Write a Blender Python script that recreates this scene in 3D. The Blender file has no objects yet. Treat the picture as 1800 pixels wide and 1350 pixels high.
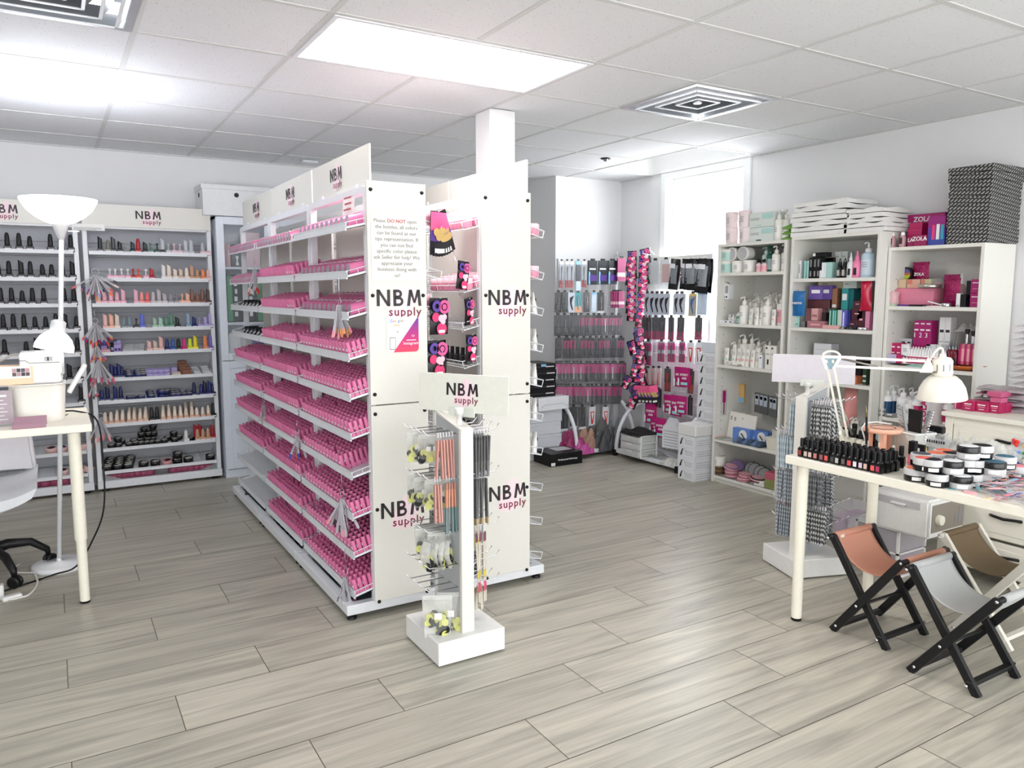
import bpy, bmesh, math, random
from mathutils import Vector, Matrix, Euler
random.seed(11)
SC = bpy.context.scene
COL = SC.collection
PI = math.pi
R = math.radians
H = 1.42                                   # eye height; floor z=0, X along the back wall, Y along the window wall
CZ = 2.447                                 # ceiling height
FPX = 1345.3
YAW, PITCH = R(30.944), R(6.770)
_F = Vector((math.sin(YAW)*math.cos(PITCH), math.cos(YAW)*math.cos(PITCH), -math.sin(PITCH)))
_R = Vector((math.cos(YAW), -math.sin(YAW), 0))
_U = _R.cross(_F)

def at(x, y, ax, v):
    """point of the plane X, Y or Z = v seen at photo pixel x, y"""
    d = _R*((x-900)/FPX) + _U*((675-y)/FPX) + _F
    c = Vector((0, 0, H)); k = 'XYZ'.index(ax)
    return c + d*((v-c[k])/d[k])

# ---------------------------------------------------------------- materials
def lin(c):
    return tuple(((v/255)/12.92 if v/255 <= .04045 else ((v/255+.055)/1.055)**2.4) for v in c)

_M = {}
def M(name, rgb=(200, 200, 200), rough=.5, metal=0., var=.05, scale=40., spec=.5, emit=0., alpha=1., trans=0., bump=0.):
    if name in _M: return _M[name]
    m = bpy.data.materials.new(name); m.use_nodes = True
    nt = m.node_tree; n = nt.nodes; L = nt.links
    b = n['Principled BSDF']; out = n['Material Output']
    c = lin(rgb)
    tc = n.new('ShaderNodeTexCoord'); no = n.new('ShaderNodeTexNoise')
    no.inputs['Scale'].default_value = scale; no.inputs['Detail'].default_value = 3
    L.new(tc.outputs['Object'], no.inputs['Vector'])
    mx = n.new('ShaderNodeMix'); mx.data_type = 'RGBA'
    mx.inputs[6].default_value = (*[max(0, v*(1-var)) for v in c], 1)
    mx.inputs[7].default_value = (*[min(1, v*(1+var)) for v in c], 1)
    L.new(no.outputs['Fac'], mx.inputs[0]); L.new(mx.outputs[2], b.inputs['Base Color'])
    b.inputs['Roughness'].default_value = rough; b.inputs['Metallic'].default_value = metal
    b.inputs['Specular IOR Level'].default_value = spec
    if trans: b.inputs['Transmission Weight'].default_value = trans; b.inputs['IOR'].default_value = 1.2
    if emit:
        L.new(mx.outputs[2], b.inputs['Emission Color']); b.inputs['Emission Strength'].default_value = emit
    if bump:
        bp = n.new('ShaderNodeBump'); bp.inputs['Strength'].default_value = bump; bp.inputs['Distance'].default_value = .01
        L.new(no.outputs['Fac'], bp.inputs['Height']); L.new(bp.outputs[0], b.inputs['Normal'])
    if alpha < 1:
        t = n.new('ShaderNodeBsdfTransparent'); s = n.new('ShaderNodeMixShader'); s.inputs[0].default_value = alpha
        L.new(t.outputs[0], s.inputs[1]); L.new(b.outputs[0], s.inputs[2]); L.new(s.outputs[0], out.inputs[0])
    _M[name] = m; m.diffuse_color = (*c, 1)
    return m

def bands(name, cols, axis='Z', scale=1., rough=.5, wave=None):
    """material whose colour runs in printed bands along one local axis: cols = [(start, rgb), ...] over 0..1"""
    if name in _M: return _M[name]
    m = bpy.data.materials.new(name); m.use_nodes = True
    nt = m.node_tree; n = nt.nodes; L = nt.links; b = n['Principled BSDF']
    tc = n.new('ShaderNodeTexCoord'); sx = n.new('ShaderNodeSeparateXYZ'); L.new(tc.outputs['Generated'], sx.inputs[0])
    rp = n.new('ShaderNodeValToRGB'); rp.color_ramp.interpolation = 'CONSTANT'
    e = rp.color_ramp.elements
    while len(e) < len(cols): e.new(.5)
    for i, (p, c) in enumerate(cols): e[i].position = p; e[i].color = (*lin(c), 1)
    if wave:
        w = n.new('ShaderNodeTexWave'); w.inputs['Scale'].default_value = wave[0]; w.inputs['Distortion'].default_value = wave[1]
        w.bands_direction = 'DIAGONAL'; L.new(tc.outputs['Object'], w.inputs['Vector']); L.new(w.outputs['Fac'], rp.inputs[0])
    else: L.new(sx.outputs['XYZ'.index(axis)], rp.inputs[0])
    L.new(rp.outputs[0], b.inputs['Base Color']); b.inputs['Roughness'].default_value = rough
    _M[name] = m; return m

WHITE = M('white_lacquer', (232, 232, 230), .35)
STEELW = M('white_powder_coat', (226, 228, 232), .4)
PANEL = M('white_panel_board', (222, 220, 212), .42, var=.02)
BLACK = M('black_plastic', (20, 20, 22), .4, spec=.3)
BLACKG = M('black_gloss', (16, 16, 18), .22)
CHROME = M('chrome_wire', (215, 215, 218), .22, 1.)
GREYM = M('grey_metal', (140, 142, 145), .4, .8)
CLEAR = M('clear_acrylic', (225, 230, 235), .12, alpha=.16)
FILM = M('clear_bag_film', (225, 228, 228), .18, alpha=.10, bump=.6, scale=60)
FILMW = M('frosted_bag_film', (232, 233, 228), .4, alpha=.38, bump=.6, scale=60)
DARKINK = M('dark_print', (38, 28, 34), .5)
WINE = M('wine_print', (120, 22, 55), .5)
BLUSH = M('pale_pink_print', (240, 216, 222), .5)
WPRINT = M('white_print', (240, 240, 240), .5)
GREYPRINT = M('grey_print', (134, 134, 136), .5)
PAPER = M('white_paper', (236, 236, 232), .6)
PINK = M('pink_plastic', (218, 116, 162), .35, var=.04)
PINKB = M('pink_bottle_base', (222, 126, 168), .3)
PINKT = M('pink_cap_top', (190, 84, 130), .4)
GREYT = M('grey_swatch_top', (120, 112, 128), .4)
BLUET = M('slate_swatch_top', (78, 92, 130), .4)
BLACKT = M('black_swatch_top', (34, 16, 24), .3)
MAG = M('magenta_print', (176, 20, 110), .4)
MAGD = M('deep_magenta', (150, 22, 84), .4)
PURP = M('violet_print', (84, 44, 140), .4)

# ---------------------------------------------------------------- mesh building
class MB:
    def __init__(s): s.v = []; s.f = []; s.mi = []; s.sm = []; s.mats = []
    def idx(s, m):
        if m not in s.mats: s.mats.append(m)
        return s.mats.index(m)
    def add(s, vs, fs, m, smooth=False, T=None):
        o = len(s.v)
        s.v += [tuple(T @ Vector(p)) if T is not None else tuple(p) for p in vs]
        k = s.idx(m)
        for f in fs: s.f.append([i+o for i in f]); s.mi.append(k); s.sm.append(smooth)
        return s
    def box(s, x0, y0, z0, x1, y1, z1, m, T=None):
        if x0 > x1: x0, x1 = x1, x0
        if y0 > y1: y0, y1 = y1, y0
        if z0 > z1: z0, z1 = z1, z0
        v = [(x0,y0,z0),(x1,y0,z0),(x1,y1,z0),(x0,y1,z0),(x0,y0,z1),(x1,y0,z1),(x1,y1,z1),(x0,y1,z1)]
        return s.add(v, [(3,2,1,0),(4,5,6,7),(0,1,5,4),(1,2,6,5),(2,3,7,6),(3,0,4,7)], m, T=T)
    def bar(s, a, b, w, d, m, up=(0, 0, 1)):
        a, b = Vector(a), Vector(b); z = (b-a).normalized(); u = Vector(up)
        x = u.cross(z)
        if x.length < 1e-4: x = Vector((1, 0, 0)).cross(z)
        x.normalize(); y = z.cross(x)
        v = []
        for p in (a, b):
            for sx, sy in ((-1,-1),(1,-1),(1,1),(-1,1)): v.append(p + x*(sx*w/2) + y*(sy*d/2))
        return s.add(v, [(3,2,1,0),(4,5,6,7),(0,1,5,4),(1,2,6,5),(2,3,7,6),(3,0,4,7)], m)
    def lathe(s, prof, m, seg=16, T=None, smooth=True, sx=1., sy=1.):
        v = []; f = []
        for r, z in prof:
            for k in range(seg):
                a = 2*PI*k/seg; v.append((r*math.cos(a)*sx, r*math.sin(a)*sy, z))
        n = len(prof)
        for i in range(n-1):
            for k in range(seg):
                k2 = (k+1) % seg
                f.append((i*seg+k, i*seg+k2, (i+1)*seg+k2, (i+1)*seg+k))
        s.add(v, f, m, smooth, T)
        if prof[0][0] > 1e-5: s.add(v[:seg], [tuple(range(seg))[::-1]], m, False, T)
        if prof[-1][0] > 1e-5: s.add(v[-seg:], [tuple(range(seg))], m, False, T)
        return s
    def tube(s, pts, r, m, seg=6, closed=False):
        P = [Vector(p) for p in pts]; n = len(P); v = []; f = []
        rr = r if isinstance(r, (list, tuple)) else [r]*n
        up = None
        for i, p in enumerate(P):
            t = (P[(i+1) % n] - P[i-1]) if closed else (P[min(i+1, n-1)] - P[max(i-1, 0)])
            t.normalize()
            if up is None:
                up = Vector((0, 0, 1)) if abs(t.z) < .9 else Vector((1, 0, 0))
            x = up.cross(t)
            if x.length < 1e-5: x = Vector((1, .3, 0)).cross(t)
            x.normalize(); y = t.cross(x); up = y
            for k in range(seg):
                a = 2*PI*k/seg; v.append(p + (x*math.cos(a) + y*math.sin(a))*rr[i])
        for i in range(n if closed else n-1):
            j = (i+1) % n
            for k in range(seg):
                k2 = (k+1) % seg; f.append((i*seg+k, i*seg+k2, j*seg+k2, j*seg+k))
        if not closed: f += [tuple(range(seg))[::-1], tuple(range((n-1)*seg, n*seg))]
        return s.add(v, f, m, True)
    def prism(s, poly, h0, h1, m, T=None, plane='XZ'):
        n = len(poly); v = []
        for h in (h0, h1):
            for a, b in poly: v.append((a, h, b) if plane == 'XZ' else (a, b, h) if plane == 'XY' else (h, a, b))
        f = [tuple(range(n)), tuple(range(n, 2*n))[::-1]] + [(i, n+i, n+(i+1) % n, (i+1) % n) for i in range(n)]
        return s.add(v, f, m, T=T)
    def grid(s, fn, nu, nv, m, smooth=True, T=None):
        v = [fn(i/nu, j/nv) for j in range(nv+1) for i in range(nu+1)]
        f = [(j*(nu+1)+i, j*(nu+1)+i+1, (j+1)*(nu+1)+i+1, (j+1)*(nu+1)+i) for j in range(nv) for i in range(nu)]
        return s.add(v, f, m, smooth, T)
    def mesh(s, name, bev=0., seg=1):
        me = bpy.data.meshes.new(name)
        me.from_pydata(s.v, [], s.f)
        for m in s.mats: me.materials.append(m)
        me.polygons.foreach_set('material_index', s.mi); me.polygons.foreach_set('use_smooth', s.sm)
        bm = bmesh.new(); bm.from_mesh(me)
        bmesh.ops.recalc_face_normals(bm, faces=bm.faces)
        if bev:
            e = [e for e in bm.edges if len(e.link_faces) == 2 and e.calc_face_angle(0) > .6]
            bmesh.ops.bevel(bm, geom=e, offset=bev, segments=seg, affect='EDGES', clamp_overlap=True)
        bm.to_mesh(me); bm.free(); me.update()
        return me
    def obj(s, name, parent=None, bev=0., seg=1, **k):
        return link(name, s.mesh(name, bev, seg), parent, **k)

def link(name, me, parent=None, loc=None, rot=None, label=None):
    o = bpy.data.objects.new(name, me); COL.objects.link(o)
    if parent: o.parent = parent
    if loc is not None: o.location = loc
    if rot is not None: o.rotation_euler = rot
    if label: o['label'] = label
    return o

def tag(o, label, cat, group=None, kind=None):
    o['label'] = label; o['category'] = cat
    if group: o['group'] = group
    if kind: o['kind'] = kind
    return o

def thing(name, label, cat, loc=(0, 0, 0), rz=0., group=None, rot=None):
    o = bpy.data.objects.new(name, None); COL.objects.link(o); o.empty_display_size = .05
    o.location = loc; o.rotation_euler = rot if rot is not None else (0, 0, rz)
    return tag(o, label, cat, group)

def struct(name, mb, parent=None, bev=0.):
    o = mb.obj(name, parent, bev)
    if not parent: o['kind'] = 'structure'
    return o

def recolor(o, mats):
    for i, sl in enumerate(o.material_slots):
        if sl.material and sl.material.name in mats:
            m = mats[sl.material.name]; sl.link = 'OBJECT'; sl.material = m

def inst(name, parts, label, cat, loc, rot=(0, 0, 0), group=None, mats=None, scale=None):
    """one more copy of a thing: parts = [(part name, mesh, [sub-parts])]; mesh data is shared"""
    if isinstance(rot, (int, float)): rot = (0, 0, rot)
    if len(parts) == 1 and len(parts[0]) == 2:
        root = bpy.data.objects.new(name, parts[0][1]); COL.objects.link(root)
        if mats: recolor(root, mats)
    else:
        root = bpy.data.objects.new(name, None); COL.objects.link(root); root.empty_display_size = .03
        for p in parts:
            c = link(p[0], p[1], root)
            if mats: recolor(c, mats)
            for q in (p[2] if len(p) > 2 else ()):
                d = link(q[0], q[1], c)
                if mats: recolor(d, mats)
    root.location = loc; root.rotation_euler = rot
    if scale is not None: root.scale = (scale,)*3 if isinstance(scale, (int, float)) else scale
    return tag(root, label, cat, group)

ORD = ('first second third fourth fifth sixth seventh eighth ninth tenth eleventh twelfth thirteenth fourteenth fifteenth sixteenth '
       'seventeenth eighteenth nineteenth twentieth').split()
def nth(i):
    if i < 20: return ORD[i]
    t = {2: 'twenty', 3: 'thirty', 4: 'forty'}[(i+1)//10] if (i+1) % 10 else None
    return f'{t}-{ORD[(i+1) % 10-1]}' if t else {3: 'thirtieth', 4: 'fortieth'}[(i+1)//10]

# ---------------------------------------------------------------- lettering
_T = {}
def text_mesh(s, size, mat, bold=0., spacing=1., depth=.0008, align='CENTER'):
    """letters standing in the XZ plane, facing -Y, centred on x"""
    key = (s, size, mat.name, bold, spacing)
    if key in _T: return _T[key]
    cu = bpy.data.curves.new('lettering', 'FONT'); cu.body = s; cu.size = size; cu.extrude = depth; cu.offset = bold*size
    cu.align_x = align; cu.space_character = spacing; cu.resolution_u = 2
    o = bpy.data.objects.new('lettering', cu); COL.objects.link(o)
    dg = bpy.context.evaluated_depsgraph_get(); me = bpy.data.meshes.new_from_object(o.evaluated_get(dg))
    bpy.data.objects.remove(o)
    me.transform(Matrix.Rotation(PI/2, 4, 'X')); me.materials.clear(); me.materials.append(mat)
    me.name = 'lettering'; _T[key] = me
    return me

def text(parent, s, loc, size, mat, rz=0., bold=0., spacing=1., name='lettering', align='CENTER', rot=None):
    return link(name, text_mesh(s, size, mat, bold, spacing, align=align), parent, loc, rot or (0, 0, rz))

def join_mesh(name, items):
    """one mesh out of [(mesh, matrix)]"""
    mb = MB()
    for me, T in items:
        vs = [T @ v.co for v in me.vertices]
        for p in me.polygons: pass
        o = len(mb.v); mb.v += [tuple(v) for v in vs]
        for p in me.polygons:
            mb.f.append([i+o for i in p.vertices]); mb.mi.append(mb.idx(me.materials[p.material_index])); mb.sm.append(p.use_smooth)
    return mb.mesh(name)

def logo_mesh():
    """the shop's lettering, one unit wide, facing -Y, centred"""
    h = .34; t = .066; mb = MB(); d0, d1 = -.006, 0
    mb.prism([(.22, -.2), (.3, .1), (.52, .42), (.66, .5), (.78, .38), (.95, .16), (.8, -.02), (.72, -.26), (.45, -.3)], -.002, 0, BLUSH)
    def P(poly, m=DARKINK): mb.prism(poly, d0, d1, m)
    P([(0, 0), (t, 0), (t, h), (0, h)]); P([(.23, 0), (.23+t, 0), (.23+t, h), (.23, h)])
    P([(0, h), (.065, h), (.23+t, 0), (.23+t-.065, 0)])
    P([(.365, 0), (.365+t, 0), (.365+t, h), (.365, h)])
    for c, r, x1 in ((.252, .088, .475), (.096, .096, .495)):     # the two bowls
        o = [(.40, c+r)] + [(x1+(r)*math.sin(a), c+r*math.cos(a)) for a in [PI*k/10 for k in range(11)]] + [(.40, c-r)]
        i = [(.40, c+r-.055)] + [(x1+(r-.055)*math.sin(a), c+(r-.055)*math.cos(a)) for a in [PI*k/10 for k in range(11)]] + [(.40, c-r+.055)]
        for k in range(len(o)-1): P([o[k], o[k+1], i[k+1], i[k]])
    P([(.67, 0), (.67+t, 0), (.72+t, h), (.72, h)]); P([(1-t, 0), (1, 0), (.965, h), (.965-t, h)])
    P([(.72, h), (.72+t, h), (.86, .06), (.82, .06)]); P([(.965-t, h), (.965, h), (.86, .06), (.82, .06)])
    me = mb.mesh('logo_lettering')
    tm = text_mesh('supply', .25, WINE, .016, 1.16)
    w = max(v.co.x for v in tm.vertices); 
    return join_mesh('logo_lettering', [(me, Matrix.Translation((-.5, 0, -.17))), (tm, Matrix.Translation((.5-w, -.004, -.17-.2)))])
LOGO = logo_mesh()
def logo(parent, loc, w, rz=0., rot=None, flip=False):
    o = link('logo', LOGO, parent, loc, rot or (0, 0, rz)); o.scale = (w, w, w); return o
# ================================================================ the room
XW, YB, YA, XA = 4.64, 6.38, 5.75, 3.90        # right wall, back wall, alcove wall, side of the alcove's wall block
GX, GY, GT = .348, 2.2757, .61                 # ceiling grid

def floor_material():
    m = bpy.data.materials.new('grey_wood_look_tile'); m.use_nodes = True
    nt = m.node_tree; n = nt.nodes; L = nt.links; b = n['Principled BSDF']
    geo = n.new('ShaderNodeTexCoord'); at_ = n.new('ShaderNodeAttribute'); at_.attribute_name = 'plank'
    mp = n.new('ShaderNodeMapping'); mp.inputs['Scale'].default_value = (.8, 10., 1.)
    L.new(geo.outputs['Object'], mp.inputs['Vector'])
    cx = n.new('ShaderNodeVectorMath'); cx.operation = 'MULTIPLY_ADD'; cx.inputs[1].default_value = (7.3, 5.1, 0)
    L.new(at_.outputs['Color'], cx.inputs[0]); L.new(mp.outputs[0], cx.inputs[2])
    n1 = n.new('ShaderNodeTexNoise'); n1.inputs['Scale'].default_value = 1.6; n1.inputs['Detail'].default_value = 6; n1.inputs['Distortion'].default_value = 1.4
    L.new(cx.outputs[0], n1.inputs['Vector'])
    mp2 = n.new('ShaderNodeMapping'); mp2.inputs['Scale'].default_value = (1.2, 40., 1.); L.new(geo.outputs['Object'], mp2.inputs['Vector'])
    n2 = n.new('ShaderNodeTexNoise'); n2.inputs['Scale'].default_value = 2.2; n2.inputs['Detail'].default_value = 5; n2.inputs['Distortion'].default_value = .5
    L.new(mp2.outputs[0], n2.inputs['Vector'])
    rp = n.new('ShaderNodeValToRGB'); e = rp.color_ramp.elements
    e[0].position = .28; e[0].color = (*lin((154, 150, 139)), 1); e[1].position = .78; e[1].color = (*lin((200, 195, 179)), 1)
    x = e.new(.52); x.color = (*lin((180, 176, 162)), 1)
    L.new(n1.outputs['Fac'], rp.inputs[0])
    r2 = n.new('ShaderNodeValToRGB'); e = r2.color_ramp.elements
    e[0].position = .38; e[0].color = (.8, .8, .8, 1); e[1].position = .6; e[1].color = (1, 1, 1, 1)
    L.new(n2.outputs['Fac'], r2.inputs[0])
    mul = n.new('ShaderNodeMix'); mul.data_type = 'RGBA'; mul.blend_type = 'MULTIPLY'; mul.inputs[0].default_value = .55
    L.new(rp.outputs[0], mul.inputs[6]); L.new(r2.outputs[0], mul.inputs[7])
    tone = n.new('ShaderNodeMix'); tone.data_type = 'RGBA'; tone.blend_type = 'MULTIPLY'; tone.inputs[0].default_value = 1
    sp = n.new('ShaderNodeSeparateColor'); L.new(at_.outputs['Color'], sp.inputs[0])
    mr = n.new('ShaderNodeMapRange'); mr.inputs['To Min'].default_value = .9; mr.inputs['To Max'].default_value = 1.04
    L.new(sp.outputs[0], mr.inputs[0]); cc = n.new('ShaderNodeCombineColor')
    for k in range(3): L.new(mr.outputs[0], cc.inputs[k])
    L.new(mul.outputs[2], tone.inputs[6]); L.new(cc.outputs[0], tone.inputs[7])
    L.new(tone.outputs[2], b.inputs['Base Color'])
    b.inputs['Roughness'].default_value = .33; b.inputs['Specular IOR Level'].default_value = .4
    return m

def build_floor():
    fm = floor_material(); grout = M('brown_grout', (104, 98, 88), .8)
    PX, PY, g = .985, .2557, .0016
    mb = MB(); mb.box(-3.2, -1.6, -.08, 4.9, 7.0, -.0015, grout)
    cols = []
    k0 = int((-1.6-1.795)/PY)-1
    for k in range(k0, int((7-1.795)/PY)+1):
        y0 = 1.795 + PY*k; off = (.295, .625, .955)[k % 3]
        for i in range(-4, 6):
            x0 = off + PX*i; a, b = max(x0+g, -3.2), min(x0+PX-g, 4.9); c, d = max(y0+g, -1.6), min(y0+PY-g, 7.0)
            if b-a < .02 or d-c < .02: continue
            mb.add([(a, c, 0), (b, c, 0), (b, d, 0), (a, d, 0)], [(0, 1, 2, 3)], fm)
            cols.append((random.random(), random.random(), 0, 1))
    o = struct('floor', mb); me = o.data
    ca = me.color_attributes.new('plank', 'FLOAT_COLOR', 'CORNER')
    j = 0
    for p in me.polygons:
        c = (0, 0, 0, 1)
        if p.material_index == 1: c = cols[j]; j += 1
        for li in p.loop_indices: ca.data[li].color = c
build_floor()

def ceiling_material():
    m = M('speckled_ceiling_tile', (224, 225, 227), .9, var=.015, scale=12)
    n = m.node_tree.nodes; L = m.node_tree.links; b = n['Principled BSDF']
    tc = n.new('ShaderNodeTexCoord'); v = n.new('ShaderNodeTexVoronoi'); v.inputs['Scale'].default_value = 85; v.inputs['Randomness'].default_value = 1
    L.new(tc.outputs['Object'], v.inputs['Vector'])
    no = n.new('ShaderNodeTexNoise'); no.inputs['Scale'].default_value = 60; L.new(tc.outputs['Object'], no.inputs['Vector'])
    ad = n.new('ShaderNodeMath'); ad.operation = 'MULTIPLY_ADD'; ad.inputs[1].default_value = .55; L.new(no.outputs['Fac'], ad.inputs[0]); L.new(v.outputs['Distance'], ad.inputs[2])
    rp = n.new('ShaderNodeValToRGB'); rp.color_ramp.elements[0].position = .36; rp.color_ramp.elements[0].color = (.30, .29, .27, 1)
    rp.color_ramp.elements[1].position = .44; rp.color_ramp.elements[1].color = (1, 1, 1, 1); L.new(ad.outputs[0], rp.inputs[0])
    old = b.inputs['Base Color'].links[0].from_socket
    mx = n.new('ShaderNodeMix'); mx.data_type = 'RGBA'; mx.blend_type = 'MULTIPLY'; mx.inputs[0].default_value = .7
    L.new(old, mx.inputs[6]); L.new(rp.outputs[0], mx.inputs[7]); L.new(mx.outputs[2], b.inputs['Base Color'])
    return m
TBAR = M('ceiling_t_bar', (206, 206, 204), .6)
HOLES = {(1, 1), (2, 1), (4, 1), (-1, 1), (6, 3), (6, 4), (7, 3), (7, 4)}
def build_ceiling():
    cm = ceiling_material(); mb = MB()
    for i in range(-6, 8):
        for j in range(-7, 8):
            if (i, j) in HOLES: continue
            x0, y0 = GX+GT*i, GY+GT*j; x1, y1 = x0+GT, y0+GT
            x1 = min(x1, 4.7); 
            if x1-x0 < .05: continue
            mb.box(x0, y0, CZ+.004, x1, y1, CZ+.03, cm)
    struct('ceiling', mb)
    tb = MB(); w = .0115
    for i in range(-6, 8):
        x = GX+GT*i
        if x > XW: continue
        for a, b in (((-2., 7.),) if i not in (2,) else ((-2., GY+GT), (GY+2*GT, 7.))):
            tb.box(x-w, a, CZ+.001, x+w, b, CZ+.006, TBAR)
    for j in range(-7, 8):
        y = GY+GT*j; x1 = XW
        if j == 4: x1 = GX+6*GT
        tb.box(-3.2, y-w, CZ+.0005, x1, y+w, CZ+.006, TBAR)
    tb.box(XW-.022, -2, CZ-.004, XW, GY+3*GT, CZ+.004, TBAR); tb.box(XW-.022, GY+5*GT, CZ-.004, XW, YA, CZ+.004, TBAR)
    tb.box(-3.2, YB-.022, CZ-.004, XA, YB, CZ+.004, TBAR)
    struct('trim_1', tb)
    # raised well in front of the window
    wl = MB(); x0, y0, y1 = GX+6*GT, GY+3*GT, GY+5*GT; wm = M('painted_ceiling_well', (238, 238, 236), .8)
    wl.box(x0-.02, y0-.02, CZ+.001, x0+.003, y1+.02, CZ+.3, wm); wl.box(x0, y0-.02, CZ+.001, XW, y0+.003, CZ+.3, wm)
    wl.box(x0, y1-.003, CZ+.001, XW, y1+.02, CZ+.3, wm); wl.box(x0-.02, y0-.02, CZ+.3, XW, y1+.02, CZ+.32, wm)
    struct('ceiling_well', wl)
build_ceiling()

WALLM = M('white_wall_paint', (226, 226, 227), .75, var=.02, scale=6)
def wall(name, *b): 
    mb = MB()
    for q in b: mb.box(*q, WALLM)
    return struct(name, mb)
wall('wall_back', (-3.2, YB, 0, XA, YB+.12, CZ+.1))
wall('wall_side', (XA, YA, 0, XA+.1, YB+.12, CZ+.1))
wall('wall_alcove', (XA+.1, YA, 0, XW, YA+.12, CZ+.1))
wall('wall_left', (-3.32, -1.6, 0, -3.2, YB+.12, CZ+.1))
WY0, WY1, WZ0, WZ1 = 4.25, 5.12, 1.0, 2.405
wall('wall_right', (XW, -1.6, 0, XW+.16, WY0, CZ+.1), (XW, WY1, 0, XW+.16, YA+.12, CZ+.1), (XW, WY0, 0, XW+.16, WY1, WZ0), (XW, WY0, WZ1, XW+.16, WY1, CZ+.33),
     (XW, 4.08, CZ+.1, XW+.16, WY0, CZ+.33), (XW, WY1, CZ+.1, XW+.16, 5.36, CZ+.33))
# window: trim, sash, pane
tm = M('window_trim_white', (236, 238, 240), .4)
w = MB()
for y0, y1, z0, z1, x0, x1 in ((WY0-.065, WY0, WZ0-.09, WZ1+.07, XW-.022, XW), (WY1, WY1+.065, WZ0-.09, WZ1+.07, XW-.022, XW), (WY0, WY1, WZ1, WZ1+.07, XW-.022, XW),
                               (WY0-.08, WY1+.08, WZ0-.04, WZ0, XW-.05, XW+.05), (WY0, WY1, WZ0-.12, WZ0-.04, XW-.02, XW)):
    w.box(x0, y0, z0, x1, y1, z1, tm)
wo = struct('window_1', w, bev=.004)
s = MB(); f = .055; xs0, xs1 = XW+.07, XW+.115
s.box(xs0, WY0, WZ0, xs1, WY0+f, WZ1, tm); s.box(xs0, WY1-f, WZ0, xs1, WY1, WZ1, tm); s.box(xs0, WY0+f, WZ0, xs1, WY1-f, WZ0+f, tm); s.box(xs0, WY0+f, WZ1-f, xs1, WY1-f, WZ1, tm)
s.obj('window_sash', wo, .004)
g = MB(); g.box(XW+.09, WY0+f, WZ0+f, XW+.096, WY1-f, WZ1-f, M('window_glass', (240, 245, 250), .05, alpha=.06)); g.obj('window_pane', wo)
# column
c = MB(); c.box(2.17, 3.86, 0, 2.335, 4.03, CZ, WALLM); struct('column_1', c, bev=.003)

# ceiling light, diffusers, small fittings
t = thing('ceiling_light', 'large bright rectangular ceiling light panel above the island shelving', 'ceiling light', (GX+2*GT, GY+1.5*GT, CZ))
f = MB(); a, b = GT-.012, GT/2-.012
for q in ((-a, -b, a, -b+.02), (-a, b-.02, a, b), (-a, -b+.02, -a+.02, b-.02), (a-.02, -b+.02, a, b-.02)): f.box(q[0], q[1], -.004, q[2], q[3], .02, STEELW)
f.obj('frame', t)
d = MB(); d.box(-a+.02, -b+.02, -.002, a-.02, b-.02, .01, M('lit_panel_diffuser', (255, 246, 244), .5, emit=11., var=.005)); d.obj('light_panel', t)

def diffuser(cx, cy, label, n):
    t = thing('air_vent', label, 'air vent', (cx, cy, CZ))
    sm = M('pressed_aluminium', (205, 207, 210), .32, .8)
    f = MB(); h = GT/2-.008
    for q in ((-h, -h, h, -h+.03), (-h, h-.03, h, h), (-h, -h+.03, -h+.03, h-.03), (h-.03, -h+.03, h, h-.03)): f.box(q[0], q[1], -.004, q[2], q[3], .008, sm)
    f.obj('frame', t)
    k = MB(); k.box(-h, -h, .10, h, h, .11, M('dark_duct', (104, 108, 112), .7)); k.obj('duct', t)
    for i in range(n):
        r = (h-.04)*(1-(i+.35)/(n+.4)); z = -.012+.006*i; mb = MB()
        r2 = r+.05
        for s_ in range(4):
            T = Matrix.Rotation(PI/2*s_, 4, 'Z')
            mb.add([(-r, -r, z), (r, -r, z), (r2, -r2, z+.062), (-r2, -r2, z+.062)], [(0, 1, 2, 3)], sm, T=T)
            mb.box(-r-.004, -r-.008, z-.004, r+.004, -r+.004, z, STEELW, T=T)
        mb.obj('louvre', t)
    c = MB(); c.lathe([(.022, 0), (.03, .012), (.02, .02)], sm, 12); c.obj('hub', t, label='small round centre boss')
diffuser(GX+4.5*GT, GY+1.5*GT, 'square metal ceiling air vent between the light panel and window wall', 3)
diffuser(GX-.5*GT, GY+1.5*GT, 'square metal ceiling air vent above the white floor lamp and desk', 4)
k = MB(); k.lathe([(.035, -.004), (.04, 0), (.04, .006)], BLACK, 16); k.lathe([(.012, -.02), (.02, -.004)], GREYM, 12)
tag(k.obj('ceiling_sprinkler', None, loc=(3.73, 4.82, CZ)), 'small dark round sprinkler head in ceiling near the window', 'sprinkler')
k = MB(); k.box(-.06, -.035, -.014, .06, .035, .004, STEELW)
tag(k.obj('ceiling_plate', None, .003, loc=(1.80, 6.08, CZ-.004)), 'small white rectangular plate on ceiling beside the back wall', 'ceiling plate')

# ================================================================ camera and light
cam = bpy.data.cameras.new('camera'); co = bpy.data.objects.new('camera', cam); COL.objects.link(co)
cam.sensor_width = 36; cam.lens = FPX/1800*36; cam.clip_start = .05
mw = Matrix((_R, _U, -_F)).transposed().to_4x4(); mw.translation = (0, 0, H); co.matrix_world = mw
SC.camera = co
W = bpy.data.worlds.new('world'); SC.world = W; W.use_nodes = True
wn = W.node_tree.nodes; bg = wn['Background']
tc = wn.new('ShaderNodeTexCoord'); sx = wn.new('ShaderNodeSeparateXYZ'); rp = wn.new('ShaderNodeValToRGB')
W.node_tree.links.new(tc.outputs['Generated'], sx.inputs[0]); W.node_tree.links.new(sx.outputs[2], rp.inputs[0])
rp.color_ramp.elements[0].position = .0; rp.color_ramp.elements[0].color = (.74, .75, .76, 1)
rp.color_ramp.elements[1].position = .6; rp.color_ramp.elements[1].color = (.93, .96, 1, 1)
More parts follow.
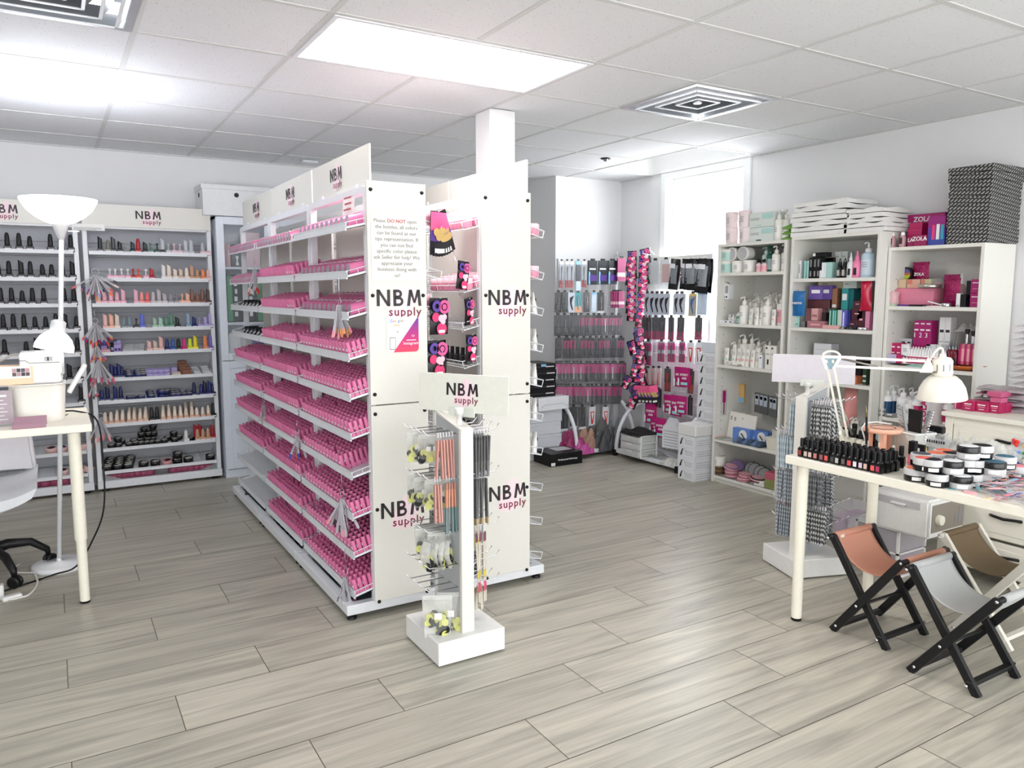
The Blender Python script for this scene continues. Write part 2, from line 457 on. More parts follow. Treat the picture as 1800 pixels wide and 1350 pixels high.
W.node_tree.links.new(rp.outputs[0], bg.inputs[0]); bg.inputs[1].default_value = 3.2
def area(name, loc, size, power, col, direction):
    l = bpy.data.lights.new(name, 'AREA'); l.shape = 'RECTANGLE'; l.size, l.size_y = size; l.energy = power; l.color = col
    o = bpy.data.objects.new(name, l); COL.objects.link(o); o.location = loc; o.rotation_euler = Vector(direction).to_track_quat('-Z', 'Y').to_euler(); return o
area('window_daylight', (XW+.2, (WY0+WY1)/2, 1.75), (.95, 1.5), 32, (.93, .97, 1), (-1, 0, -.12))
SC.view_settings.view_transform = 'Standard'; SC.view_settings.look = 'None'; SC.view_settings.gamma = 1; SC.view_settings.use_curve_mapping = False
SC.view_settings.exposure = .82
# ================================================================ wall racks and island shelving: shared pieces
TZ = [1.681, 1.482, 1.311, 1.136, .966, .796, .627, .447, .274, .098]    # front lip heights of the ten trays
TILT = R(14)
def tray_mesh(w, d, wire=False, lip=.03, holder=True):
    """tray lying along local X, front lip at y=0 (facing -Y), rising to the back; origin at the lip's lower edge, middle of the width"""
    mb = MB(); h = w/2; c, s_ = math.cos(TILT), math.sin(TILT)
    T = Matrix.Rotation(TILT, 4, 'X')
    if wire:
        for k in range(9):
            y = .004+(d-.01)*k/8
            mb.tube([T @ Vector((-h, y, .003)), T @ Vector((h, y, .003))], .0022, STEELW, 5)
        for x in (-h, -h/3, h/3, h):
            mb.tube([T @ Vector((x, 0, .034)), T @ Vector((x, 0, .0)), T @ Vector((x, d, 0.)), T @ Vector((x, d, .05))], .0026, STEELW, 5)
        mb.tube([T @ Vector((-h, d, .034)), T @ Vector((-h, 0, .034)), T @ Vector((h, 0, .034)), T @ Vector((h, d, .034))], .0026, STEELW, 5)
        for y in (d*.35, d*.7): mb.tube([T @ Vector((-h, y, .03)), T @ Vector((-h, y, .0))], .0018, STEELW, 4); mb.tube([T @ Vector((h, y, .03)), T @ Vector((h, y, 0))], .0018, STEELW, 4)
    else:
        mb.box(-h, 0, 0, h, d, .003, STEELW, T=T)
        mb.box(-h, -.003, -.004, h, 0, lip, STEELW)
        mb.box(-h, -.006, -.004, h, -.003, .002, STEELW); mb.box(-h, -.006, lip-.004, h, -.003, lip+.001, STEELW)
        for x in (-h+.001, h-.001):
            mb.tube([(x, 0, lip), T @ Vector((x, d, .032))], .002, STEELW, 5)
            mb.box(x-.001, 0, 0, x+.001, d, .012, STEELW, T=T)
            for q in (.25, .5, .75): mb.tube([T @ Vector((x, d*q, .004)), T @ Vector((x, d*q, .032))], .0016, STEELW, 4)
    return mb.mesh('tray')

def base_parts(t, x0, x1, y0, y1, floor_plate=True):
    b = MB(); w = .045
    for q in ((x0, y0, x1, y0+w), (x0, y1-w, x1, y1), (x0, y0+w, x0+w, y1-w), (x1-w, y0+w, x1, y1-w)): b.box(q[0], q[1], .025, q[2], q[3], .07, STEELW)
    b.obj('base_frame', t, .003)
    pn = MB(); pn.box(x0+w, y0+w, .034, x1-w, y1-w, .041, M('grey_base_sheet', (86, 90, 94), .35)); pn.obj('base_sheet', t)
    for x in (x0+.03, x1-.03):
        for y in (y0+.03, y1-.03):
            f = MB(); f.lathe([(.022, 0), (.022, .012), (.008, .014), (.008, .026)], BLACK, 12); f.obj('foot', t, loc=(x, y, 0))

# ---------------------------------------------------------------- island: two double-sided runs, three bays each
AX, BX = 1.2775, 1.818
BAYY = [3.095, 3.915, 4.735, 5.555]
WT = .79
TRAY = tray_mesh(WT, .205); TRAYW = tray_mesh(WT, .205, True)
GLASS = M('clear_shelf_glass', (215, 225, 225), .08, alpha=.25)
BNAME = ['near', 'middle', 'far']
def bay(cx, k, side, label):
    """side: -1 run A (open to the desk side), +1 run B"""
    y0, y1 = BAYY[k], BAYY[k+1]-.012; ym = (y0+y1)/2
    t = thing('shelving_bay', label, 'shelving', (cx, ym, 0)); h = (y1-y0)/2
    base_parts(t, -.255, .225 if side < 0 else .226, -h, h)
    for sx in (-1, 1):
        for sy in (-1, 1):
            p = MB(); x = sx*.117; y = sy*(h-.016); p.box(x-.0155, y-.015, .07, x+.0155, y+.015, 1.862, STEELW)
            p.obj('upright', t, .002)
    bp = MB(); bp.box(-.006, -h+.03, .09, .006, h-.03, 1.80, PANEL); bp.obj('back_panel', t)
    r = MB(); r.box(-.132, -h+.031, 1.835, -.102, h-.031, 1.866, STEELW); r.box(.102, -h+.031, 1.835, .132, h-.031, 1.866, STEELW); r.obj('top_rail', t)
    hd = MB(); hx = -.106 if side < 0 else .122
    hd.box(hx-.004, -h+.004, 1.872, hx+.004, h-.002, 2.036, PANEL)
    for y in (-h*.6, h*.6): hd.box(hx-.012, y-.02, 1.862, hx+.012, y+.02, 1.886, STEELW)
    ho = hd.obj('header_board', t)
    if side < 0: logo(ho, (hx-.0055, .0 if k else .03, 1.965), .165, -PI/2)
    for i, z in enumerate(TZ):
        if side < 0:
            wire = False
            link('tray', TRAY, t, (-.2125, 0, z), (0, 0, -PI/2))
            link('tray', TRAYW, t, (.2125, 0, z), (0, 0, PI/2))
        else:
            zz = z
            link('tray', TRAYW, t, (.2125, 0, z), (0, 0, PI/2))
            link('tray', TRAYW, t, (-.2125, 0, z-.06 if i > 0 else z+.02), (0, 0, -PI/2))
    return t
def end_panel(t, cx, x0, x1, first_z, panels=((.004, .94), (.945, 1.882))):
    for i, (z0, z1) in enumerate(panels):
        p = MB(); y = -(BAYY[1]-.012-BAYY[0])/2; p.box(x0-cx, y-.016, z0 if i else .07, x1-cx, y-.002, z1, PANEL); o = p.obj('end_panel', t, .0015)
        zs = ((z0+.065 if not i else z0+.045), (.485 if not i else 1.41), z1-.035)
        for z in zs:
            for x in (x0+.018, x1-.018):
                s = MB(); s.lathe([(.0085, 0), (.0075, .005), (.003, .007)], BLACK, 10, T=Matrix.Translation((x-cx, y-.016, z)) @ Matrix.Rotation(PI/2, 4, 'X')); s.obj('screw_cap', o)
        logo(o, ((x0+x1)/2-cx+.004, y-.0165, 1.40 if i else .475), .205)
for k in range(3):
    ta = bay(AX, k, -1, f'{BNAME[k]} bay of white shelving filled with pink bottles')
    tb = bay(BX, k, 1, f'{BNAME[k]} bay of white wire shelving in front of the column')
    if k == 0:
        end_panel(ta, AX, 1.145, 1.412, 0); end_panel(tb, BX, 1.688, 1.948, 0)

# paper notice and sticker on the end panel
PY = BAYY[0]-.017
t = thing('paper_notice', 'paper notice asking customers not to open bottles, taped on panel', 'notice', (1.278, PY, 0))
p = MB(); p.box(-.118, -.0014, 1.475, .112, -.0004, 1.755, M('notice_paper', (233, 231, 222), .6)); po = p.obj('sheet', t)
lines = ['Please DO NOT open', 'the bottles, all colors', 'can be found at our', 'tips representation. If', 'you can not find', 'specific color please', 'ask Seller for help! We', 'appreciate your', 'business doing with', 'us!']
for i, s in enumerate(lines):
    z = 1.715-.0252*i
    if i == 0:
        text(po, 'Please', (-.079, -.002, z), .0215, GREYPRINT); text(po, 'DO NOT', (-.003, -.002, z), .0205, M('red_print', (176, 48, 60), .5), bold=.01); text(po, 'open', (.067, -.002, z), .0215, GREYPRINT)
    else: text(po, s, (-.003, -.002, z), .0225, GREYPRINT)
tp = MB(); tp.box(-.125, -.0022, 1.742, .118, -.0016, 1.766, FILM); tp.obj('clear_tape', t)
t = thing('sticker', 'rounded review sticker with white and magenta triangle halves on panel', 'sticker', (1.29, PY, 0))
def rrect(x0, z0, x1, z1, r, n=5):
    o = []
    for cx_, cz_, a0 in ((x1-r, z1-r, 0), (x0+r, z1-r, PI/2), (x0+r, z0+r, PI), (x1-r, z0+r, 1.5*PI)):
        o += [(cx_+r*math.cos(a0+PI/2*k/n), cz_+r*math.sin(a0+PI/2*k/n)) for k in range(n+1)]
    return o
sx0, sz0, sx1, sz1 = -.069, 1.167, .079, 1.318
p = MB(); p.prism(rrect(sx0, sz0, sx1, sz1, .014), -.0016, -.0004, M('sticker_white', (238, 236, 232), .4)); po = p.obj('white_half', t)
gm = bpy.data.materials.new('magenta_to_violet_print'); gm.use_nodes = True; n = gm.node_tree.nodes; L = gm.node_tree.links
tc = n.new('ShaderNodeTexCoord'); sp = n.new('ShaderNodeSeparateXYZ'); L.new(tc.outputs['Generated'], sp.inputs[0]); rp = n.new('ShaderNodeValToRGB'); L.new(sp.outputs[2], rp.inputs[0]); e = rp.color_ramp.elements
e[0].color = (*lin((226, 60, 90)), 1); e[1].color = (*lin((98, 44, 150)), 1); x = e.new(.45); x.color = (*lin((196, 28, 122)), 1); L.new(rp.outputs[0], n['Principled BSDF'].inputs['Base Color'])
p = MB(); p.prism([(sx0+.03, sz0), (sx1-.014, sz0), (sx1-.004, sz0+.004), (sx1, sz0+.014), (sx1, sz1-.008), (sx1-.006, sz1-.004)], -.0022, -.0016, gm); p.obj('magenta_half', t)
for ch, x, c in (('G', -.0465, (70, 120, 220)), ('o', -.034, (220, 70, 60)), ('o', -.0235, (240, 190, 50)), ('g', -.0125, (70, 120, 220)), ('l', -.0045, (60, 160, 90)), ('e', .003, (220, 70, 60))):
    text(po, ch, (x, -.0022, 1.296), .019, M('print_'+ch+str(c[0]), c, .5), name='lettering')
text(po, '*****', (-.022, -.0022, 1.275), .016, M('gold_print', (236, 190, 70), .5), spacing=.9)
text(po, 'Instagram', (.041, -.0028, 1.199), .018, WPRINT)
p = MB(); p.box(.022, -.0028, 1.2165, .066, -.0022, 1.2195, WPRINT); p.obj('print_line', t)
p = MB(); p.prism(rrect(-.056, 1.178, -.028, 1.232, .004), -.0022, -.0016, GREYPRINT); p.prism(rrect(-.0535, 1.1815, -.0305, 1.2285, .003), -.0026, -.0022, PAPER); p.obj('phone_drawing', t)
p = MB()
for r_ in (.004, .008, .012): p.tube([(.053+r_*math.sin(a), -.0024, 1.228+r_*math.cos(a)) for a in [R(v) for v in range(-45, 46, 15)]], .0008, WPRINT, 4); p.tube([(-.018+r_*.8*math.sin(a), -.0018, 1.248+r_*.8*math.cos(a)) for a in [R(v) for v in range(-45, 46, 15)]], .0008, GREYPRINT, 4)
p.obj('signal_arcs', t)
# small slip hanging under the header by the end panel
t = thing('paper_slip', 'small paper slip hanging under header beside the end panel', 'notice', (1.15, 3.22, 1.86))
p = MB(); p.grid(lambda u, v: (-.012*math.sin(v*2), -.0+.15*u, -.155*v), 2, 4, M('slip_paper', (240, 232, 232), .6)); po = p.obj('sheet', t)
p = MB()
for i in range(4): p.box(-.011-.0015*i, .03, -.03-.025*i, -.0125-.0015*i, .12-.01*(i % 2), -.024-.025*i, M('red_print', (176, 48, 60), .5))
p.obj('print_lines', po)

# ---------------------------------------------------------------- pink gel bottles
def gel_meshes(top, tm):
    b = MB(); b.box(-.0112, -.0112, 0, .0112, .0112, .021, PINKB); b.lathe([(.0112, .021), (.008, .0235)], PINKB, 8)
    body = b.mesh('bottle_body', .002)
    c = MB(); c.lathe([(.0100, .0225), (.0104, .026), (.0092, .071), (.0078, .0735)], PINK, 12); c.lathe([(.0078, .0735), (.0001, .0742)], tm, 12)
    c.box(-.0062, -.0112, .035, .0062, -.0094, .046, M('white_sticker', (238, 232, 236), .5))
    return [('bottle_body', body), ('cap', c.mesh('cap'))]
GEL = {n: gel_meshes(n, m) for n, m in (('pink', PINKT), ('grey', GREYT), ('blue', BLUET), ('black', BLACKT))}
def low_gel(tm):
    b = MB(); b.box(-.0112, -.0112, 0, .0112, .0112, .0225, PINKB)
    b.lathe([(.0103, .0225), (.0104, .026), (.0080, .0735)], PINK, 7, smooth=True); b.lathe([(.0080, .0735), (.0001, .0738)], tm, 7)
    return b.mesh('low')
LOWG = {n: low_gel(m) for n, m in (('pink', PINKT), ('grey', GREYT), ('blue', BLUET), ('black', BLACKT))}
def lying():
    b = MB(); X = Matrix.Rotation(-PI/2, 4, 'Y') 
    T = Matrix.Translation((0, 0, .017)) @ Matrix.Rotation(-PI/2, 4, 'Y')
    b.lathe([(.0165, -.052), (.017, -.045), (.0155, .032)], PINK, 16, T=T)
    # slanted swatch end
    v = []
    for k in range(16):
        a = 2*PI*k/16; r = .0155; z = .032; v.append(T @ Vector((r*math.cos(a), r*math.sin(a), z + .010*(1-math.cos(a))*.5)))
    e = MB(); c = sum(v, Vector())/16
    b.add(v, [tuple(range(16))], M('pale_swatch_end', (164, 146, 160), .35))
    low = [T @ Vector((.0155*math.cos(2*PI*k/16), .0155*math.sin(2*PI*k/16), .032)) for k in range(16)]
    b.add(low+v, [(k, (k+1) % 16, 16+(k+1) % 16, 16+k) for k in range(16)], PINK, True)
    s = MB(); s.box(-.012, -.006, .0335, .002, .006, .0345, M('white_sticker', (238, 232, 236), .5))
    return [('bottle_body', b.mesh('bottle_body')), ('sticker', s.mesh('sticker'))]
LYING = lying()
TRX = Matrix.Rotation(TILT, 4, 'X')

cand = []; rest = MB()
TOPS = {3: lambda i, r: 'grey' if (i+r) % 3 and i > 5 else ('blue' if r > 2 else 'pink'), 6: lambda i, r: 'grey' if i % 3 == 1 else 'pink', 7: lambda i, r: 'black' if i < 6 else ('grey' if (i*2+r) % 5 < 2 else 'pink'),
        8: lambda i, r: 'black' if i < 8 and r < 8 else ('blue' if 11 < i < 14 else 'grey' if i % 2 else 'pink'), 9: lambda i, r: 'black' if 7 < i < 12 and r % 2 else ('blue' if 14 < i < 17 else 'pink')}
def tray_matrix(k, z):      # local x along the tray (to the near end), y into the tray
    ym = (BAYY[k]+BAYY[k+1]-.012)/2
    return Matrix.Translation((AX-.2125, ym, z)) @ Matrix.Rotation(-PI/2, 4, 'Z')
NROW, PITCHY, PITCHX = 8, .0238, .0455
for k in range(3):
    for ti, z in enumerate(TZ):
        TM = tray_matrix(k, z)
        if k == 0 and ti < 3: continue
        if k == 1 and ti == 0: continue
        if k == 2 and ti in (0, 1, 2, 3, 8, 9): continue
        n = int((WT-.03)/PITCHX)
        i0, i1 = 0, n
        if k == 2 and ti == 7: i0, i1 = 0, 15
        if k == 1 and ti == 1: i0, i1 = 0, 16
        if k == 0 and ti == 6: i0, i1 = 3, n
        for i in range(i0, i1):
            for r in range(NROW):
                if k > 0 and r > 6: continue
                if random.random() < .03 and r > 0: continue
                x = WT/2-.02-PITCHX*i+random.uniform(-.0015, .0015); y = .016+PITCHY*r
                M4 = TM @ TRX @ Matrix.Translation((x, y, .0035)) @ Matrix.Rotation(random.uniform(-.06, .06), 4, 'Z')
                top = TOPS[ti](i, r) if (k == 0 and ti in TOPS) else ('pink' if random.random() < .9 else 'grey')
                p = M4.translation; d = (p-Vector((0, 0, H))).length
                cost = d + .30*r + (0 if ti > 2 else .1)
                if k == 0 and r > 3 and ti < 6: cost += 2
                cand.append((cost, k, ti, i, r, M4, top))
cand.sort(key=lambda c: c[0])
LYN = 28
ROWN = ['front', 'second', 'third', 'fourth', 'fifth', 'sixth', 'seventh', 'eighth']
NP = 300-LYN-2
for c in cand[:NP]:
    _, k, ti, i, r, M4, top = c
    o = inst('gel_bottle', GEL[top], f'pink gel bottle, {nth(i)} from near end, {ROWN[r]} row, {nth(ti)} tray, {BNAME[k]} bay', 'bottle', (0, 0, 0), group='pink gel bottles on the island trays')
    o.matrix_world = M4
lows = [(LOWG[c[6]], c[5]) for c in cand[NP:]]
# lying bottles on the three top trays of the near bay
cnt = 0
for ti, nrow in ((0, 0), (1, 1), (2, 1)):
    for i in range(11):
        for r in range(nrow+1):
            M4 = tray_matrix(0, TZ[ti]) @ TRX @ Matrix.Translation((WT/2-.045-.069*i, (.088+.105*r), .002+.004*r)) @ Matrix.Rotation(PI/2, 4, 'Z')
            M4 = M4 @ Matrix.Scale(1.7, 4)
            if r == 0 and cnt < LYN:
                cnt += 1
                o = inst('gel_bottle', LYING, f'pink gel bottle lying sideways, {nth(i)} from near end of the {nth(ti)} tray, near bay', 'bottle', (0, 0, 0), group='pink gel bottles on the island trays')
                o.matrix_world = M4
            else: lows += [(me, M4) for _, me in LYING]
for i in range(14):
    M4 = tray_matrix(1, TZ[0]) @ TRX @ Matrix.Translation((WT/2-.045-.053*i, .05, .004)) @ Matrix.Rotation(PI/2, 4, 'Z') @ Matrix.Scale(1.35, 4); lows += [(me, M4) for _, me in LYING]
    M4 = tray_matrix(2, TZ[0]) @ TRX @ Matrix.Translation((WT/2-.045-.053*i, .05, .004)) @ Matrix.Rotation(PI/2, 4, 'Z') @ Matrix.Scale(1.35, 4); lows += [(me, M4) for _, me in LYING]
    M4 = tray_matrix(2, TZ[1]) @ TRX @ Matrix.Translation((WT/2-.045-.053*i, .05, .004)) @ Matrix.Rotation(PI/2, 4, 'Z') @ Matrix.Scale(1.35, 4); lows += [(me, M4) for _, me in LYING]
o = link('gel_bottles', join_mesh('gel_bottles', lows)); tag(o, 'remaining pink gel bottles packed deep and far along the island trays', 'bottles', kind='stuff')
# the stray bottle and cloths on the base
o = inst('gel_bottle', GEL['pink'], 'single pink gel bottle standing on the base tray near the floor', 'bottle', (1.09, 3.21, .0412), group='pink gel bottles on the island trays')
# ================================================================ polish racks on the back wall
RX = [(-.655, .190), (.212, 1.060)]
RY = 6.13
RZ = [1.692, 1.506, 1.328, 1.152, .984, .797, .636, .469, .292, .127]
RTRAY = tray_mesh(.775, .19, lip=.02)
def rack(x0, x1, label):
    t = thing('polish_rack', label, 'display rack', ((x0+x1)/2, RY, 0)); h = (x1-x0)/2
    b = MB(); b.box(-h, -.01, .02, h, .03, .075, STEELW); b.box(-h, .03, .02, -h+.04, .235, .06, STEELW); b.box(h-.04, .03, .02, h, .235, .06, STEELW); b.obj('base_frame', t, .003)
    for x in (-h+.05, h-.05):
        f = MB(); f.lathe([(.024, 0), (.024, .012), (.008, .014), (.008, .022)], BLACK, 12); f.obj('foot', t, loc=(x, .02, 0))
    for s in (-1, 1):
        p = MB(); x = s*(h-.017); p.box(x-.015, .012, .075, x+.015, .05, 1.89, STEELW)
        p.box(x-.004, .05, .06, x+.004, .225, 1.86, STEELW); p.obj('side_post', t, .002)
    bp = MB()
    for k in range(18): bp.box(-h+.02, .222, .08+k*.1, h-.02, .232, .08+k*.1+.097, M('grey_slat_panel', (176, 178, 184), .6))
    bp.obj('slat_panel', t)
    r = MB(); r.box(-h+.03, 0, 1.868, h-.03, .04, 1.898, STEELW); r.obj('top_rail', t, .003)
    hd = MB(); hd.box(-h+.005, -.012, 1.882, h-.005, -.004, 2.036, PANEL)
    for x in (-h+.01, h-.025): hd.box(x, -.004, 1.87, x+.015, .004, 1.95, STEELW)
    ho = hd.obj('header_board', t, .001); logo(ho, (.0, -.0125, 1.972), .165)
    for z in RZ: link('tray', RTRAY, t, (0, .004, z))
    for k, ti in enumerate((8, 9)):
        for i in range(9):
            d = MB(); x = -.38+.095*i; d.prism([(0, 0), (.17, .045), (.17, .08), (0, .035)], -.001, .001, CLEAR, plane='YZ'); d.obj('divider', t, loc=(x, .012, RZ[ti]+.004))
    for s in (-1, 1):
        g = MB(); g.prism([(s*(h-.03), .076), (s*(h-.16), .076), (s*(h-.03), .125)], .012, .016, GLASS); g.obj('corner_gusset', t)
    return t
rack(*RX[0], 'white polish rack filled with black bottles behind the floor lamp')
rack(*RX[1], 'white polish rack of coloured bottles beside the white storage cabinet')

# bottle shapes
def polish_meshes(h, w=.031, cap='tall'):
    b = MB(); b.box(-w/2, -w/2, 0, w/2, w/2, .024, C0); b.lathe([(w*.44, .024), (w*.3, .028)], C0, 10)
    body = b.mesh('bottle_body', .0025)
    l = MB(); l.box(-w*.4, -w/2-.0006, .006, w*.4, -w/2, .013, M('white_sticker')); lab = l.mesh('label')
    c = MB()
    if cap == 'tall':
        c.lathe([(.0112, .027), (.0115, .03), (.0098, h*.8), (.0075, h-.004), (.004, h)], C1, 12)
    elif cap == 'slant':
        c.lathe([(.0112, .027), (.0115, .03), (.0108, h*.78)], C1, 12)
        v = [(.0108*math.cos(a), .0108*math.sin(a), h*.78+.012*(1-math.cos(a))*.6) for a in [2*PI*k/12 for k in range(12)]]
        lo = [(.0108*math.cos(a), .0108*math.sin(a), h*.78) for a in [2*PI*k/12 for k in range(12)]]
        c.add(lo+v, [(k, (k+1) % 12, 12+(k+1) % 12, 12+k) for k in range(12)] + [tuple(range(12, 24))], C1, True)
    else:
        c.lathe([(.004, .027), (.0035, .05), (.0035, h-.012), (.008, h-.008), (.006, h)], C1, 10)
    return [('bottle_body', body), ('cap', c.mesh('cap')), ('label', lab)]
C0 = M('body_colour', (128, 128, 128), .3); C1 = M('cap_colour', (128, 128, 128), .35)
PB = {'t': polish_meshes(.085), 's': polish_meshes(.070, cap='slant'), 'p': polish_meshes(.062, cap='pin'), 'x': polish_meshes(.098, cap='slant'), 'm': polish_meshes(.072)}
COLS = {'black': (24, 24, 28), 'olive grey': (120, 118, 104), 'dark grey': (62, 64, 68), 'black green': (28, 42, 40), 'red': (176, 26, 40), 'teal green': (96, 132, 126), 'dark green': (30, 66, 56),
 'clear silver': (190, 192, 198), 'clear pink': (226, 196, 204), 'pale pink': (236, 178, 196), 'orange red': (230, 76, 48), 'white': (230, 228, 226), 'cream': (234, 218, 202), 'beige': (214, 190, 172), 'tan': (196, 150, 120),
 'brown': (134, 92, 76), 'orange': (236, 142, 92), 'blush': (232, 184, 178), 'salmon': (236, 148, 142), 'coral': (232, 104, 104), 'pale grey': (190, 182, 186), 'grey': (146, 142, 148), 'peach': (240, 180, 152), 'dark brown': (86, 56, 50),
 'grey teal': (120, 136, 142), 'blue': (96, 108, 206), 'pale green': (160, 188, 164), 'mint': (164, 204, 184), 'green': (92, 140, 116), 'sky grey': (142, 168, 190), 'navy': (28, 40, 104), 'lavender': (176, 164, 214), 'violet': (124, 104, 190),
 'cobalt': (44, 84, 160), 'magenta': (206, 38, 120), 'lime': (206, 226, 40), 'yellow': (240, 222, 30), 'purple': (92, 58, 132), 'deep navy': (20, 26, 74), 'chocolate': (142, 98, 80), 'nude': (222, 178, 154), 'pink': (206, 120, 152)}
def PM(c, r=.32): return M('enamel_'+c.replace(' ', '_'), COLS[c], r)
def on_tray(x, ti, depth=.016, up=0., rx=RX[1]):
    """a spot on a rack tray: x across, depth into the tray"""
    return (x, RY+.006+depth*math.cos(TILT), RZ[ti]+.0035+depth*math.sin(TILT)+up)
NORD = ['top', 'second', 'third', 'fourth', 'fifth', 'sixth', 'seventh', 'eighth', 'ninth', 'bottom']
RACKG = 'nail polish bottles on the coloured rack'
def px2x(z, row):    # zoomed photo column to x on the rack front
    y = (446, 487, 535, 575, 617, 660, 698, 735, 780, 820)[row]
    return at(130+z/4.82, y, 'Y', RY+.03).x
def polish(x, ti, col, kind, pos, depth=.018, capc=None, rackname='coloured rack', group=RACKG, extra=''):
    lab = f'{col} nail polish bottle{extra}, {nth(pos)} along the {NORD[ti]} tray of the {rackname}'
    inst('nail_polish_bottle', PB[kind], lab, 'bottle', on_tray(x, ti, depth), (-TILT*.0, 0, random.uniform(-.08, .08)), group, {'body_colour': PM(col), 'cap_colour': PM(capc or col)}, scale=1.28)
rows = {
 0: [(225,'black','x'),(292,'olive grey','m'),(336,'dark grey','x'),(392,'black','s'),(500,'black green','s'),(546,'red','t'),(605,'black green','s'),(650,'teal green','p'),(706,'dark green','p'),(752,'black','x','clear silver'),(802,'clear silver','p'),(850,'clear pink','p'),(898,'clear pink','p'),(947,'clear silver','x'),(994,'clear silver','x'),(1090,'clear pink','m','clear silver'),(1135,'clear pink','p')],
 1: [(305,'pale pink','p','white'),(352,'pale pink','p','white'),(405,'pale pink','p','white'),(458,'pale pink','p','white'),(503,'red','p'),(548,'orange red','p'),(610,'pale pink','p','white'),(660,'red','s'),(760,'white','x'),(806,'cream','x'),(858,'cream','s'),(906,'beige','s'),(955,'cream','m'),(1000,'tan','x'),(1046,'tan','s'),(1094,'orange','s'),(1138,'blush','s')],
 2: [(212,'blush','m'),(262,'pale pink','m'),(316,'pale pink','x'),(367,'pale pink','m'),(420,'pale pink','x'),(528,'pale pink','x'),(575,'salmon','m'),(623,'coral','m'),(673,'pale grey','m'),(722,'pale grey','x'),(770,'pale grey','s'),(820,'grey','s'),(870,'grey','p'),(918,'peach','p'),(965,'peach','s'),(1004,'brown','x'),(1048,'brown','s'),(1092,'brown','x'),(1140,'dark brown','x')],
 3: [(267,'blush','x'),(318,'peach','x'),(368,'cream','x'),(425,'grey teal','m'),(472,'grey teal','m'),(530,'dark grey','p'),(580,'blue','x'),(686,'pale green','s'),(736,'mint','s'),(783,'green','s'),(828,'green','x'),(877,'black green','s'),(968,'sky grey','x'),(1020,'navy','s'),(1068,'lavender','p'),(1116,'lavender','s'),(1156,'lavender','x')],
 4: [(640,'blush','s'),(690,'beige','s'),(740,'blush','x'),(792,'navy','m'),(840,'cobalt','m'),(888,'black','m'),(935,'magenta','m'),(985,'lime','m'),(1030,'yellow','x'),(1115,'orange','x'),(1160,'violet','x')],
 5: [(322,'navy','x'),(352,'deep navy','m'),(384,'navy','x'),(408,'deep navy','m')],
 6: [(238,'navy','m'),(285,'deep navy','x'),(352,'navy','x'),(398,'deep navy','t'),(1020,'deep navy','t'),(1080,'navy','m'),(1112,'deep navy','x'),(1152,'navy','x'),(1176,'deep navy','m')],
}
for ti, L in rows.items():
    for i, it in enumerate(L): polish(px2x(it[0], ti), ti, it[1], it[2], i, capc=it[3] if len(it) > 3 else None)
# columns of cream bottles on tray eight
cols8 = [(262,2),(312,2),(362,3),(410,3),(465,4),(510,4),(560,3),(606,4),(755,4),(805,4),(855,3),(903,3),(950,5),(1000,5),(1042,1),(1092,1),(1140,2)]
for i, (z, n) in enumerate(cols8):
    x = px2x(z, 7)
    for r in range(n):
        inst('nail_polish_bottle', PB['m'], f'nude polish bottle with cream cap, {nth(i)} column, {nth(r)} from front, eighth tray', 'bottle', on_tray(x+.004*r, 7, .016+.033*r), 0, RACKG, {'body_colour': PM('nude'), 'cap_colour': PM('cream')}, scale=1.15)
for i, z in enumerate((660, 706, 1182)): polish(px2x(z, 7), 7, 'black', 't', i, extra=' among cream caps')

# small jars and lidded pots
def jar_meshes(r, h, lid=.012):
    b = MB(); b.lathe([(r*.92, 0), (r, .003), (r, h-lid)], C0, 18); l = MB(); l.lathe([(r*1.03, h-lid), (r*1.03, h-.001), (r*.97, h)], C1, 18)
    s = MB(); s.prism([(-r*.75, -r*.1), (-r*.2, -r*.75), (r*.7, -r*.35), (r*.8, r*.3), (r*.1, r*.62)], h, h+.0006, C2, plane='XY')
    return [('jar_body', b.mesh('jar_body')), ('lid', l.mesh('lid')), ('lid_sticker', s.mesh('lid_sticker'))]
C2 = M('lid_sticker_colour', (128, 128, 128), .35)
JAR = jar_meshes(.034, .040); JARS = jar_meshes(.026, .028)
SILV = M('silver_foil_print', (200, 198, 190), .3, .3)
def jars(spots, ti, body, lid, st, lab, group, m=JAR, rackx=None):
    for i, (x, dep, up) in enumerate(spots):
        inst('pot', m, lab.format(nth(i)), 'jar', on_tray(x, ti, dep, up), (TILT, 0, random.uniform(-.5, .5)), group, {'body_colour': body, 'cap_colour': lid, 'lid_sticker_colour': st})
JB = M('black_jar', (18, 18, 20), .25); JP = M('pink_jar', (214, 150, 150), .3); JPD = M('rose_jar', (190, 96, 128), .3)
sp = [(px2x(z, 8), d, u) for z, d, u in ((318,.04,0),(375,.04,0),(375,.06,.036),(412,.1,0),(470,.04,0),(515,.09,0),(528,.05,0),(570,.04,0),(618,.04,0),(575,.1,.0),(640,.1,0),(585,.1,.04),(645,.1,.04),(660,.04,0),(712,.04,0),(680,.1,.0),(690,.1,.04),(650,.14,.06),(615,.14,.06),(690,.14,.075),(770,.05,0),(800,.09,0),(858,.05,0),(858,.08,.036),(902,.09,0),(1000,.05,0))]
jars(sp, 8, JB, JB, SILV, 'black pot with silver lid sticker, {} of the heap on the ninth tray', 'black pots on the coloured rack', JARS)
for i, (z, c, k, d) in enumerate(((952,'white','m',.02),(1050,'tan','m',.02),(1096,'tan','m',.02),(1140,'tan','m',.02),(1042,'red','x',.06),(1080,'red','x',.06),(1180,'red','x',.03))): polish(px2x(z, 8), 8, c, k, i, d)
sp = [(px2x(285+88*c+8*r, 9), .035+.032*r, .0) for r in range(5) for c in range(3)] + [(px2x(z, 9), d, u) for z, d, u in ((590,.04,0),(692,.04,0),(882,.04,0),(882,.05,.041),(975,.04,0),(1158,.045,0))]
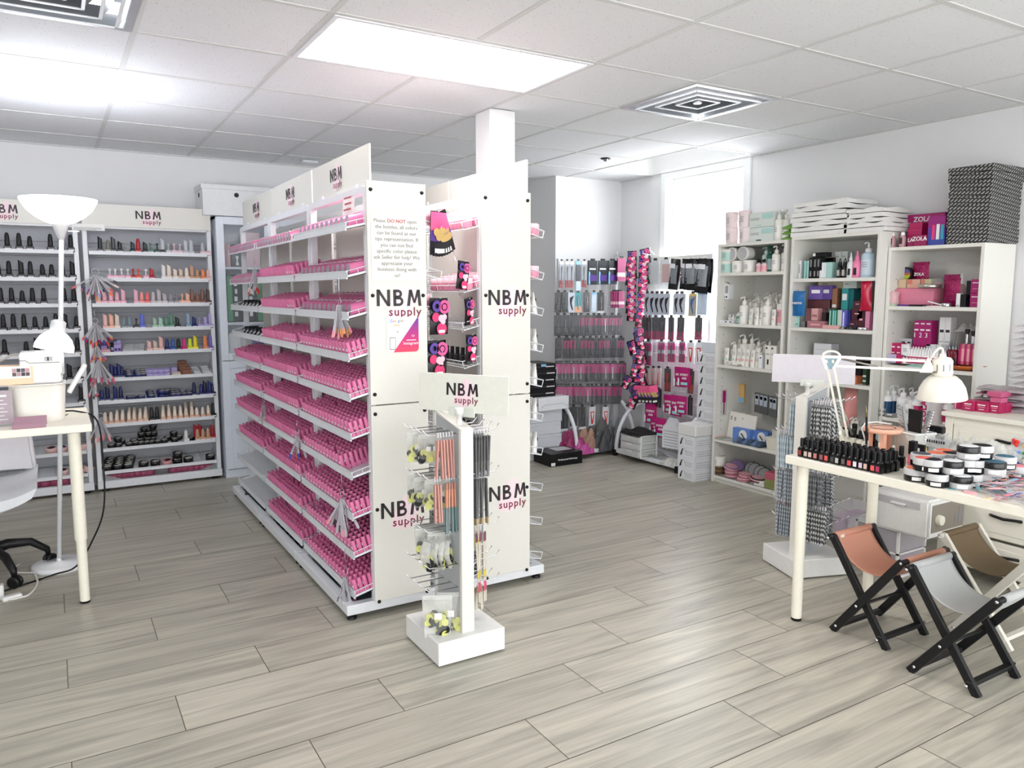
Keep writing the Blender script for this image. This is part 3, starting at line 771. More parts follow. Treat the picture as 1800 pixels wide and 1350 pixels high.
jars(sp, 9, JB, JB, SILV, 'large black pot with silver lid sticker, {} on the bottom tray of coloured rack', 'large black pots on the coloured rack')
jars([(px2x(792, 9), .04, 0)], 9, JP, JP, M('black_print', (24, 24, 24), .4), 'pink pot with black lid sticker on the bottom tray of coloured rack', None)
for g, (a, b, n) in enumerate(((330, 650, 7), (850, 1150, 7))):
    for i in range(n):
        inst('pot', JAR, f'rose pot behind the base gusset, {nth(i)} of the {"lamp-side" if not g else "cabinet-side"} bunch at rack foot', 'jar', (px2x(a+(b-a)*i/(n-1), 9), RY+.10, .064), 0, 'rose pots in the rack bases', {'body_colour': JPD, 'cap_colour': JPD, 'lid_sticker_colour': JPD})
# flat pots in blocks on trays six and seven
def block(z, ti, col, n, lab, rows=1):
    for r in range(n):
        inst('pot', JARS, lab.format(nth(r)), 'jar', on_tray(px2x(z, ti), ti, .035+.044*(r % 3), .03*(r//3)), (TILT, 0, 0), lab.split(',')[0]+'s', {'body_colour': PM(col), 'cap_colour': PM(col), 'lid_sticker_colour': SILV if 'navy' in col else PM('lavender')})
for j, (z, ti, c, n) in enumerate(((470,5,'navy',3),(548,5,'navy',3),(590,5,'deep navy',3),(472,6,'navy',1),(500,6,'deep navy',1),(570,6,'navy',1),(655,6,'navy',3),(745,6,'navy',4),(790,6,'deep navy',4),(845,6,'navy',3),(885,6,'navy',3),(935,6,'deep navy',1),(980,6,'navy',2))):
    block(z, ti, c, n, f'{c} pot, {{}} in the {nth(j)} blue stack of the {NORD[ti]} tray')
for j, z in enumerate((640, 685, 740, 785)): block(z, 5, 'lavender', 4, f'lavender pot, {{}} in the {nth(j)} lavender stack of the sixth tray')
# small boxes
def smallbox(name, lab, cat, x, ti, size, col, depth, group=None, up=0., tilt=True, label_col=None):
    mb = MB(); w, d, h = size; mb.box(-w/2, 0, 0, w/2, d, h, col); o = mb.obj(name, None, .0012)
    tag(o, lab, cat, group); o.location = on_tray(x, ti, depth, up); o.rotation_euler = (TILT if tilt else 0, 0, 0)
    if label_col: l = MB(); l.box(-w*.35, -.0006, h*.3, w*.35, 0, h*.6, label_col); l.obj('label', o)
    return o
LAV = PM('lavender'); PUR = PM('purple')
smallbox('carton', 'purple carton at the lamp end of the fifth tray, coloured rack', 'box', px2x(258, 4), 4, (.05, .04, .075), PUR, .06, label_col=LAV)
smallbox('carton', 'pink low carton before the purple carton on the fifth tray', 'box', px2x(270, 4), 4, (.055, .04, .03), PM('pale pink'), .012)
smallbox('carton', 'narrow black carton with pale label on the fifth tray', 'box', px2x(325, 4), 4, (.022, .03, .075), BLACK, .02, label_col=LAV)
for i, (z, d, u) in enumerate(((356,.02,0),(386,.02,0),(356,.06,.01),(386,.06,.02))): smallbox('carton', f'lavender carton, {nth(i)} of the four in a stack, fifth tray', 'box', px2x(z, 4), 4, (.024, .035, .062), LAV, d, 'lavender cartons on the fifth tray', up=u, label_col=PUR)
LG = M('pale_grey_card', (206, 208, 212), .5)
for c in range(2):
    for q in range(2):
        for r in range(4):
            smallbox('tray_box', f'flat pale grey box, {nth(r)} from front, {nth(c*2+q)} column on the fifth tray', 'box', px2x(435+90*c+44*q+7*r, 4), 4, (.033, .032, .022), LG, .012+.036*r, 'pale grey boxes on the fifth tray', up=.002*r, label_col=DARKINK)
for i in range(4): smallbox('carton', f'brown carton, {nth(i)} of the leaning brown stack on the sixth tray', 'box', px2x(958-8*i, 5), 5, (.062, .03, .045+.012*i), PM('chocolate'), .012+.034*i, 'brown cartons on the sixth tray')
smallbox('carton', 'small cream carton with lavender top beside the brown cartons', 'box', px2x(868, 5), 5, (.06, .05, .022), PM('cream'), .015)
smallbox('pot_box', 'small lavender pot box behind the cream carton on sixth tray', 'box', px2x(858, 5), 5, (.04, .035, .05), LAV, .07)
for c in range(2):
    for i in range(4): smallbox('carton', f'white flat carton, {nth(i)} in the {"inner" if c == 0 else "outer"} white stack at cabinet end, sixth tray', 'box', px2x((1048, 1132)[c]-3*i, 5), 5, (.05, .034, .02), M('white_card', (226, 228, 232), .5), .012+.037*i, 'white cartons on the sixth tray', up=.003*i, label_col=GREYPRINT)
# black bottles of the other rack
for ti in range(8):
    xs = [-.405+.061*i+random.uniform(-.005, .005) for i in range(10)]
    for i, x in enumerate(xs):
        if random.random() < .06: continue
        if ti == 7 and x < .05: continue
        k = random.choice('tttxm')
        inst('nail_polish_bottle', PB[k], f'black nail polish bottle, {nth(i)} along the {NORD[ti]} tray of the black rack', 'bottle', (x, RY+.03, RZ[ti]+.008), random.uniform(-.1, .1), 'black nail polish bottles', {'body_colour': PM('black'), 'cap_colour': M('matt_black_cap', (22, 22, 26), .55)}, scale=1.42)
for ti in (8, 9):
    for i, x in enumerate((-.06, .0, .125, .165) if ti == 8 else (.0, .10, .16)):
        inst('pot', JAR, f'pink pot, {nth(i)} on the {NORD[ti]} tray of the black rack', 'jar', (x, RY+.05, RZ[ti]+.018), (TILT, 0, i), 'pink pots on the black rack', {'body_colour': M('pale_pink_jar', (228, 190, 186), .35), 'cap_colour': M('pale_pink_jar'), 'lid_sticker_colour': M('black_print')})
for i in range(9):
    inst('pot', JAR, f'rose pot in the base of the black rack, {nth(i)} from its outer end', 'jar', (-.42+.062*i, RY+.10, .064), 0, 'rose pots in the rack bases', {'body_colour': JPD, 'cap_colour': JPD, 'lid_sticker_colour': JPD})
# price slip bridging the two headers
p = MB(); p.box(-.10, -.0008, -.022, .10, 0, .022, PAPER); o = tag(p.obj('paper_sign', None, loc=(.255, RY-.014, 1.873)), 'long white paper slip fixed between the two rack headers', 'notice')
for k in range(3): q = MB(); q.box(-.09, -.0014, -.006-.006*k, .08-.03*(k == 2), -.0008, -.0035-.006*k, GREYPRINT); q.obj('print_line', o)

# ---------------------------------------------------------------- swatch rings
TIPC = M('clear_tip_plastic', (200, 198, 204), .25, alpha=.72)
SWC = [(206, 72, 92), (228, 150, 160), (240, 120, 80), (70, 74, 160), (150, 90, 160), (214, 60, 50), (230, 200, 190), (60, 60, 66), (180, 180, 188), (240, 170, 120), (190, 40, 90), (120, 140, 200)]
def tip_mesh(ln, ci):
    b = MB(); w = .007
    b.prism([(-w*.35, 0), (w*.35, 0), (w*.6, -ln*.5), (w, -ln*.8), (-w, -ln*.8), (-w*.6, -ln*.5)], -.0007, .0007, TIPC)
    c = MB(); k = M(f'swatch_{ci}', SWC[ci], .25)
    c.prism([(-w, -ln*.8), (w, -ln*.8), (w*.9, -ln*.96), (w*.4, -ln), (-w*.4, -ln), (-w*.9, -ln*.96)], -.0009, .0009, k)
    return b.mesh('tip'), c.mesh('swatch')
_tips = {}
def swatch_ring(loc, label, n=12, ln=.1, spread=40, cols=range(12), rz=0., hook=None, r=.018):
    t = thing('swatch_ring', label, 'sample ring', loc, rz, 'nail colour sample rings')
    g = MB(); g.tube([(r*math.cos(a), 0, r*math.sin(a)-r) for a in [2*PI*k/20 for k in range(20)]], .0012, CHROME, 5, True); g.obj('ring', t)
    if hook:
        h = MB(); h.tube([(0, 0, 0), (0, -.002, hook*.5), (-.004, 0, hook*.8), (.004, 0, hook)], .0014, CHROME if hook < .2 else BLACK, 5); h.obj('hook', t)
    cols = list(cols)
    for k in range(n):
        ci = cols[k % len(cols)]; key = (ln, ci)
        if key not in _tips: _tips[key] = tip_mesh(ln, ci)
        a = R(-spread+2*spread*k/max(1, n-1)+random.uniform(-9, 9)); sc = random.uniform(.82, 1.08)
        o = link('tip', _tips[key][0], t, (0, random.uniform(-.012, .012), -2*r+.003), (random.uniform(-.22, .22), -a, random.uniform(-.9, .9))); o.scale = (1, 1, sc)
        link('swatch', _tips[key][1], o)
    return t
y = RY-.03
swatch_ring((at(167, 470, 'Y', y).x, y, 1.59), 'wide fan of colour sample sticks hanging highest between the racks', 20, .175, 62, r=.024)
swatch_ring((at(166, 548, 'Y', y).x, y, 1.245), 'fan of red and blue sample sticks hanging second between the racks', 18, .17, 48, (0, 5, 3, 2, 10, 8), hook=.06)
swatch_ring((at(168, 590, 'Y', y).x, y+.01, 1.10), 'short bunch of orange sample sticks hanging third between the racks', 14, .13, 26, (2, 5, 9, 4))
swatch_ring((at(172, 618, 'Y', y).x, y-.01, .99), 'bunch of magenta sample sticks hanging fourth between the racks', 20, .19, 34, (10, 0, 1, 8, 8))
swatch_ring((at(164, 678, 'Y', y).x, y+.01, .815), 'tiny bunch of dark red sample sticks under the magenta bunch', 8, .10, 20, (0, 7, 1))
swatch_ring((at(176, 722, 'Y', y).x, y, .575), 'lowest bunch of pale pink sample sticks between the racks', 16, .17, 20, (1, 6, 1))
gy = 3.10
swatch_ring((1.055, 4.73, 1.60), 'clear and red sample sticks hanging on the far bay of the island', 8, .15, 12, (5, 6, 8), -PI/2, .05, .022)
swatch_ring((1.06, 3.20, 1.40), 'white and peach sample sticks hanging from second tray beside the notice', 14, .14, 22, (9, 1, 6, 9), -PI/2, .09, .016)
swatch_ring((1.05, 4.62, .80), 'pale sample sticks hanging on the middle bay of the island', 9, .10, 16, (8, 6), -PI/2, .03, .022)
swatch_ring((1.05, 3.90, .73), 'sample sticks with blue and red tips where two bays meet', 9, .13, 18, (3, 5, 8), -PI/2, .04, .022)
swatch_ring((1.045, 3.19, .575), 'broad clear sample fan with dark tips on the near bay', 16, .16, 26, (8, 1, 7, 8), -PI/2, .07, .026)
swatch_ring((1.045, 3.17, .225), 'lowest clear sample bunch on the near bay', 12, .13, 18, (8, 8, 7), -PI/2, .09, .026)

# ---------------------------------------------------------------- storage cabinet and the box on it
x0, x1, y0, y1 = 1.085, 1.90, 6.085, 6.375
t = thing('storage_cabinet', 'tall white cabinet with glass upper door behind the island', 'cabinet', ((x0+x1)/2, y0, 0)); h = (x1-x0)/2
CW = M('cool_white_cabinet', (222, 228, 238), .4)
b = MB(); b.box(-h, .02, 0, h, .29, .06, CW); b.box(-h, .02, .06, -h+.018, .29, 1.99, CW); b.box(h-.018, .02, .06, h, .29, 1.99, CW); b.box(-h, .02, 1.97, h, .29, 1.99, CW); b.box(-h, .275, .06, h, .29, 1.97, CW)
for z in (.06, .93, 1.18, 1.60): b.box(-h+.018, .03, z, h-.018, .275, z+.018, CW)
b.obj('carcass', t, .001)
def door(x0, x1, z0, z1, glass, fr=.055):
    d = MB()
    for q in ((x0, z0, x0+fr, z1), (x1-fr, z0, x1, z1), (x0+fr, z0, x1-fr, z0+fr), (x0+fr, z1-fr, x1-fr, z1)): d.box(q[0], 0, q[1], q[2], .02, q[3], CW)
    if not glass: d.box(x0+fr, .006, z0+fr, x1-fr, .014, z1-fr, CW)
    o = d.obj('door', t, .002)
    if glass: g = MB(); g.box(x0+fr, .008, z0+fr, x1-fr, .011, z1-fr, M('cabinet_glass', (200, 210, 215), .05, alpha=.12)); g.obj('pane', o)
    k = MB(); k.lathe([(.006, 0), (.006, .012), (.013, .018), (.011, .026)], CHROME, 12, T=Matrix.Rotation(PI/2, 4, 'X')); k.obj('knob', o, loc=((x1-fr/2 if x0 < -.1 else x0+fr/2), 0, (z0+.12 if glass else z1-.12)))
for a, bb in ((-h, -.002), (.002, h)): door(a, bb, .07, .905, False); door(a, bb, .91, 1.985, True)
def cbox(name, lab, x, z, w, d, hh, mat, txt=None, stripe=None, cat='box', y=6.13):
    m = MB(); m.box(0, 0, 0, w, d, hh, mat); o = tag(m.obj(name, None, .002, loc=(x, y, z)), lab, cat)
    if stripe: s_ = MB(); s_.box(w*.06, -.001, hh*.02, w*.4, 0, hh*.98, stripe); s_.obj('stripe', o)
    if txt:
        s_ = MB()
        for k in range(5): s_.box(w*(.55+.06*(k % 2)), -.001, hh*(.12+.16*k), w*.78, 0, hh*(.22+.16*k), WPRINT)
        s_.obj('print_blocks', o)
    return o
GRN = M('green_print', (60, 150, 90), .4)
cbox('carton', 'tall black and green carton nearest the rack inside glass cabinet', 1.15, 1.20, .10, .12, .36, BLACK, 'DRYER', GRN)
cbox('carton', 'second tall black and green carton inside glass cabinet', 1.26, 1.20, .10, .12, .36, BLACK, 'DRYER', GRN)
cbox('carton', 'third tall black and green carton at the glass edge', 1.37, 1.20, .10, .12, .36, BLACK, 'DRYER', GRN)
cbox('carton', 'rosy carton at rack side on the upper cabinet shelf', 1.145, 1.62, .045, .1, .17, M('dusty_rose_card', (190, 150, 156), .5))
o = cbox('carton', 'dark grey carton with white logo shape on the upper cabinet shelf', 1.195, 1.62, .08, .1, .17, M('dark_slate_card', (70, 76, 84), .4))
s_ = MB(); s_.lathe([(.012, 0), (.012, .012), (.005, .03), (.005, .04), (.012, .06), (.010, .07)], PAPER, 12); s_.obj('white_motif', o, loc=(.04, -.008, .01))
cbox('carton', 'white topped dusty pink carton on the upper cabinet shelf', 1.28, 1.62, .13, .12, .26, M('pink_white_card', (226, 198, 206), .5))
for i, (x, c) in enumerate(((1.15, (226, 228, 230)), (1.24, (180, 184, 190)), (1.33, (96, 88, 170)))):
    m = MB(); m.grid(lambda u, v: (.09*u, -.012*math.sin(PI*u)*math.sin(PI*v), .17*v), 6, 6, M(f'pouch_{i}', c, .25, bump=.5)); m.grid(lambda u, v: (.09*u, .03*math.sin(PI*u)*math.sin(PI*v), .17*v), 6, 6, M(f'pouch_{i}'))
    tag(m.obj('pouch', None, loc=(x, 6.15, .95)), ('white foil pouch at the cabinet door hinge', 'grey foil pouch in the middle of cabinet shelf', 'violet foil pouch on the low glass shelf')[i], 'pouch')
t = thing('storage_box', 'large white lidded box with round holes on top of cabinet', 'box', (1.24, 6.215, 1.992))
b = MB(); b.box(-.24, -.14, 0, .24, .15, .20, M('white_cardboard', (226, 227, 229), .6)); bo = b.obj('box_body', t, .003)
l = MB(); l.box(-.25, -.15, .19, .25, .16, .226, M('white_cardboard')); lo = l.obj('lid', t, .003)
for x, yy, rot in ((.0, -.1415, PI/2), (-.2415, 0, 0)):
    k = MB(); T = Matrix.Rotation(PI/2, 4, 'X') if rot else Matrix.Rotation(PI/2, 4, 'Y')
    k.lathe([(.017, -.003), (.017, .003)], BLACK, 16, T=T); k.obj('grip_hole', bo, loc=(x, yy, .155))
m = MB(); m.grid(lambda u, v: (-.2+.42*u, -.148-.012*math.sin(PI*v)-.006*math.sin(9*u+4*v), .005+.13*v+.02*math.sin(5*u)), 12, 6, FILMW); tag(m.obj('plastic_bag', None, loc=(1.24, 6.245, 1.992)), 'crumpled clear plastic bag in front of the white box on cabinet', 'plastic bag')
# ================================================================ counter desk, floor lamp, chair
IVORY = M('ivory_laminate', (238, 234, 220), .4, var=.02); IVLEG = M('ivory_leg_paint', (236, 232, 216), .4)
DZ = .838
t = thing('desk', 'ivory counter desk on round telescopic legs by the floor lamp', 'desk', (-.5, 4.17, 0))
b = MB(); b.box(-.72, -.30, .803, .625, .30, DZ, IVORY); b.obj('desk_top', t, .003)
def tele_leg(t, x, y, ztop, split=.30, r=.026):
    l = MB(); l.lathe([(r*.82, .008), (r*.82, split+.01)], IVLEG, 18); l.lathe([(r, split), (r, ztop)], IVLEG, 18)
    o = l.obj('leg', t, loc=(x, y, 0)); f = MB(); f.lathe([(r*.8, 0), (r*.86, .003), (r*.86, .010)], BLACK, 16); f.obj('foot', o)
    k = MB(); k.lathe([(r*1.5, ztop-.004), (r*1.5, ztop)], STEELW, 16); k.obj('mounting_plate', o); return o
tele_leg(t, .554, -.24, .803); tele_leg(t, -.66, -.24, .803); tele_leg(t, -.66, .24, .803); tele_leg(t, .05, .24, .803)

# floor lamp with uplight bowl and reading shade
GLOW = M('glowing_glass_bowl', (255, 252, 250), .4, emit=2.6, var=.003); LW = M('lamp_white', (224, 226, 228), .35)
t = thing('floor_lamp', 'white floor lamp with lit bowl and small reading shade behind desk', 'floor lamp', (-.043, 4.52, 0))
b = MB(); b.lathe([(.125, 0), (.128, .006), (.126, .022), (.118, .028), (.012, .034), (.012, .05)], LW, 40); b.obj('base', t)
tp = Vector((.108, -.03, 1.685))
p = MB(); p.tube([(0, 0, .03), tp*.5+Vector((0, 0, .01)), tp], .0115, LW, 12); p.obj('pole', t)
p = MB(); p.lathe([(.012, 0), (.02, .02), (.036, .07), (.04, .085)], M('frosted_collar', (196, 196, 198), .4), 24); p.obj('bowl_collar', t, loc=tp)
bw = MB(); bw.lathe([(.035, .075), (.07, .088), (.11, .112), (.145, .145), (.168, .185), (.172, .20), (.167, .20), (.14, .15), (.10, .118), (.03, .09)], GLOW, 40); bw.obj('glass_bowl', t, loc=tp)
bb = MB(); bb.lathe([(.0001, .09), (.02, .10), (.024, .125), (.012, .15), (.0001, .155)], M('lit_bulb', (255, 252, 248), .4, emit=6., var=.003), 14); bb.obj('bulb', t, loc=tp)
a = MB(); a.tube([tp*.60, tp*.60+Vector((.012, -.05, .01)), tp*.60+Vector((.012, -.07, .10)), tp*.60+Vector((-.004, -.075, .24)), tp*.60+Vector((-.02, -.075, .27))], .007, LW, 8); a.obj('reading_arm', t)
T = Matrix.Translation(tp*.60+Vector((-.022, -.08, .13))) @ Matrix.Rotation(R(12), 4, 'Y')
hd = MB(); hd.lathe([(.088, .0), (.086, .025), (.070, .06), (.045, .085), (.028, .095), (.027, .092), (.066, .058), (.083, .0)], M('glowing_shade', (255, 252, 248), .4, emit=2.2, var=.003), 32, T=T); ho = hd.obj('reading_shade', t)
hc = MB(); hc.lathe([(.03, .092), (.034, .10), (.034, .14), (.02, .15), (.006, .152), (.005, .165)], LW, 20, T=T); hc.obj('shade_holder', ho)
sw = MB(); sw.box(.0, -.004, 0, .05, .004, .006, LW); sw.obj('switch', t, loc=tp+Vector((.03, -.02, .04)))
def point(name, loc, e, col, r=.05):
    l = bpy.data.lights.new(name, 'POINT'); l.energy = e; l.color = col; l.shadow_soft_size = r; o = bpy.data.objects.new(name, l); COL.objects.link(o); o.location = loc
point('uplight_bulb', Vector((-.043, 4.52, 0))+tp+Vector((0, 0, .235)), 11, (.82, .88, 1), .06)

# objects on the desk
def on_desk(px, py): v = at(px, py, 'Z', DZ); return v
a, c = on_desk(18, 746), on_desk(119, 733)
bx0, bx1 = a.x, c.x; by = 4.13
t = thing('storage_bin', 'long white rounded bin standing on the counter desk', 'storage bin', ((bx0+bx1)/2, by, DZ))
def oval(hx, hy, r=.06, n=8): return rrect(-hx, -hy, hx, hy, r, n)
hx = (bx1-bx0)/2
def loft(mb, rings, m):
    n = len(rings[0][0]); v = []
    for poly, z in rings: v += [(p[0], p[1], z) for p in poly]
    f = [(i*n+k, i*n+(k+1) % n, (i+1)*n+(k+1) % n, (i+1)*n+k) for i in range(len(rings)-1) for k in range(n)]
    mb.add(v, f, m, True); mb.add(v[:n], [tuple(range(n))], m)
b = MB(); loft(b, [(oval(hx-.01, .085), .0), (oval(hx, .095), .17), (oval(hx-.005, .09), .17), (oval(hx-.015, .08), .012)], M('ivory_plastic_bin', (238, 235, 226), .35)); b.mesh
b.obj('bin_body', t)
r = MB(); r.tube([(x, y, .17) for x, y in oval(hx, .095)], .004, M('ivory_plastic_bin'), 6, True); r.obj('rim', t)
# label printer on the bin
lp = at(73, 680, 'Y', by-.06)
t = thing('label_printer', 'small white label printer standing on the bin', 'printer', (lp.x, by, DZ+.172))
b = MB(); b.box(-.078, -.06, 0, .078, .07, .145, WHITE); bo = b.obj('printer_body', t, .006, 2)
s = MB(); s.tube([(-.078, -.061, .108), (-.055, -.061, .108), (-.04, -.061, .096), (.078, -.061, .096)], .0012, GREYPRINT, 4); s.obj('lid_seam', bo)
s = MB(); s.box(.02, -.0625, .104, .05, -.06, .122, GREYM); s.obj('button', t); s = MB(); s.box(.03, -.0635, .104, .036, -.0615, .122, BLACK); s.obj('slot', t)
tb = MB(); tb.box(-.078, -.075, -.004, .10, .075, .0, CLEAR); tag(tb.obj('clear_sheet', None, loc=(lp.x, by, DZ+.1745)), 'clear acrylic sheet lying across the bin under the printer', 'sheet')
cb = at(26, 687, 'Y', by-.07)
t = thing('card_box', 'peach and white card box with photo collage on the bin', 'box', (cb.x-.005, by-.01, DZ+.172))
b = MB(); b.box(-.085, -.05, 0, .082, .05, .085, M('peach_card', (252, 214, 180), .5)); bo = b.obj('box_body', t, .002)
b = MB(); b.box(-.085, -.0512, .03, .07, -.05, .085, PAPER); b.obj('white_band', bo)
for k in range(8):
    q = MB(); q.box(-.0+.017*(k % 4), -.0522, .04+.018*(k//4), .015+.017*(k % 4), -.0512, .056+.018*(k//4), M(f'photo_tile_{k % 3}', ((90, 60, 72), (190, 150, 160), (40, 36, 48))[k % 3], .4)); q.obj('photo_tile', bo)
cw = MB(); pts = [(-.22, 0, .0), (-.20, .02, .06), (-.14, .03, .085), (-.08, .02, .06), (-.06, .0, .04)]
cw.tube([(cb.x+.16+p[0], by+.02+p[1], DZ+.19+p[2]) for p in [(-.24,.02,.03),(-.22,.03,.08),(-.17,.035,.11),(-.11,.03,.115),(-.07,.0,.10)]], .005, M('grey_cable', (170, 168, 162), .5), 7); tag(cw.obj('printer_cable', None), 'thick pale grey cable arching behind the label printer', 'cable')
tl = [on_desk(120, 705), 0]
p0 = at(121, 690, 'Y', by+.03); p1 = at(150, 640, 'Y', by+.03)
m = MB(); m.bar(p0, p1, .020, .05, WHITE, up=(0, 1, 0)); o = tag(m.obj('tablet_arm', None, .004), 'slanted white slab leaning out of the bin end', 'slab')
sg = at(6, 748, 'Z', DZ)
t = thing('sign_card', 'mauve printed sign card in clear holder on desk edge', 'sign', (sg.x-.03, sg.y-.01, DZ))
MAUVE = M('mauve_card', (160, 120, 136), .4)
b = MB(); b.box(-.07, -.002, .01, .068, .002, .155, MAUVE); bo = b.obj('card', t); g = MB(); g.box(-.072, -.006, 0, .072, -.003, .158, CLEAR); g.box(-.072, -.03, 0, .072, .03, .006, CLEAR); g.obj('holder', t, .001)
q = MB()
for i in range(7): q.box(-.045+.01*(i % 3), -.0028, .128-.017*i, .05-.012*(i % 2), -.002, (.138 if not i else .132)-.017*i, WPRINT)
q.obj('print_lines', bo)
ch = on_desk(52, 752)
t = thing('card_holder', 'mauve business card holder lying at the desk edge', 'card holder', (ch.x, ch.y, DZ))
b = MB(); b.box(-.062, -.022, 0, .062, .014, .022, MAUVE); b.obj('tray', t, .002); c = MB(); c.box(-.056, -.012, .022, .066, .055, .026, MAUVE, T=Matrix.Rotation(R(24), 4, 'X')); c.obj('card_stack', t, .0008)
m = MB(); q = [on_desk(40, 744), on_desk(75, 742), on_desk(105, 737), on_desk(119, 729)]; m.tube([v+Vector((0, 0, .003)) for v in q], .0022, BLACK, 5); tag(m.obj('thin_cable', None), 'thin black cable lying along the foot of the bin', 'cable')

# white office chair on black castor base
t = thing('office_chair', 'white shell office chair on black castor base behind desk', 'chair', (-.36, 4.55, 0)); SHELL = M('white_chair_shell', (228, 230, 236), .25); SG = M('grey_chair_back', (206, 204, 208), .4)
def seat(u, v):
    a = (u-.5)*2; x = .25*a; y = -.24+.46*v; z = .455+.055*abs(a)**2.5+.03*(1-v)*0 - .03*(v < .12)*(1-v/.12)
    return (x, y, z)
b = MB(); b.grid(seat, 16, 12, SHELL); b.grid(lambda u, v: (seat(u, v)[0]*.9, seat(u, v)[1], seat(u, v)[2]-.04-.02*math.sin(PI*u)), 16, 12, SHELL); 
for k in range(16):
    for v in (0, 1):
        a0, a1 = seat(k/16, v), seat((k+1)/16, v); b.add([a0, a1, (a1[0]*.9, a1[1], a1[2]-.05), (a0[0]*.9, a0[1], a0[2]-.05)], [(0, 1, 2, 3)], SHELL, True)
b.obj('seat', t)
b = MB(); fn = lambda o: (lambda u, v: ((.235-.03*v)*(u-.5)*2, .20+.10*v-.05*math.cos((u-.5)*PI)*-1-.05+o, .50+.37*v))
b.grid(fn(0), 14, 8, SG); b.grid(fn(.018), 14, 8, SG); b.tube([fn(.009)(0, k/8) for k in range(9)]+[fn(.009)(k/14, 1) for k in range(15)]+[fn(.009)(1, 1-k/8) for k in range(9)], .012, SG, 6); b.obj('backrest', t)
b = MB(); b.lathe([(.05, .40), (.05, .425), (.024, .42)][::-1], BLACK, 14); b.lathe([(.03, .09), (.03, .26), (.018, .26), (.018, .42)], BLACK, 14); b.obj('gas_column', t)
for k in range(5):
    a = 2*PI*k/5+R(-62); u = Vector((math.cos(a), math.sin(a), 0)); l = MB()
    l.tube([Vector((0, 0, .13)), u*.10+Vector((0, 0, .15)), u*.20+Vector((0, 0, .14)), u*.27+Vector((0, 0, .085)), u*.275+Vector((0, 0, .055))], [.034, .026, .021, .017, .012], BLACK, 10); lo = l.obj('leg', t)
    w = MB(); T = Matrix.Translation(u*.28+Vector((0, 0, .03))) @ Matrix.Rotation(a+.5, 4, 'Z') @ Matrix.Rotation(PI/2, 4, 'X')
    for z in (-.02, .008): w.lathe([(.022, z), (.03, z+.003), (.03, z+.012), (.022, z+.015)], BLACK, 16, T=T)
    w.obj('castor', lo)
# floor cables
def fl(px, py, z=.006): v = at(px, py, 'Z', 0); v.z = z; return v
m = MB(); pts = [Vector((.0, 4.30, DZ+.008)), Vector((.08, 4.27, DZ+.008)), Vector((.16, 4.22, .80)), Vector((.175, 4.22, .60)), Vector((.165, 4.22, .36)), Vector((.11, 4.25, .2)), Vector((.03, 4.3, .06)), fl(95, 1012), fl(50, 1027), fl(0, 1043), fl(-60, 1060)]
sm_ = []
for i in range(len(pts)-1):
    for k in range(5):
        p0, p1, p2, p3 = pts[max(i-1, 0)], pts[i], pts[i+1], pts[min(i+2, len(pts)-1)]; u = k/5
        sm_.append(.5*((2*p1)+(p2-p0)*u+(2*p0-5*p1+4*p2-p3)*u*u+(3*p1-p0-3*p2+p3)*u**3))
m.tube(sm_+[pts[-1]], .0042, BLACK, 7); tag(m.obj('power_cable', None), 'black power cable hanging from desk and crossing the floor', 'cable')
def spline(pts, n=6):
    o = []
    for i in range(len(pts)-1):
        p0, p1, p2, p3 = pts[max(i-1, 0)], pts[i], pts[i+1], pts[min(i+2, len(pts)-1)]
        for k in range(n):
            u = k/n; o.append(.5*((2*p1)+(p2-p0)*u+(2*p0-5*p1+4*p2-p3)*u*u+(3*p1-p0-3*p2+p3)*u**3))
    return o+[pts[-1]]
WC = M('white_cable', (222, 220, 214), .45)
m = MB(); m.tube(spline([fl(62, 1012), fl(66, 1024), fl(62, 1036), fl(50, 1048), fl(34, 1053), fl(20, 1056), fl(4, 1056), fl(-30, 1052)]), .005, WC, 7); tag(m.obj('lamp_cable', None), 'white lamp cable looping on the floor by the castor', 'cable')
m = MB(); m.tube(spline([fl(140, 996), fl(115, 1006), fl(85, 1010), fl(55, 1009), fl(30, 1008), fl(24, 1001), fl(35, 994)]), .0045, WC, 7); tag(m.obj('white_cable', None), 'white cable curling around the round lamp base', 'cable')
q = fl(21, 1053); m = MB(); m.box(-.04, -.018, 0, .04, .018, .02, WHITE, T=Matrix.Rotation(R(18), 4, 'Z')); o = tag(m.obj('inline_switch', None, .004, loc=(q.x, q.y, 0)), 'white inline adapter on the white floor cable', 'adapter')
q = fl(-2, 1050); m = MB(); m.box(-.03, -.02, 0, .022, .02, .06, WHITE); tag(m.obj('power_strip', None, .004, loc=(q.x, q.y, 0)), 'white power plug block at the end of floor cable', 'plug')
# ================================================================ counter-sign stand in front of the island
SXc, SY0, SY1 = 1.3295, 2.515, 2.83
t = thing('hook_stand', 'white floor stand with wire hooks and shop sign before the island', 'display stand', (SXc, 0, 0))
b = MB(); b.box(-.146, SY0, .006, .146, SY1, .098, WHITE); b.obj('base', t, .003)
for x in (-.11, .11):
    for y in (SY0+.04, SY1-.04):
        f = MB(); f.lathe([(.015, 0), (.015, .008)], BLACK, 10); f.obj('foot', t, loc=(x, y, 0))
b = MB(); b.box(-.027, SY0+.035, .098, .027, SY0+.055, .905, PANEL); b.prism([(SY0+.035, .905), (SY0+.055, .905), (SY1-.03, .96), (SY1-.03, .945)], -.027, .027, PANEL, plane='YZ'); b.box(-.027, SY1-.05, .098, .027, SY1-.03, .95, PANEL); b.obj('spine', t, .002)
PEG = M('perforated_grey_sheet', (176, 180, 182), .45)
for s in (-1, 1):
    b = MB(); b.prism([(SY0+.056, .098), (SY1-.05, .098), (SY1-.05, .945), (SY0+.056, .90)], s*.018-.002, s*.018+.002, PEG, plane='YZ'); b.obj('side_sheet', t)
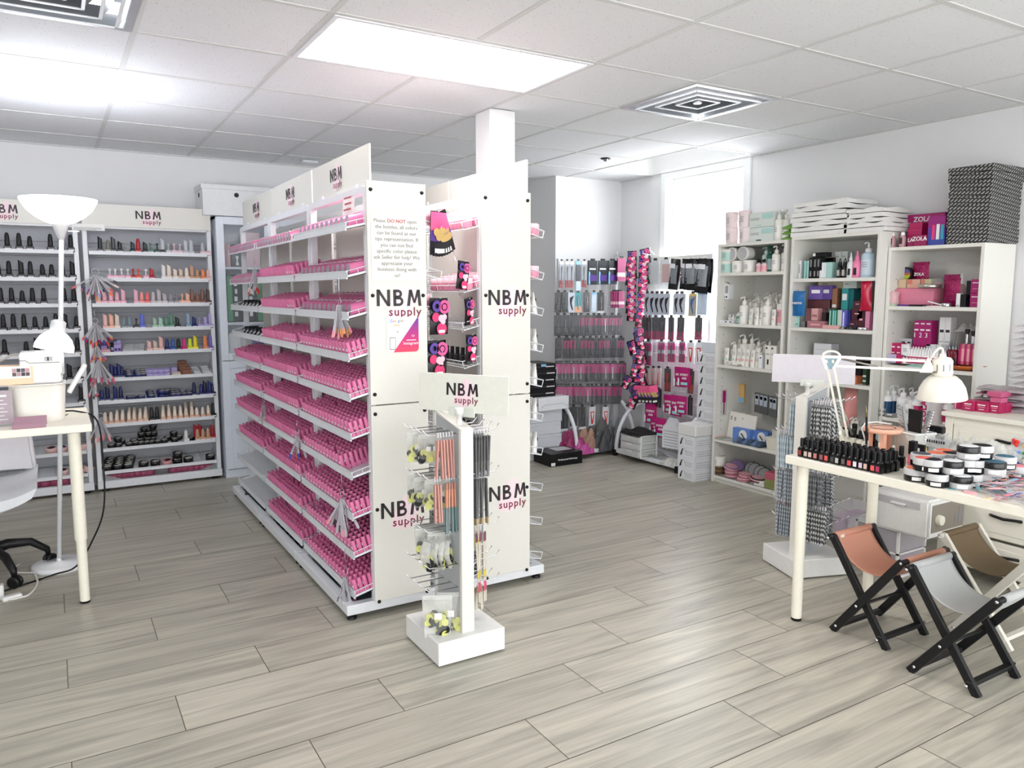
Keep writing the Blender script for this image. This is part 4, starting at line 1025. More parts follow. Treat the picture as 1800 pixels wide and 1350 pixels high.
b = MB(); b.lathe([(.011, 0), (.011, .05), (.018, .05), (.018, .075)], WHITE, 14); b.obj('sign_holder', t, loc=(-.0, SY0+.10, .905))
def hook(t, p, dirv, ln=.115, tip=.03, double=True, m=CHROME):
    p = Vector(p); d = Vector(dirv); s = Vector((-d.y, d.x, 0))*.0
    mb = MB(); mb.tube([p, p+d*ln, p+d*(ln+tip*.8)+Vector((0, 0, tip*.75))], .0022, m, 6)
    w = Vector((0, 1, 0)) if abs(d.x) > .5 else Vector((1, 0, 0))
    mb.tube([p-w*.025, p+w*.025], .0022, m, 5)
    return mb.obj('hook', t)
HLV = [.885, .715, .505, .365, .27]
HYS = [SY0+.085, SY0+.145, SY0+.205, SY0+.265]
for s in (-1, 1):
    for z in HLV:
        for y in HYS: hook(t, (s*.02, y, z), (s, 0, 0), .125 if s > 0 else .12)
# swivelled sign plate
so = link('sign_holder_arm', MB().box(-.004, -.004, 0, .004, .004, .02, WHITE).mesh('arm'), t, (0, SY0+.10, .955))
g = MB(); g.box(-.205, -.003, .952, .205, .003, 1.104, M('sign_plate', (226, 226, 216), .35)); g.box(-.06, -.007, .935, .06, -.003, .972, M('frosted_clip', (214, 218, 208), .3))
sg = link('sign_plate', g.mesh('sign_plate', .001), t, (0, 2.645, 0), (R(-3), 0, R(-58)))
logo(sg, (.0, -.0032, 1.043), .145)

# ---------------------------------------------------------------- goods on the hooks
YEL = M('lime_yellow_pad', (214, 214, 120), .8); BLK = M('black_pad', (34, 34, 34), .85)
def pad_bag(seed, w=.072, h=.115):
    rnd = random.Random(seed); a = MB()
    sh = lambda o: (lambda u, v: (w*(u-.5)*(1+.08*math.sin(3*v+seed)), o*(.35+math.sin(PI*min(1, v*1.15)))*(.4+math.sin(PI*u)*.8)*.02 + .004*math.sin(7*u+seed), -h*v))
    BF = M('frosted_pad_bag', (232, 233, 228), .35, alpha=.16, bump=.6, scale=60); a.grid(sh(-1), 8, 8, BF); a.grid(sh(1), 8, 8, M('frosted_bag_back', (234, 234, 229), .4, alpha=.6, bump=.6, scale=60))
    a.box(-w*.5, -.001, -.012, w*.5, .001, .006, M('frosted_bag_film'))
    y, k = MB(), MB()
    for i in range(15 if w < .09 else 26):
        m = (y, k)[i % 2]; T = Matrix.Translation((rnd.uniform(-.34, .34)*w, rnd.uniform(-.011, .011), -h*rnd.uniform(.42, .9))) @ Matrix.Rotation(PI/2+rnd.uniform(-.5, .5), 4, 'X') @ Matrix.Rotation(rnd.uniform(-.6, .6), 4, 'Y')
        m.lathe([(.0140, -.0025), (.0140, .0025)], YEL if i % 2 == 0 else BLK, 12, T=T)
    l = MB(); l.box(-w*.1, -.0175, -h*.52, w*.16, -.0168, -h*.36, M('white_sticker'))
    return [('bag_film', a.mesh('bag_film')), ('yellow_pads', y.mesh('yellow_pads')), ('black_pads', k.mesh('black_pads')), ('label', l.mesh('label'))]
BAGS = [pad_bag(i) for i in range(4)]; BIGBAG = [pad_bag(7, .10, .17), pad_bag(8, .11, .165)]
def strip(cols, w=.020, ln=.178, th=.006, name='file_strip', film=True):
    """file in a sleeve: cols = [(fraction, material), ...] from the top"""
    b = MB(); z = 0
    for f, m in cols:
        z1 = z-ln*f; b.box(-w/2, -th/2, z1, w/2, th/2, z, m); z = z1
    o = [(name, b.mesh(name, .0008))]
    c = MB(); c.box(-w*.6, -th*.62, -ln*1.03, w*.6, th*.62, .022, FILM); c.box(-w*.25, -.001, .012, w*.25, .001, .03, M('white_sticker'))
    o.append(('sleeve', c.mesh('sleeve'))); return o
ROSE = M('rose_file', (204, 138, 124), .6); TEAL = M('teal_file', (42, 132, 138), .6); ORNG = M('orange_file', (232, 150, 112), .6); DKF = M('charcoal_file', (58, 56, 56), .6); DKF2 = M('dark_grey_file', (88, 84, 84), .6)
LEM = M('lemon_print', (240, 226, 60), .5); HOT = M('hot_pink_print', (230, 60, 120), .5); PALEF = M('ivory_file_card', (232, 226, 208), .5); GOLDF = M('old_gold_print', (180, 150, 84), .5)
F_ROSE = strip([(1, ROSE)], .016, .150); F_TEAL = strip([(.12, M('copper_file', (190, 120, 96), .5)), (.36, ORNG), (.52, TEAL)], .014, .20)
F_DARK = strip([(.1, BLACK), (.5, DKF), (.4, DKF2)], .022, .162); F_DARK2 = strip([(.85, DKF), (.15, GOLDF)], .020, .185)
F_CARD = strip([(.12, WINE), (.42, PALEF), (.10, LEM), (.06, PALEF), (.14, HOT), (.16, PALEF)], .020, .285); F_CARD2 = strip([(.25, GOLDF), (.75, PALEF)], .020, .10); F_YEL = strip([(.55, PALEF), (.25, LEM), (.2, PALEF)], .020, .10)
HOOKN = ['nearest', 'second', 'third', 'back']
LV = ['top', 'second', 'third', 'fourth', 'bottom']
def hang(parts, name, lab, cat, side, lv, hk, i, off=.03, step=.013, group=None, rz=None, dz=0.):
    x = SXc+side*(off+(.030 if side > 0 else 0)+step*i); y = HYS[hk]; z = HLV[lv]-.022+dz
    inst(name, parts, lab, cat, (x, y, z), (random.uniform(-.06, .06), 0, (PI/2 if rz is None else rz)+random.uniform(-.12, .12)), group)
GB = 'bags of pads on the hook stand'
for lv, hk, n, off in ((0, 3, 3, .05), (0, 2, 2, .06), (1, 3, 3, .05), (1, 2, 3, .05), (1, 1, 2, .06), (2, 3, 2, .05), (2, 2, 3, .045), (2, 1, 2, .05)):
    for i in range(n):
        hang(BAGS[(lv*3+hk+i) % 4], 'pad_bag', f'clear bag of yellow and black pads, {nth(i)} on the {HOOKN[hk]} hook, {LV[lv]} level', 'bag', -1, lv, hk, i, off, .030, GB, rz=-.25)
for i in range(4): hang(BAGS[i], 'pad_bag', f'edge-on clear bag of pads, {nth(i)} on the fourth-level hook', 'bag', -1, 3, 1, i, .04, .026, GB, rz=PI/2+.1, dz=.11)
for i in range(2): hang(BIGBAG[i], 'pad_bag', f'large clear bag of pads hanging lowest over the base, {"outer" if i else "inner"} one', 'bag', -1, 4, 0, i, .055, .055, GB, rz=-.35 - .1*i)
for i in range(6): hang(F_ROSE, 'nail_file', f'rose nail file in clear sleeve, {nth(i)} from the spine on the top level', 'nail file', -1, 0, 0, i, .038, .0125, 'rose nail files')
for i in range(4): hang(F_TEAL, 'nail_file', f'teal and orange nail file, {nth(i)} from the spine on the second level', 'nail file', -1, 1, 0, i, .032, .011, 'teal nail files')
for i in range(3): hang(F_ROSE, 'nail_file', f'rose nail file in clear sleeve, {nth(i)} of the outer bunch on the second level', 'nail file', -1, 1, 0, i, .092, .011, 'rose nail files')
for hk in (0, 1):
    for i in range(6): hang(F_DARK, 'nail_file', f'charcoal nail file, {nth(i)} from the spine on the {HOOKN[hk]} top hook', 'nail file', 1, 0, hk, i, .030, .0125, 'charcoal nail files')
for i in range(5): hang(F_DARK2, 'nail_file', f'charcoal nail file with gold end, {nth(i)} from the spine on the second level', 'nail file', 1, 1, 0, i, .032, .0115, 'gold-ended charcoal files')
for i in range(3): hang(F_CARD, 'nail_file', f'ivory file card with yellow and pink bands, {nth(i)} from the spine', 'nail file', 1, 2, 0, i, .034, .019, 'banded ivory file cards', dz=-.01, rz=.75)
for i in range(3): hang(F_YEL, 'nail_file', f'short ivory card with yellow spots, {nth(i)} on the third level', 'nail file', 1, 2, 1, i, .05, .012, 'yellow-spotted cards', rz=.8)
for i in range(3): hang(F_CARD2, 'nail_file', f'short ivory file with gold top, {nth(i)} on the bottom level', 'nail file', 1, 4, 1, i, .05, .019, 'gold-topped ivory files', dz=-.02, rz=.75)
# ================================================================ goods on the wire side of the island
POUCHM = M('black_pouch', (26, 24, 30), .3); 
def pouch_meshes(seed, w=.105, h=.165):
    rnd = random.Random(seed)
    b = MB(); f = lambda s: (lambda u, v: (w*(u-.5), s*.008*math.sin(PI*u)*math.sin(PI*v)+.003*math.sin(5*v+seed), -h*v))
    b.grid(f(1), 6, 8, POUCHM); b.grid(f(-1), 6, 8, POUCHM)
    p = MB(); y = -.0135
    def blob(cx, cz, r, m, n=18, inner=None, dy=0.):
        if inner: 
            for k in range(n):
                a, a2 = 2*PI*k/n, 2*PI*(k+1)/n
                p.add([(cx+r*math.cos(a), y-dy, cz+r*math.sin(a)), (cx+r*math.cos(a2), y-dy, cz+r*math.sin(a2)), (cx+inner*math.cos(a2), y-dy, cz+inner*math.sin(a2)), (cx+inner*math.cos(a), y-dy, cz+inner*math.sin(a))], [(0, 1, 2, 3)], m)
        else: p.add([(cx+r*math.cos(2*PI*k/n), y-dy, cz+r*math.sin(2*PI*k/n)) for k in range(n)], [tuple(range(n))], m)
    pk, pl2 = M('pink_swirl', (232, 96, 160), .4), M('violet_swirl', (92, 66, 160), .4)
    blob(-w*.22, -h*.22, w*.25, pl2, inner=w*.11); blob(w*.2, -h*.24, w*.30, pk, inner=w*.17); blob(w*.2, -h*.24, w*.12, pk, dy=.0004)
    blob(-w*.28, -h*.52, w*.2, M('hot_pink_print'), dy=.0003)
    blob(w*.02, -h*.55, w*.16, M('petal_print', (240, 208, 220), .45), dy=.0006); blob(w*.2, -h*.52, w*.13, M('petal_print', (240, 208, 220), .45), dy=.0007); blob(w*.12, -h*.64, w*.13, M('petal_print', (240, 208, 220), .45), dy=.0008)
    blob(0.05*w, -h*.84, w*.27, M('hot_pink_print'), dy=.0008)
    p.add([(-w*.12, y-.001, -h*.95), (w*.22, y-.001, -h*.95), (w*.22, y-.001, -h*.87), (-w*.12, y-.001, -h*.87)], [(0, 1, 2, 3)], PAPER)
    return [('pouch_body', b.mesh('pouch_body')), ('printed_front', p.mesh('printed_front'))]
POUCH = [pouch_meshes(1), pouch_meshes(2), pouch_meshes(3, .085, .15)]
def hangpouch(px, py, Y, i, lab, rz, s=1., m=0, lean=0.):
    v = at(px, py, 'Y', Y)
    o = inst('pouch', POUCH[m], lab, 'pouch', (v.x+.004*i, Y+.011*i, v.z), (.05*random.random(), lean, rz), 'black and pink pouches in the island gap', scale=s); return o
for i in range(3): hangpouch(772, 524, 3.10, i, f'black pouch with pink swirls on the middle hook, {nth(i)} from front', .25, .98, i % 2)
hangpouch(768, 598, 3.10, 0, 'black pouch with pink swirls lowest beside the notice panel', .2, .98, 0)
hangpouch(815, 459, 3.10, 0, 'single black pouch hanging from the second wire tray', .3, .85, 2, .1)
for i in range(4): hangpouch(823, 524, 3.105, i, f'black pouch on the column-side hook, {nth(i)} from front, middle level', .5+.1*i, .82, 2, -.12)
hangpouch(828, 588, 3.10, 0, 'black pouch on the column-side hook, lowest level', .3, .82, 2)
# the fan of purple and black packs at the top
FAN = MB(); w, h = .10, .19
FAN.grid(lambda u, v: (w*(u-.5), .006*math.sin(PI*u)*math.sin(PI*v), -h*v), 6, 8, POUCHM)
q = MB(); q.grid(lambda u, v: (w*(u-.5)*.96, .0062*math.sin(PI*u)*math.sin(PI*v)*-1-.002, -h*(.02+.42*v)), 6, 4, M('hot_coral_print', (244, 96, 150), .4)); q2 = MB(); q2.grid(lambda u, v: (w*(u-.5)*.96, -.0065*math.sin(PI*u)-.002, -h*(.44+.24*v)), 6, 3, PURP)
q3 = MB()
for cx, cz in ((-.2, .48), (.12, .46), (-.05, .58), (.2, .6)): q3.lathe([(.018, -.001), (.018, .001)], M('tan_chip', (206, 172, 104), .6), 12, T=Matrix.Translation((w*cx, -.011, -h*cz)) @ Matrix.Rotation(PI/2, 4, 'X'))
q3.box(-w*.3, -.0125, -h*.95, w*.15, -.0115, -h*.85, PAPER)
fanp = [('pouch_body', FAN.mesh('pouch_body')), ('pink_print', q.mesh('pink_print')), ('violet_print', q2.mesh('violet_print')), ('chips', q3.mesh('chips'))]
for i in range(5):
    v = at(769, 372, 'Y', 3.11)
    inst('pouch', fanp, f'purple and black pack with pink strap, {nth(i)} of the fan by notice panel', 'pouch', (v.x+.004*i, 3.10+.010*i, v.z), (.04, -.10*i, .35), 'fan of purple and black packs')
# hooks for them
for px, py in ((772, 524), (768, 598), (815, 459), (823, 524), (828, 588), (769, 372)):
    v = at(px, py, 'Y', 3.10); k = MB(); k.tube([(0, -.02, .0), (0, 0, -.004), (0, .08, .004), (0, .10, .05)], .002, CHROME, 6); tag(k.obj('wire_hook', None, loc=v), f'small wire hook holding pouches in the island gap, height {["middle beside notice", "low beside notice", "second tray", "middle column side", "low column side", "top beside notice"][[772,768,815,823,828,769].index(px)]}', 'hook')
# pink jars and white tubes on the wire trays of the column side
def pinkjar():
    b = MB(); b.lathe([(.026, 0), (.029, .004), (.029, .034)], M('soft_pink_jar', (236, 150, 178), .35), 20); l = MB(); l.lathe([(.0295, .034), (.030, .037), (.030, .052), (.026, .056)], M('pale_pink_lid', (246, 206, 218), .35), 20)
    return [('jar_body', b.mesh('jar_body')), ('lid', l.mesh('lid'))]
PJ = pinkjar()
def wtube():
    b = MB(); b.lathe([(.013, 0), (.0135, .02), (.014, .026)], WHITE, 14); c = MB()
    n = 12
    rings = []
    for z, k in ((.026, 0.), (.06, .35), (.098, .97), (.104, 1.)):
        rings.append(([(.0165*math.cos(2*PI*j/n)*(1+.15*k), .0165*math.sin(2*PI*j/n)*(1-k*.93)) for j in range(n)], z))
    loft(c, rings, M('white_tube', (234, 232, 228), .35)); c.prism([(-.005, .06), (.005, .06), (.005, .075), (-.005, .075)], -.0165, -.0145, BLACK)
    return [('cap', b.mesh('cap')), ('tube_body', c.mesh('tube_body'))]
def loft(mb, rings, m):
    n = len(rings[0][0]); v = []
    for poly, z in rings: v += [(p[0], p[1], z) for p in poly]
    f = [(i*n+k, i*n+(k+1) % n, (i+1)*n+(k+1) % n, (i+1)*n+k) for i in range(len(rings)-1) for k in range(n)]
    mb.add(v, f, m, True); mb.add(v[:n], [tuple(range(n))], m); mb.add(v[-n:], [tuple(range(n))], m)
WT_ = wtube()
def wire_spot(side, k, z, a, d, up=.003):
    """point on a wire tray of run B: side +1 open to the window, -1 to the gap; a along Y from the near end"""
    T = Matrix.Translation((BX+side*.2125, (BAYY[k]+BAYY[k+1]-.012)/2, z)) @ Matrix.Rotation(side*PI/2, 4, 'Z') @ Matrix.Rotation(TILT, 4, 'X')
    return T @ Vector(((-1 if side > 0 else 1)*(WT/2-a), d, up))
for ti in (0, 1):
    for a in range(3):
        for d in range(2):
            inst('jar', PJ, f'soft pink jar, {nth(a)} from end, {("outer", "inner")[d]} row, {("top", "second")[ti]} window-side wire tray', 'jar', wire_spot(1, 0, TZ[ti], .035+.062*a, .035+.06*d), 0, 'pink jars on the window-side wire trays')
for ti in (2, 3, 4, 5, 6):
    for a in range(3):
        for d in range(3):
            inst('tube', WT_, f'white tube, {nth(a)} from end, {nth(d)} row in, {NORD[ti]} window-side wire tray', 'tube', wire_spot(1, 0, TZ[ti], .03+.04*a, .025+.04*d), (random.uniform(-.12, .12), random.uniform(.02, .2), PI/2), 'white tubes on the window-side wire trays')
for ti in (0, 1):
    zt = TZ[ti]-.06 if ti else TZ[ti]+.02
    for a in range(6):
        for d in range(3):
            inst('jar', PJ, f'soft pink jar, {nth(a)} from end, {nth(d)} row in, {("top", "second")[ti]} gap-side wire tray', 'jar', wire_spot(-1, 0, zt, .035+.064*a, .035+.062*d), 0, 'pink jars on the gap-side wire trays')
for a in range(5): inst('jar', PJ, f'soft pink jar, {nth(a)} along the upper wire tray behind the notice panel', 'jar', (AX+.17, 3.16+.075*a, 1.72), 0, 'pink jars behind the notice panel')
inst('jar', PJ, 'lone soft pink jar on the wire tray behind the notice panel', 'jar', (AX+.165, 3.19, 1.345), 0, scale=1.25)
def darkbottle():
    b = MB(); b.box(-.014, -.014, 0, .014, .014, .04, M('smoky_bottle', (58, 56, 60), .25)); c = MB(); c.lathe([(.009, .04), (.009, .075)], BLACK, 12); return [('bottle_body', b.mesh('bottle_body', .003)), ('cap', c.mesh('cap'))]
DB = darkbottle()
for ti, n in ((3, 6), (4, 7), (5, 4)):
    for a in range(n):
        inst('dark_bottle', DB, f'small smoky bottle, {nth(a)} along the {NORD[ti]} gap-side wire tray', 'bottle', wire_spot(-1, 0, TZ[ti]-.06, .05+.055*a, .05), 0, 'smoky bottles in the island gap')
# black goods on far bay trays and cloth packs on the base
def pack(name, lab, loc, size, m, rz=0., tilt=0., group=None, cat='pack', amp=.25):
    w, d, h = size; b = MB(); ph = random.uniform(0, 6)
    b.grid(lambda u, v: (w*(u-.5), d*(v-.5), h*(.3+.7*math.sin(PI*u)**.5*math.sin(PI*v)**.5)+amp*h*math.sin(9*u+ph)*math.sin(7*v+ph)), 10, 8, m); b.box(-w*.49, -d*.49, 0, w*.49, d*.49, h*.3, m)
    o = tag(b.obj(name, None, loc=loc, rot=(0, tilt, rz)), lab, cat, group); return o
DARKP = M('dark_foil_pack', (44, 46, 50), .3, bump=.5); STRP = M('black_white_pack', (120, 120, 124), .35)
for i in range(7): pack('foil_pack', f'flat dark foil pack, {nth(i)} along the far end of the island base', (1.13+.02*(i % 2), 5.46-.10*i, .044+.012*(i % 3)), (.16, .09, .016), DARKP, random.uniform(-.3, .3), group='dark packs on the island base')
for i in range(5): pack('foil_pack', f'flat dark foil pack, {nth(i)} along the middle of the island base', (1.12, 4.55-.10*i, .044), (.15, .09, .018), DARKP, random.uniform(-.3, .3), group='dark packs on the island base')
o = pack('plastic_sleeve', 'clear plastic sleeve with white card on the near island base', (1.10, 3.36, .043), (.10, .17, .01), FILM, .2)
for ti, nm in ((2, 'third'), (3, 'fourth')):
    for i in range(6):
        T = tray_matrix(2, TZ[ti]) @ TRX @ Vector((.30-.105*i, .09, .004)); b = MB(); b.box(-.05, -.045, 0, .05, .045, .02+.004*(i % 3), M('black_carton', (26, 26, 28), .4)); b.box(-.04, -.0455, .004, .04, -.045, .014, WPRINT)
        tag(b.obj('carton', None, .002, loc=T, rot=(0, -TILT, -PI/2)), f'flat black carton, {nth(i)} along the {nm} tray of far bay', 'box', 'black cartons on the far bay')
# ================================================================ wire grid displays in the alcove
def arc(mb, p0, p1, r, m, steps=12):
    """quarter-round foot from a post point p0 (high) to a floor point p1"""
    p0, p1 = Vector(p0), Vector(p1); pts = []
    for k in range(steps+1):
        a = PI/2*k/steps; pts.append(Vector((p0.x+(p1.x-p0.x)*math.sin(a), p0.y+(p1.y-p0.y)*math.sin(a), p1.z+(p0.z-p1.z)*math.cos(a))))
    mb.tube(pts, r, m, 8)
def gridwall(label, o, ux, w, zt, fd):
    """o = floor corner, ux = direction along the grid, fd = forward direction of its feet"""
    t = thing('grid_display', label, 'display stand', o); ux, fd = Vector(ux), Vector(fd)
    for s in (0, w):
        p = MB(); p.bar(ux*s+Vector((0, 0, .03)), ux*s+Vector((0, 0, zt)), .028, .028, STEELW); p.obj('post', t)
        f = MB(); arc(f, ux*s+Vector((0, 0, .45)), ux*s+fd*.30+Vector((0, 0, .045)), .017, STEELW); f.bar(ux*s+Vector((0, 0, .04)), ux*s+fd*.30+Vector((0, 0, .04)), .03, .03, STEELW); fo = f.obj('arc_foot', t)
        c = MB(); c.box(-.02, -.02, 0, .02, .02, .055, BLACK); link('foot_cap', c.mesh('foot_cap', .004), fo, ux*s+fd*.31)
    b = MB(); b.bar(ux*0+fd*.30+Vector((0, 0, .045)), ux*w+fd*.30+Vector((0, 0, .045)), .03, .03, STEELW); b.bar(Vector((0, 0, .045)), ux*w+Vector((0, 0, .045)), .03, .03, STEELW); b.obj('base_bar', t)
    sh = MB(); a = ux*.01+fd*.0; 
    sh.add([ux*.01+Vector((0, 0, .035)), ux*(w-.01)+Vector((0, 0, .035)), ux*(w-.01)+fd*.29+Vector((0, 0, .035)), ux*.01+fd*.29+Vector((0, 0, .035))], [(0, 1, 2, 3)], STEELW); sh.obj('base_sheet', t)
    g = MB(); n = int(w/.05)
    for k in range(1, n): g.tube([ux*(w*k/n)+Vector((0, 0, .07)), ux*(w*k/n)+Vector((0, 0, zt-.02))], .0017, STEELW, 4)
    for k in range(int(zt/.1)): g.tube([Vector((0, 0, .1+.1*k)), ux*w+Vector((0, 0, .1+.1*k))], .002, STEELW, 4)
    g.obj('wire_grid', t)
    return t
G1 = gridwall('white wire grid of tool packs facing forward in the alcove', (3.835, 5.60, 0), (1, 0, 0), .64, 1.72, (0, -1, 0))
G2 = gridwall('white wire grid of packs standing before the window', (4.50, 4.43, 0), (0, 1, 0), .79, 1.73, (-1, 0, 0))
hb = MB(); hb.box(-.003, 0, 1.45, .003, .77, 1.73, PANEL); ho = hb.obj('header_board', G2, loc=(.022, .01, 0)); logo(ho, (-.0045, .36, 1.60), .20, -PI/2)

def pk(key, w, h, layers, film=True, hole=True, th=.006, tool=None, puff=0.):
    """hanging pack facing -Y, its hang hole at the origin; layers = [(z fraction top, bottom, material)]"""
    b = MB(); parts = []
    for a, c, m in layers: b.box(-w/2, -th/2, -h*c, w/2, th/2, -h*a, m)
    parts.append(('card', b.mesh('card')))
    if tool:
        m, kind = tool; q = MB()
        if kind == 'nipper':
            q.prism([(-.22*w, -.25*h), (.12*w, -.2*h), (.32*w, -.16*h), (.08*w, -.38*h), (-.02*w, -.55*h), (.2*w, -.86*h), (.1*w, -.9*h), (-.2*w, -.58*h), (-.26*w, -.42*h)], -th/2-.004, -th/2-.0005, m)
        elif kind == 'scissor':
            for s in (-1, 1):
                q.bar((s*.05*w, -th, -.25*h), (-s*.10*w, -th, -.62*h), .006, .004, m); q.tube([(-s*.14*w+.11*w*math.cos(a), -th, -.74*h+.11*h*math.sin(a)) for a in [2*PI*k/10 for k in range(10)]], .0025, m, 5, True)
        elif kind == 'vee':
            q.prism([(-.3*w, -.25*h), (.3*w, -.25*h), (.12*w, -.9*h), (-.12*w, -.9*h)], -th/2-.004, -th/2-.0005, m)
            q.prism([(-.2*w, -.3*h), (.2*w, -.3*h), (0, -.72*h)], -th/2-.005, -th/2-.004, PAPER)
        else:
            q.bar((-.1*w, -th, -.2*h), (.1*w, -th, -.85*h), .006, .005, m); q.bar((.15*w, -th, -.2*h), (-.05*w, -th, -.85*h), .004, .004, m)
        parts.append(('tool', q.mesh('tool')))
    if film:
        f = MB(); s_ = lambda sg: (lambda u, v: (w*1.12*(u-.5), sg*(th*.6+puff*math.sin(PI*u)*math.sin(PI*v)+.002), .012-h*1.06*v))
        f.grid(s_(-1), 4, 5, FILM); parts.append(('film', f.mesh('film')))
    if hole:
        k = MB(); k.box(-w*.2, -th/2-.001, 0, w*.2, th/2, .018, BLACK); parts.append(('hang_tab', k.mesh('hang_tab')))
    return parts
SLV = M('polished_steel', (136, 138, 144), .3, .8); CARDW = M('white_card', (226, 228, 232), .5); BRED = M('bright_red_print', (206, 40, 36), .4); SKY = M('sky_blue_print', (126, 186, 222), .45); GREYC = M('grey_card', (168, 174, 182), .5)
K = {
 'darkmag': pk('a', .062, .165, [(0, .14, BLACK), (.14, .52, MAGD), (.52, 1, M('charcoal_card', (44, 42, 48), .4))], tool=(SLV, 'rod')),
 'dark': pk('b', .066, .165, [(0, .55, M('charcoal_card')), (.55, 1, BLACK)], tool=(SLV, 'scissor')),
 'mag': pk('c', .060, .165, [(0, .06, BLACK), (.06, .55, MAG), (.55, 1, M('charcoal_card'))], tool=(SLV, 'rod')),
 'nip': pk('d', .072, .165, [(0, 1, M('blue_white_card', (196, 204, 218), .45))], tool=(DARKINK, 'nipper')),
 'dkbot': pk('e', .066, .170, [(0, .62, M('charcoal_card')), (.62, 1, MAGD)], tool=(SLV, 'rod')),
 'greymag': pk('f', .068, .165, [(0, .08, GREYC), (.08, .42, MAG), (.42, .6, GREYC), (.6, 1, MAGD)], tool=(SLV, 'rod')),
 'red': pk('g', .060, .165, [(0, 1, CARDW)], tool=(BRED, 'vee')),
 'slim': pk('h', .045, .24, [(0, .12, CARDW), (.12, .72, GREYC), (.72, 1, M('dull_red_card', (150, 44, 50), .4))], tool=(SLV, 'rod')),
 'blue': pk('i', .058, .27, [(0, .12, SKY), (.12, .68, M('navy_blister', (36, 44, 60), .3)), (.68, 1, M('ice_card', (196, 214, 232), .45))], film=True),
 'box': pk('j', .10, .235, [(0, .45, M('ink_blue_black', (22, 28, 36), .4)), (.45, 1, M('ink_blue_black'))], film=False, th=.02),
 'magpack': pk('k', .082, .205, [(0, .62, MAG), (.62, .8, M('pale_pink_lid')), (.8, 1, MAG)], film=True, th=.016),
 'orange': pk('l', .062, .165, [(0, .7, M('teal_card', (40, 150, 160), .4)), (.7, 1, M('peach_card2', (230, 170, 130), .45))], tool=(GREYC, 'rod')),
 'foot': pk('m', .072, .165, [(0, .1, M('straw_card', (226, 208, 120), .45)), (.1, 1, M('kraft_card', (178, 166, 146), .5))], tool=(M('denim_blue', (70, 110, 160), .5), 'nipper')),
 'bluecard': pk('n', .050, .165, [(0, .12, SKY), (.12, 1, M('ice_card'))]),
 'pinkw': pk('o', .070, .165, [(0, 1, M('blush_card', (226, 204, 206), .45))], tool=(M('soft_red', (200, 120, 124), .4), 'scissor')),
 'blackred': pk('p', .060, .185, [(0, .6, BLACK), (.6, 1, M('dark_red_card', (120, 28, 34), .4))], tool=(BRED, 'rod')),
 'blackpack': pk('q', .062, .175, [(0, .9, BLACK), (.9, 1, CARDW)], tool=(SLV, 'rod')),
}
for kx in (-.18, .0, .18): pass
def boxart(o):
    m = MB(); m.box(-.035, -.0115, -.20, .04, -.0105, -.14, PURP); m.box(-.04, -.0115, -.09, .03, -.0105, -.075, WPRINT); m.prism([(-.05, -.23), (-.03, -.23), (-.03, -.12), (-.045, -.10), (-.05, -.13)], -.0112, -.0104, SKY); m.obj('front_print', o)
def row1(px0, key, y, lab, group=None, Y=5.50, rz=None, s=1., lift=0):
    v = at(px0, y, 'Y', Y)
    return inst('tool_pack', K[key], lab, 'pack', (v.x, Y, v.z), (random.uniform(-.05, .05), 0, random.uniform(-.25, .15) if rz is None else rz), group, scale=s)
XO = lambda z, sc=6.14, o=940: o+z/sc
for i, (z, k) in enumerate(((290,'slim'),(350,'slim'),(400,'slim'),(470,'blue'),(535,'slim'))): row1(XO(z), k, 459, f'slim clear tool pack, {nth(i)} along the top row of alcove grid', 'slim packs on the alcove grid', s=.95)
for i, z in enumerate((625, 735, 840)):
    o = row1(XO(z), 'box', 458, f'black hanging box with blue shape, {nth(i)} on the alcove grid', 'black boxes on the alcove grid', rz=-.1, s=.9); boxart(o)
row1(XO(935), 'magpack', 454, 'magenta flat pack at the corner end of the alcove grid', rz=-.1, Y=5.46)
for i, (z, k) in enumerate(((255,'dark'),(325,'dark'),(395,'nip'),(465,'orange'),(560,'dark'),(640,'bluecard'),(712,'blackpack'))): row1(XO(z), k, 514, f'hanging tool pack, {nth(i)} along the second row of alcove grid', 'second row of the alcove grid', s=1.05)
for i in range(4): row1(XO(850+28*i), 'magpack', 512, f'purple and magenta pack, {nth(i)} of the bunch in second row corner', 'corner bunch of the alcove grid', Y=5.50-.02*i, s=.72)
for i, z in enumerate((250, 322, 400, 440, 500, 575, 640, 690, 755, 835, 905)): row1(XO(z), 'darkmag' if i > 3 else 'dark', 554, f'dark tool pack, {nth(i)} along the third row of alcove grid', 'third row of the alcove grid', s=1.08)
for i, z in enumerate((262, 345, 410, 455, 530, 600, 665, 720, 775, 850, 930)): row1(XO(z), 'darkmag' if i % 3 else 'dark', 594, f'dark tool pack, {nth(i)} along the fourth row of alcove grid', 'fourth row of the alcove grid', s=1.08)
for i, z in enumerate((245, 275, 305, 350, 385, 440, 475, 520, 590, 625, 690, 730, 800, 830, 880, 910, 970, 1000)): row1(XO(z, 6.43), 'mag', 638, f'magenta topped tool pack, {nth(i)} along the fifth row', 'fifth row of the alcove grid', s=1.02, rz=random.uniform(-.75, .1))
for i, z in enumerate((265, 300, 345, 380, 430, 470, 515, 600, 645, 690, 755, 800, 820, 880, 915, 945)): row1(XO(z, 6.43), 'mag', 678, f'magenta topped tool pack, {nth(i)} along the sixth row', 'sixth row of the alcove grid', s=1.02, rz=random.uniform(-.75, .1))
for i, (z, k, s) in enumerate(((335,'blackpack',1.25),(440,'blackpack',1.1),(535,'blackpack',1.15),(650,'red',1.05),(800,'red',1.0))): row1(XO(z, 6.43), k, 715, f'hanging tool pack, {nth(i)} along the lowest row of alcove grid', 'lowest row of the alcove grid', s=s, rz=-.1)
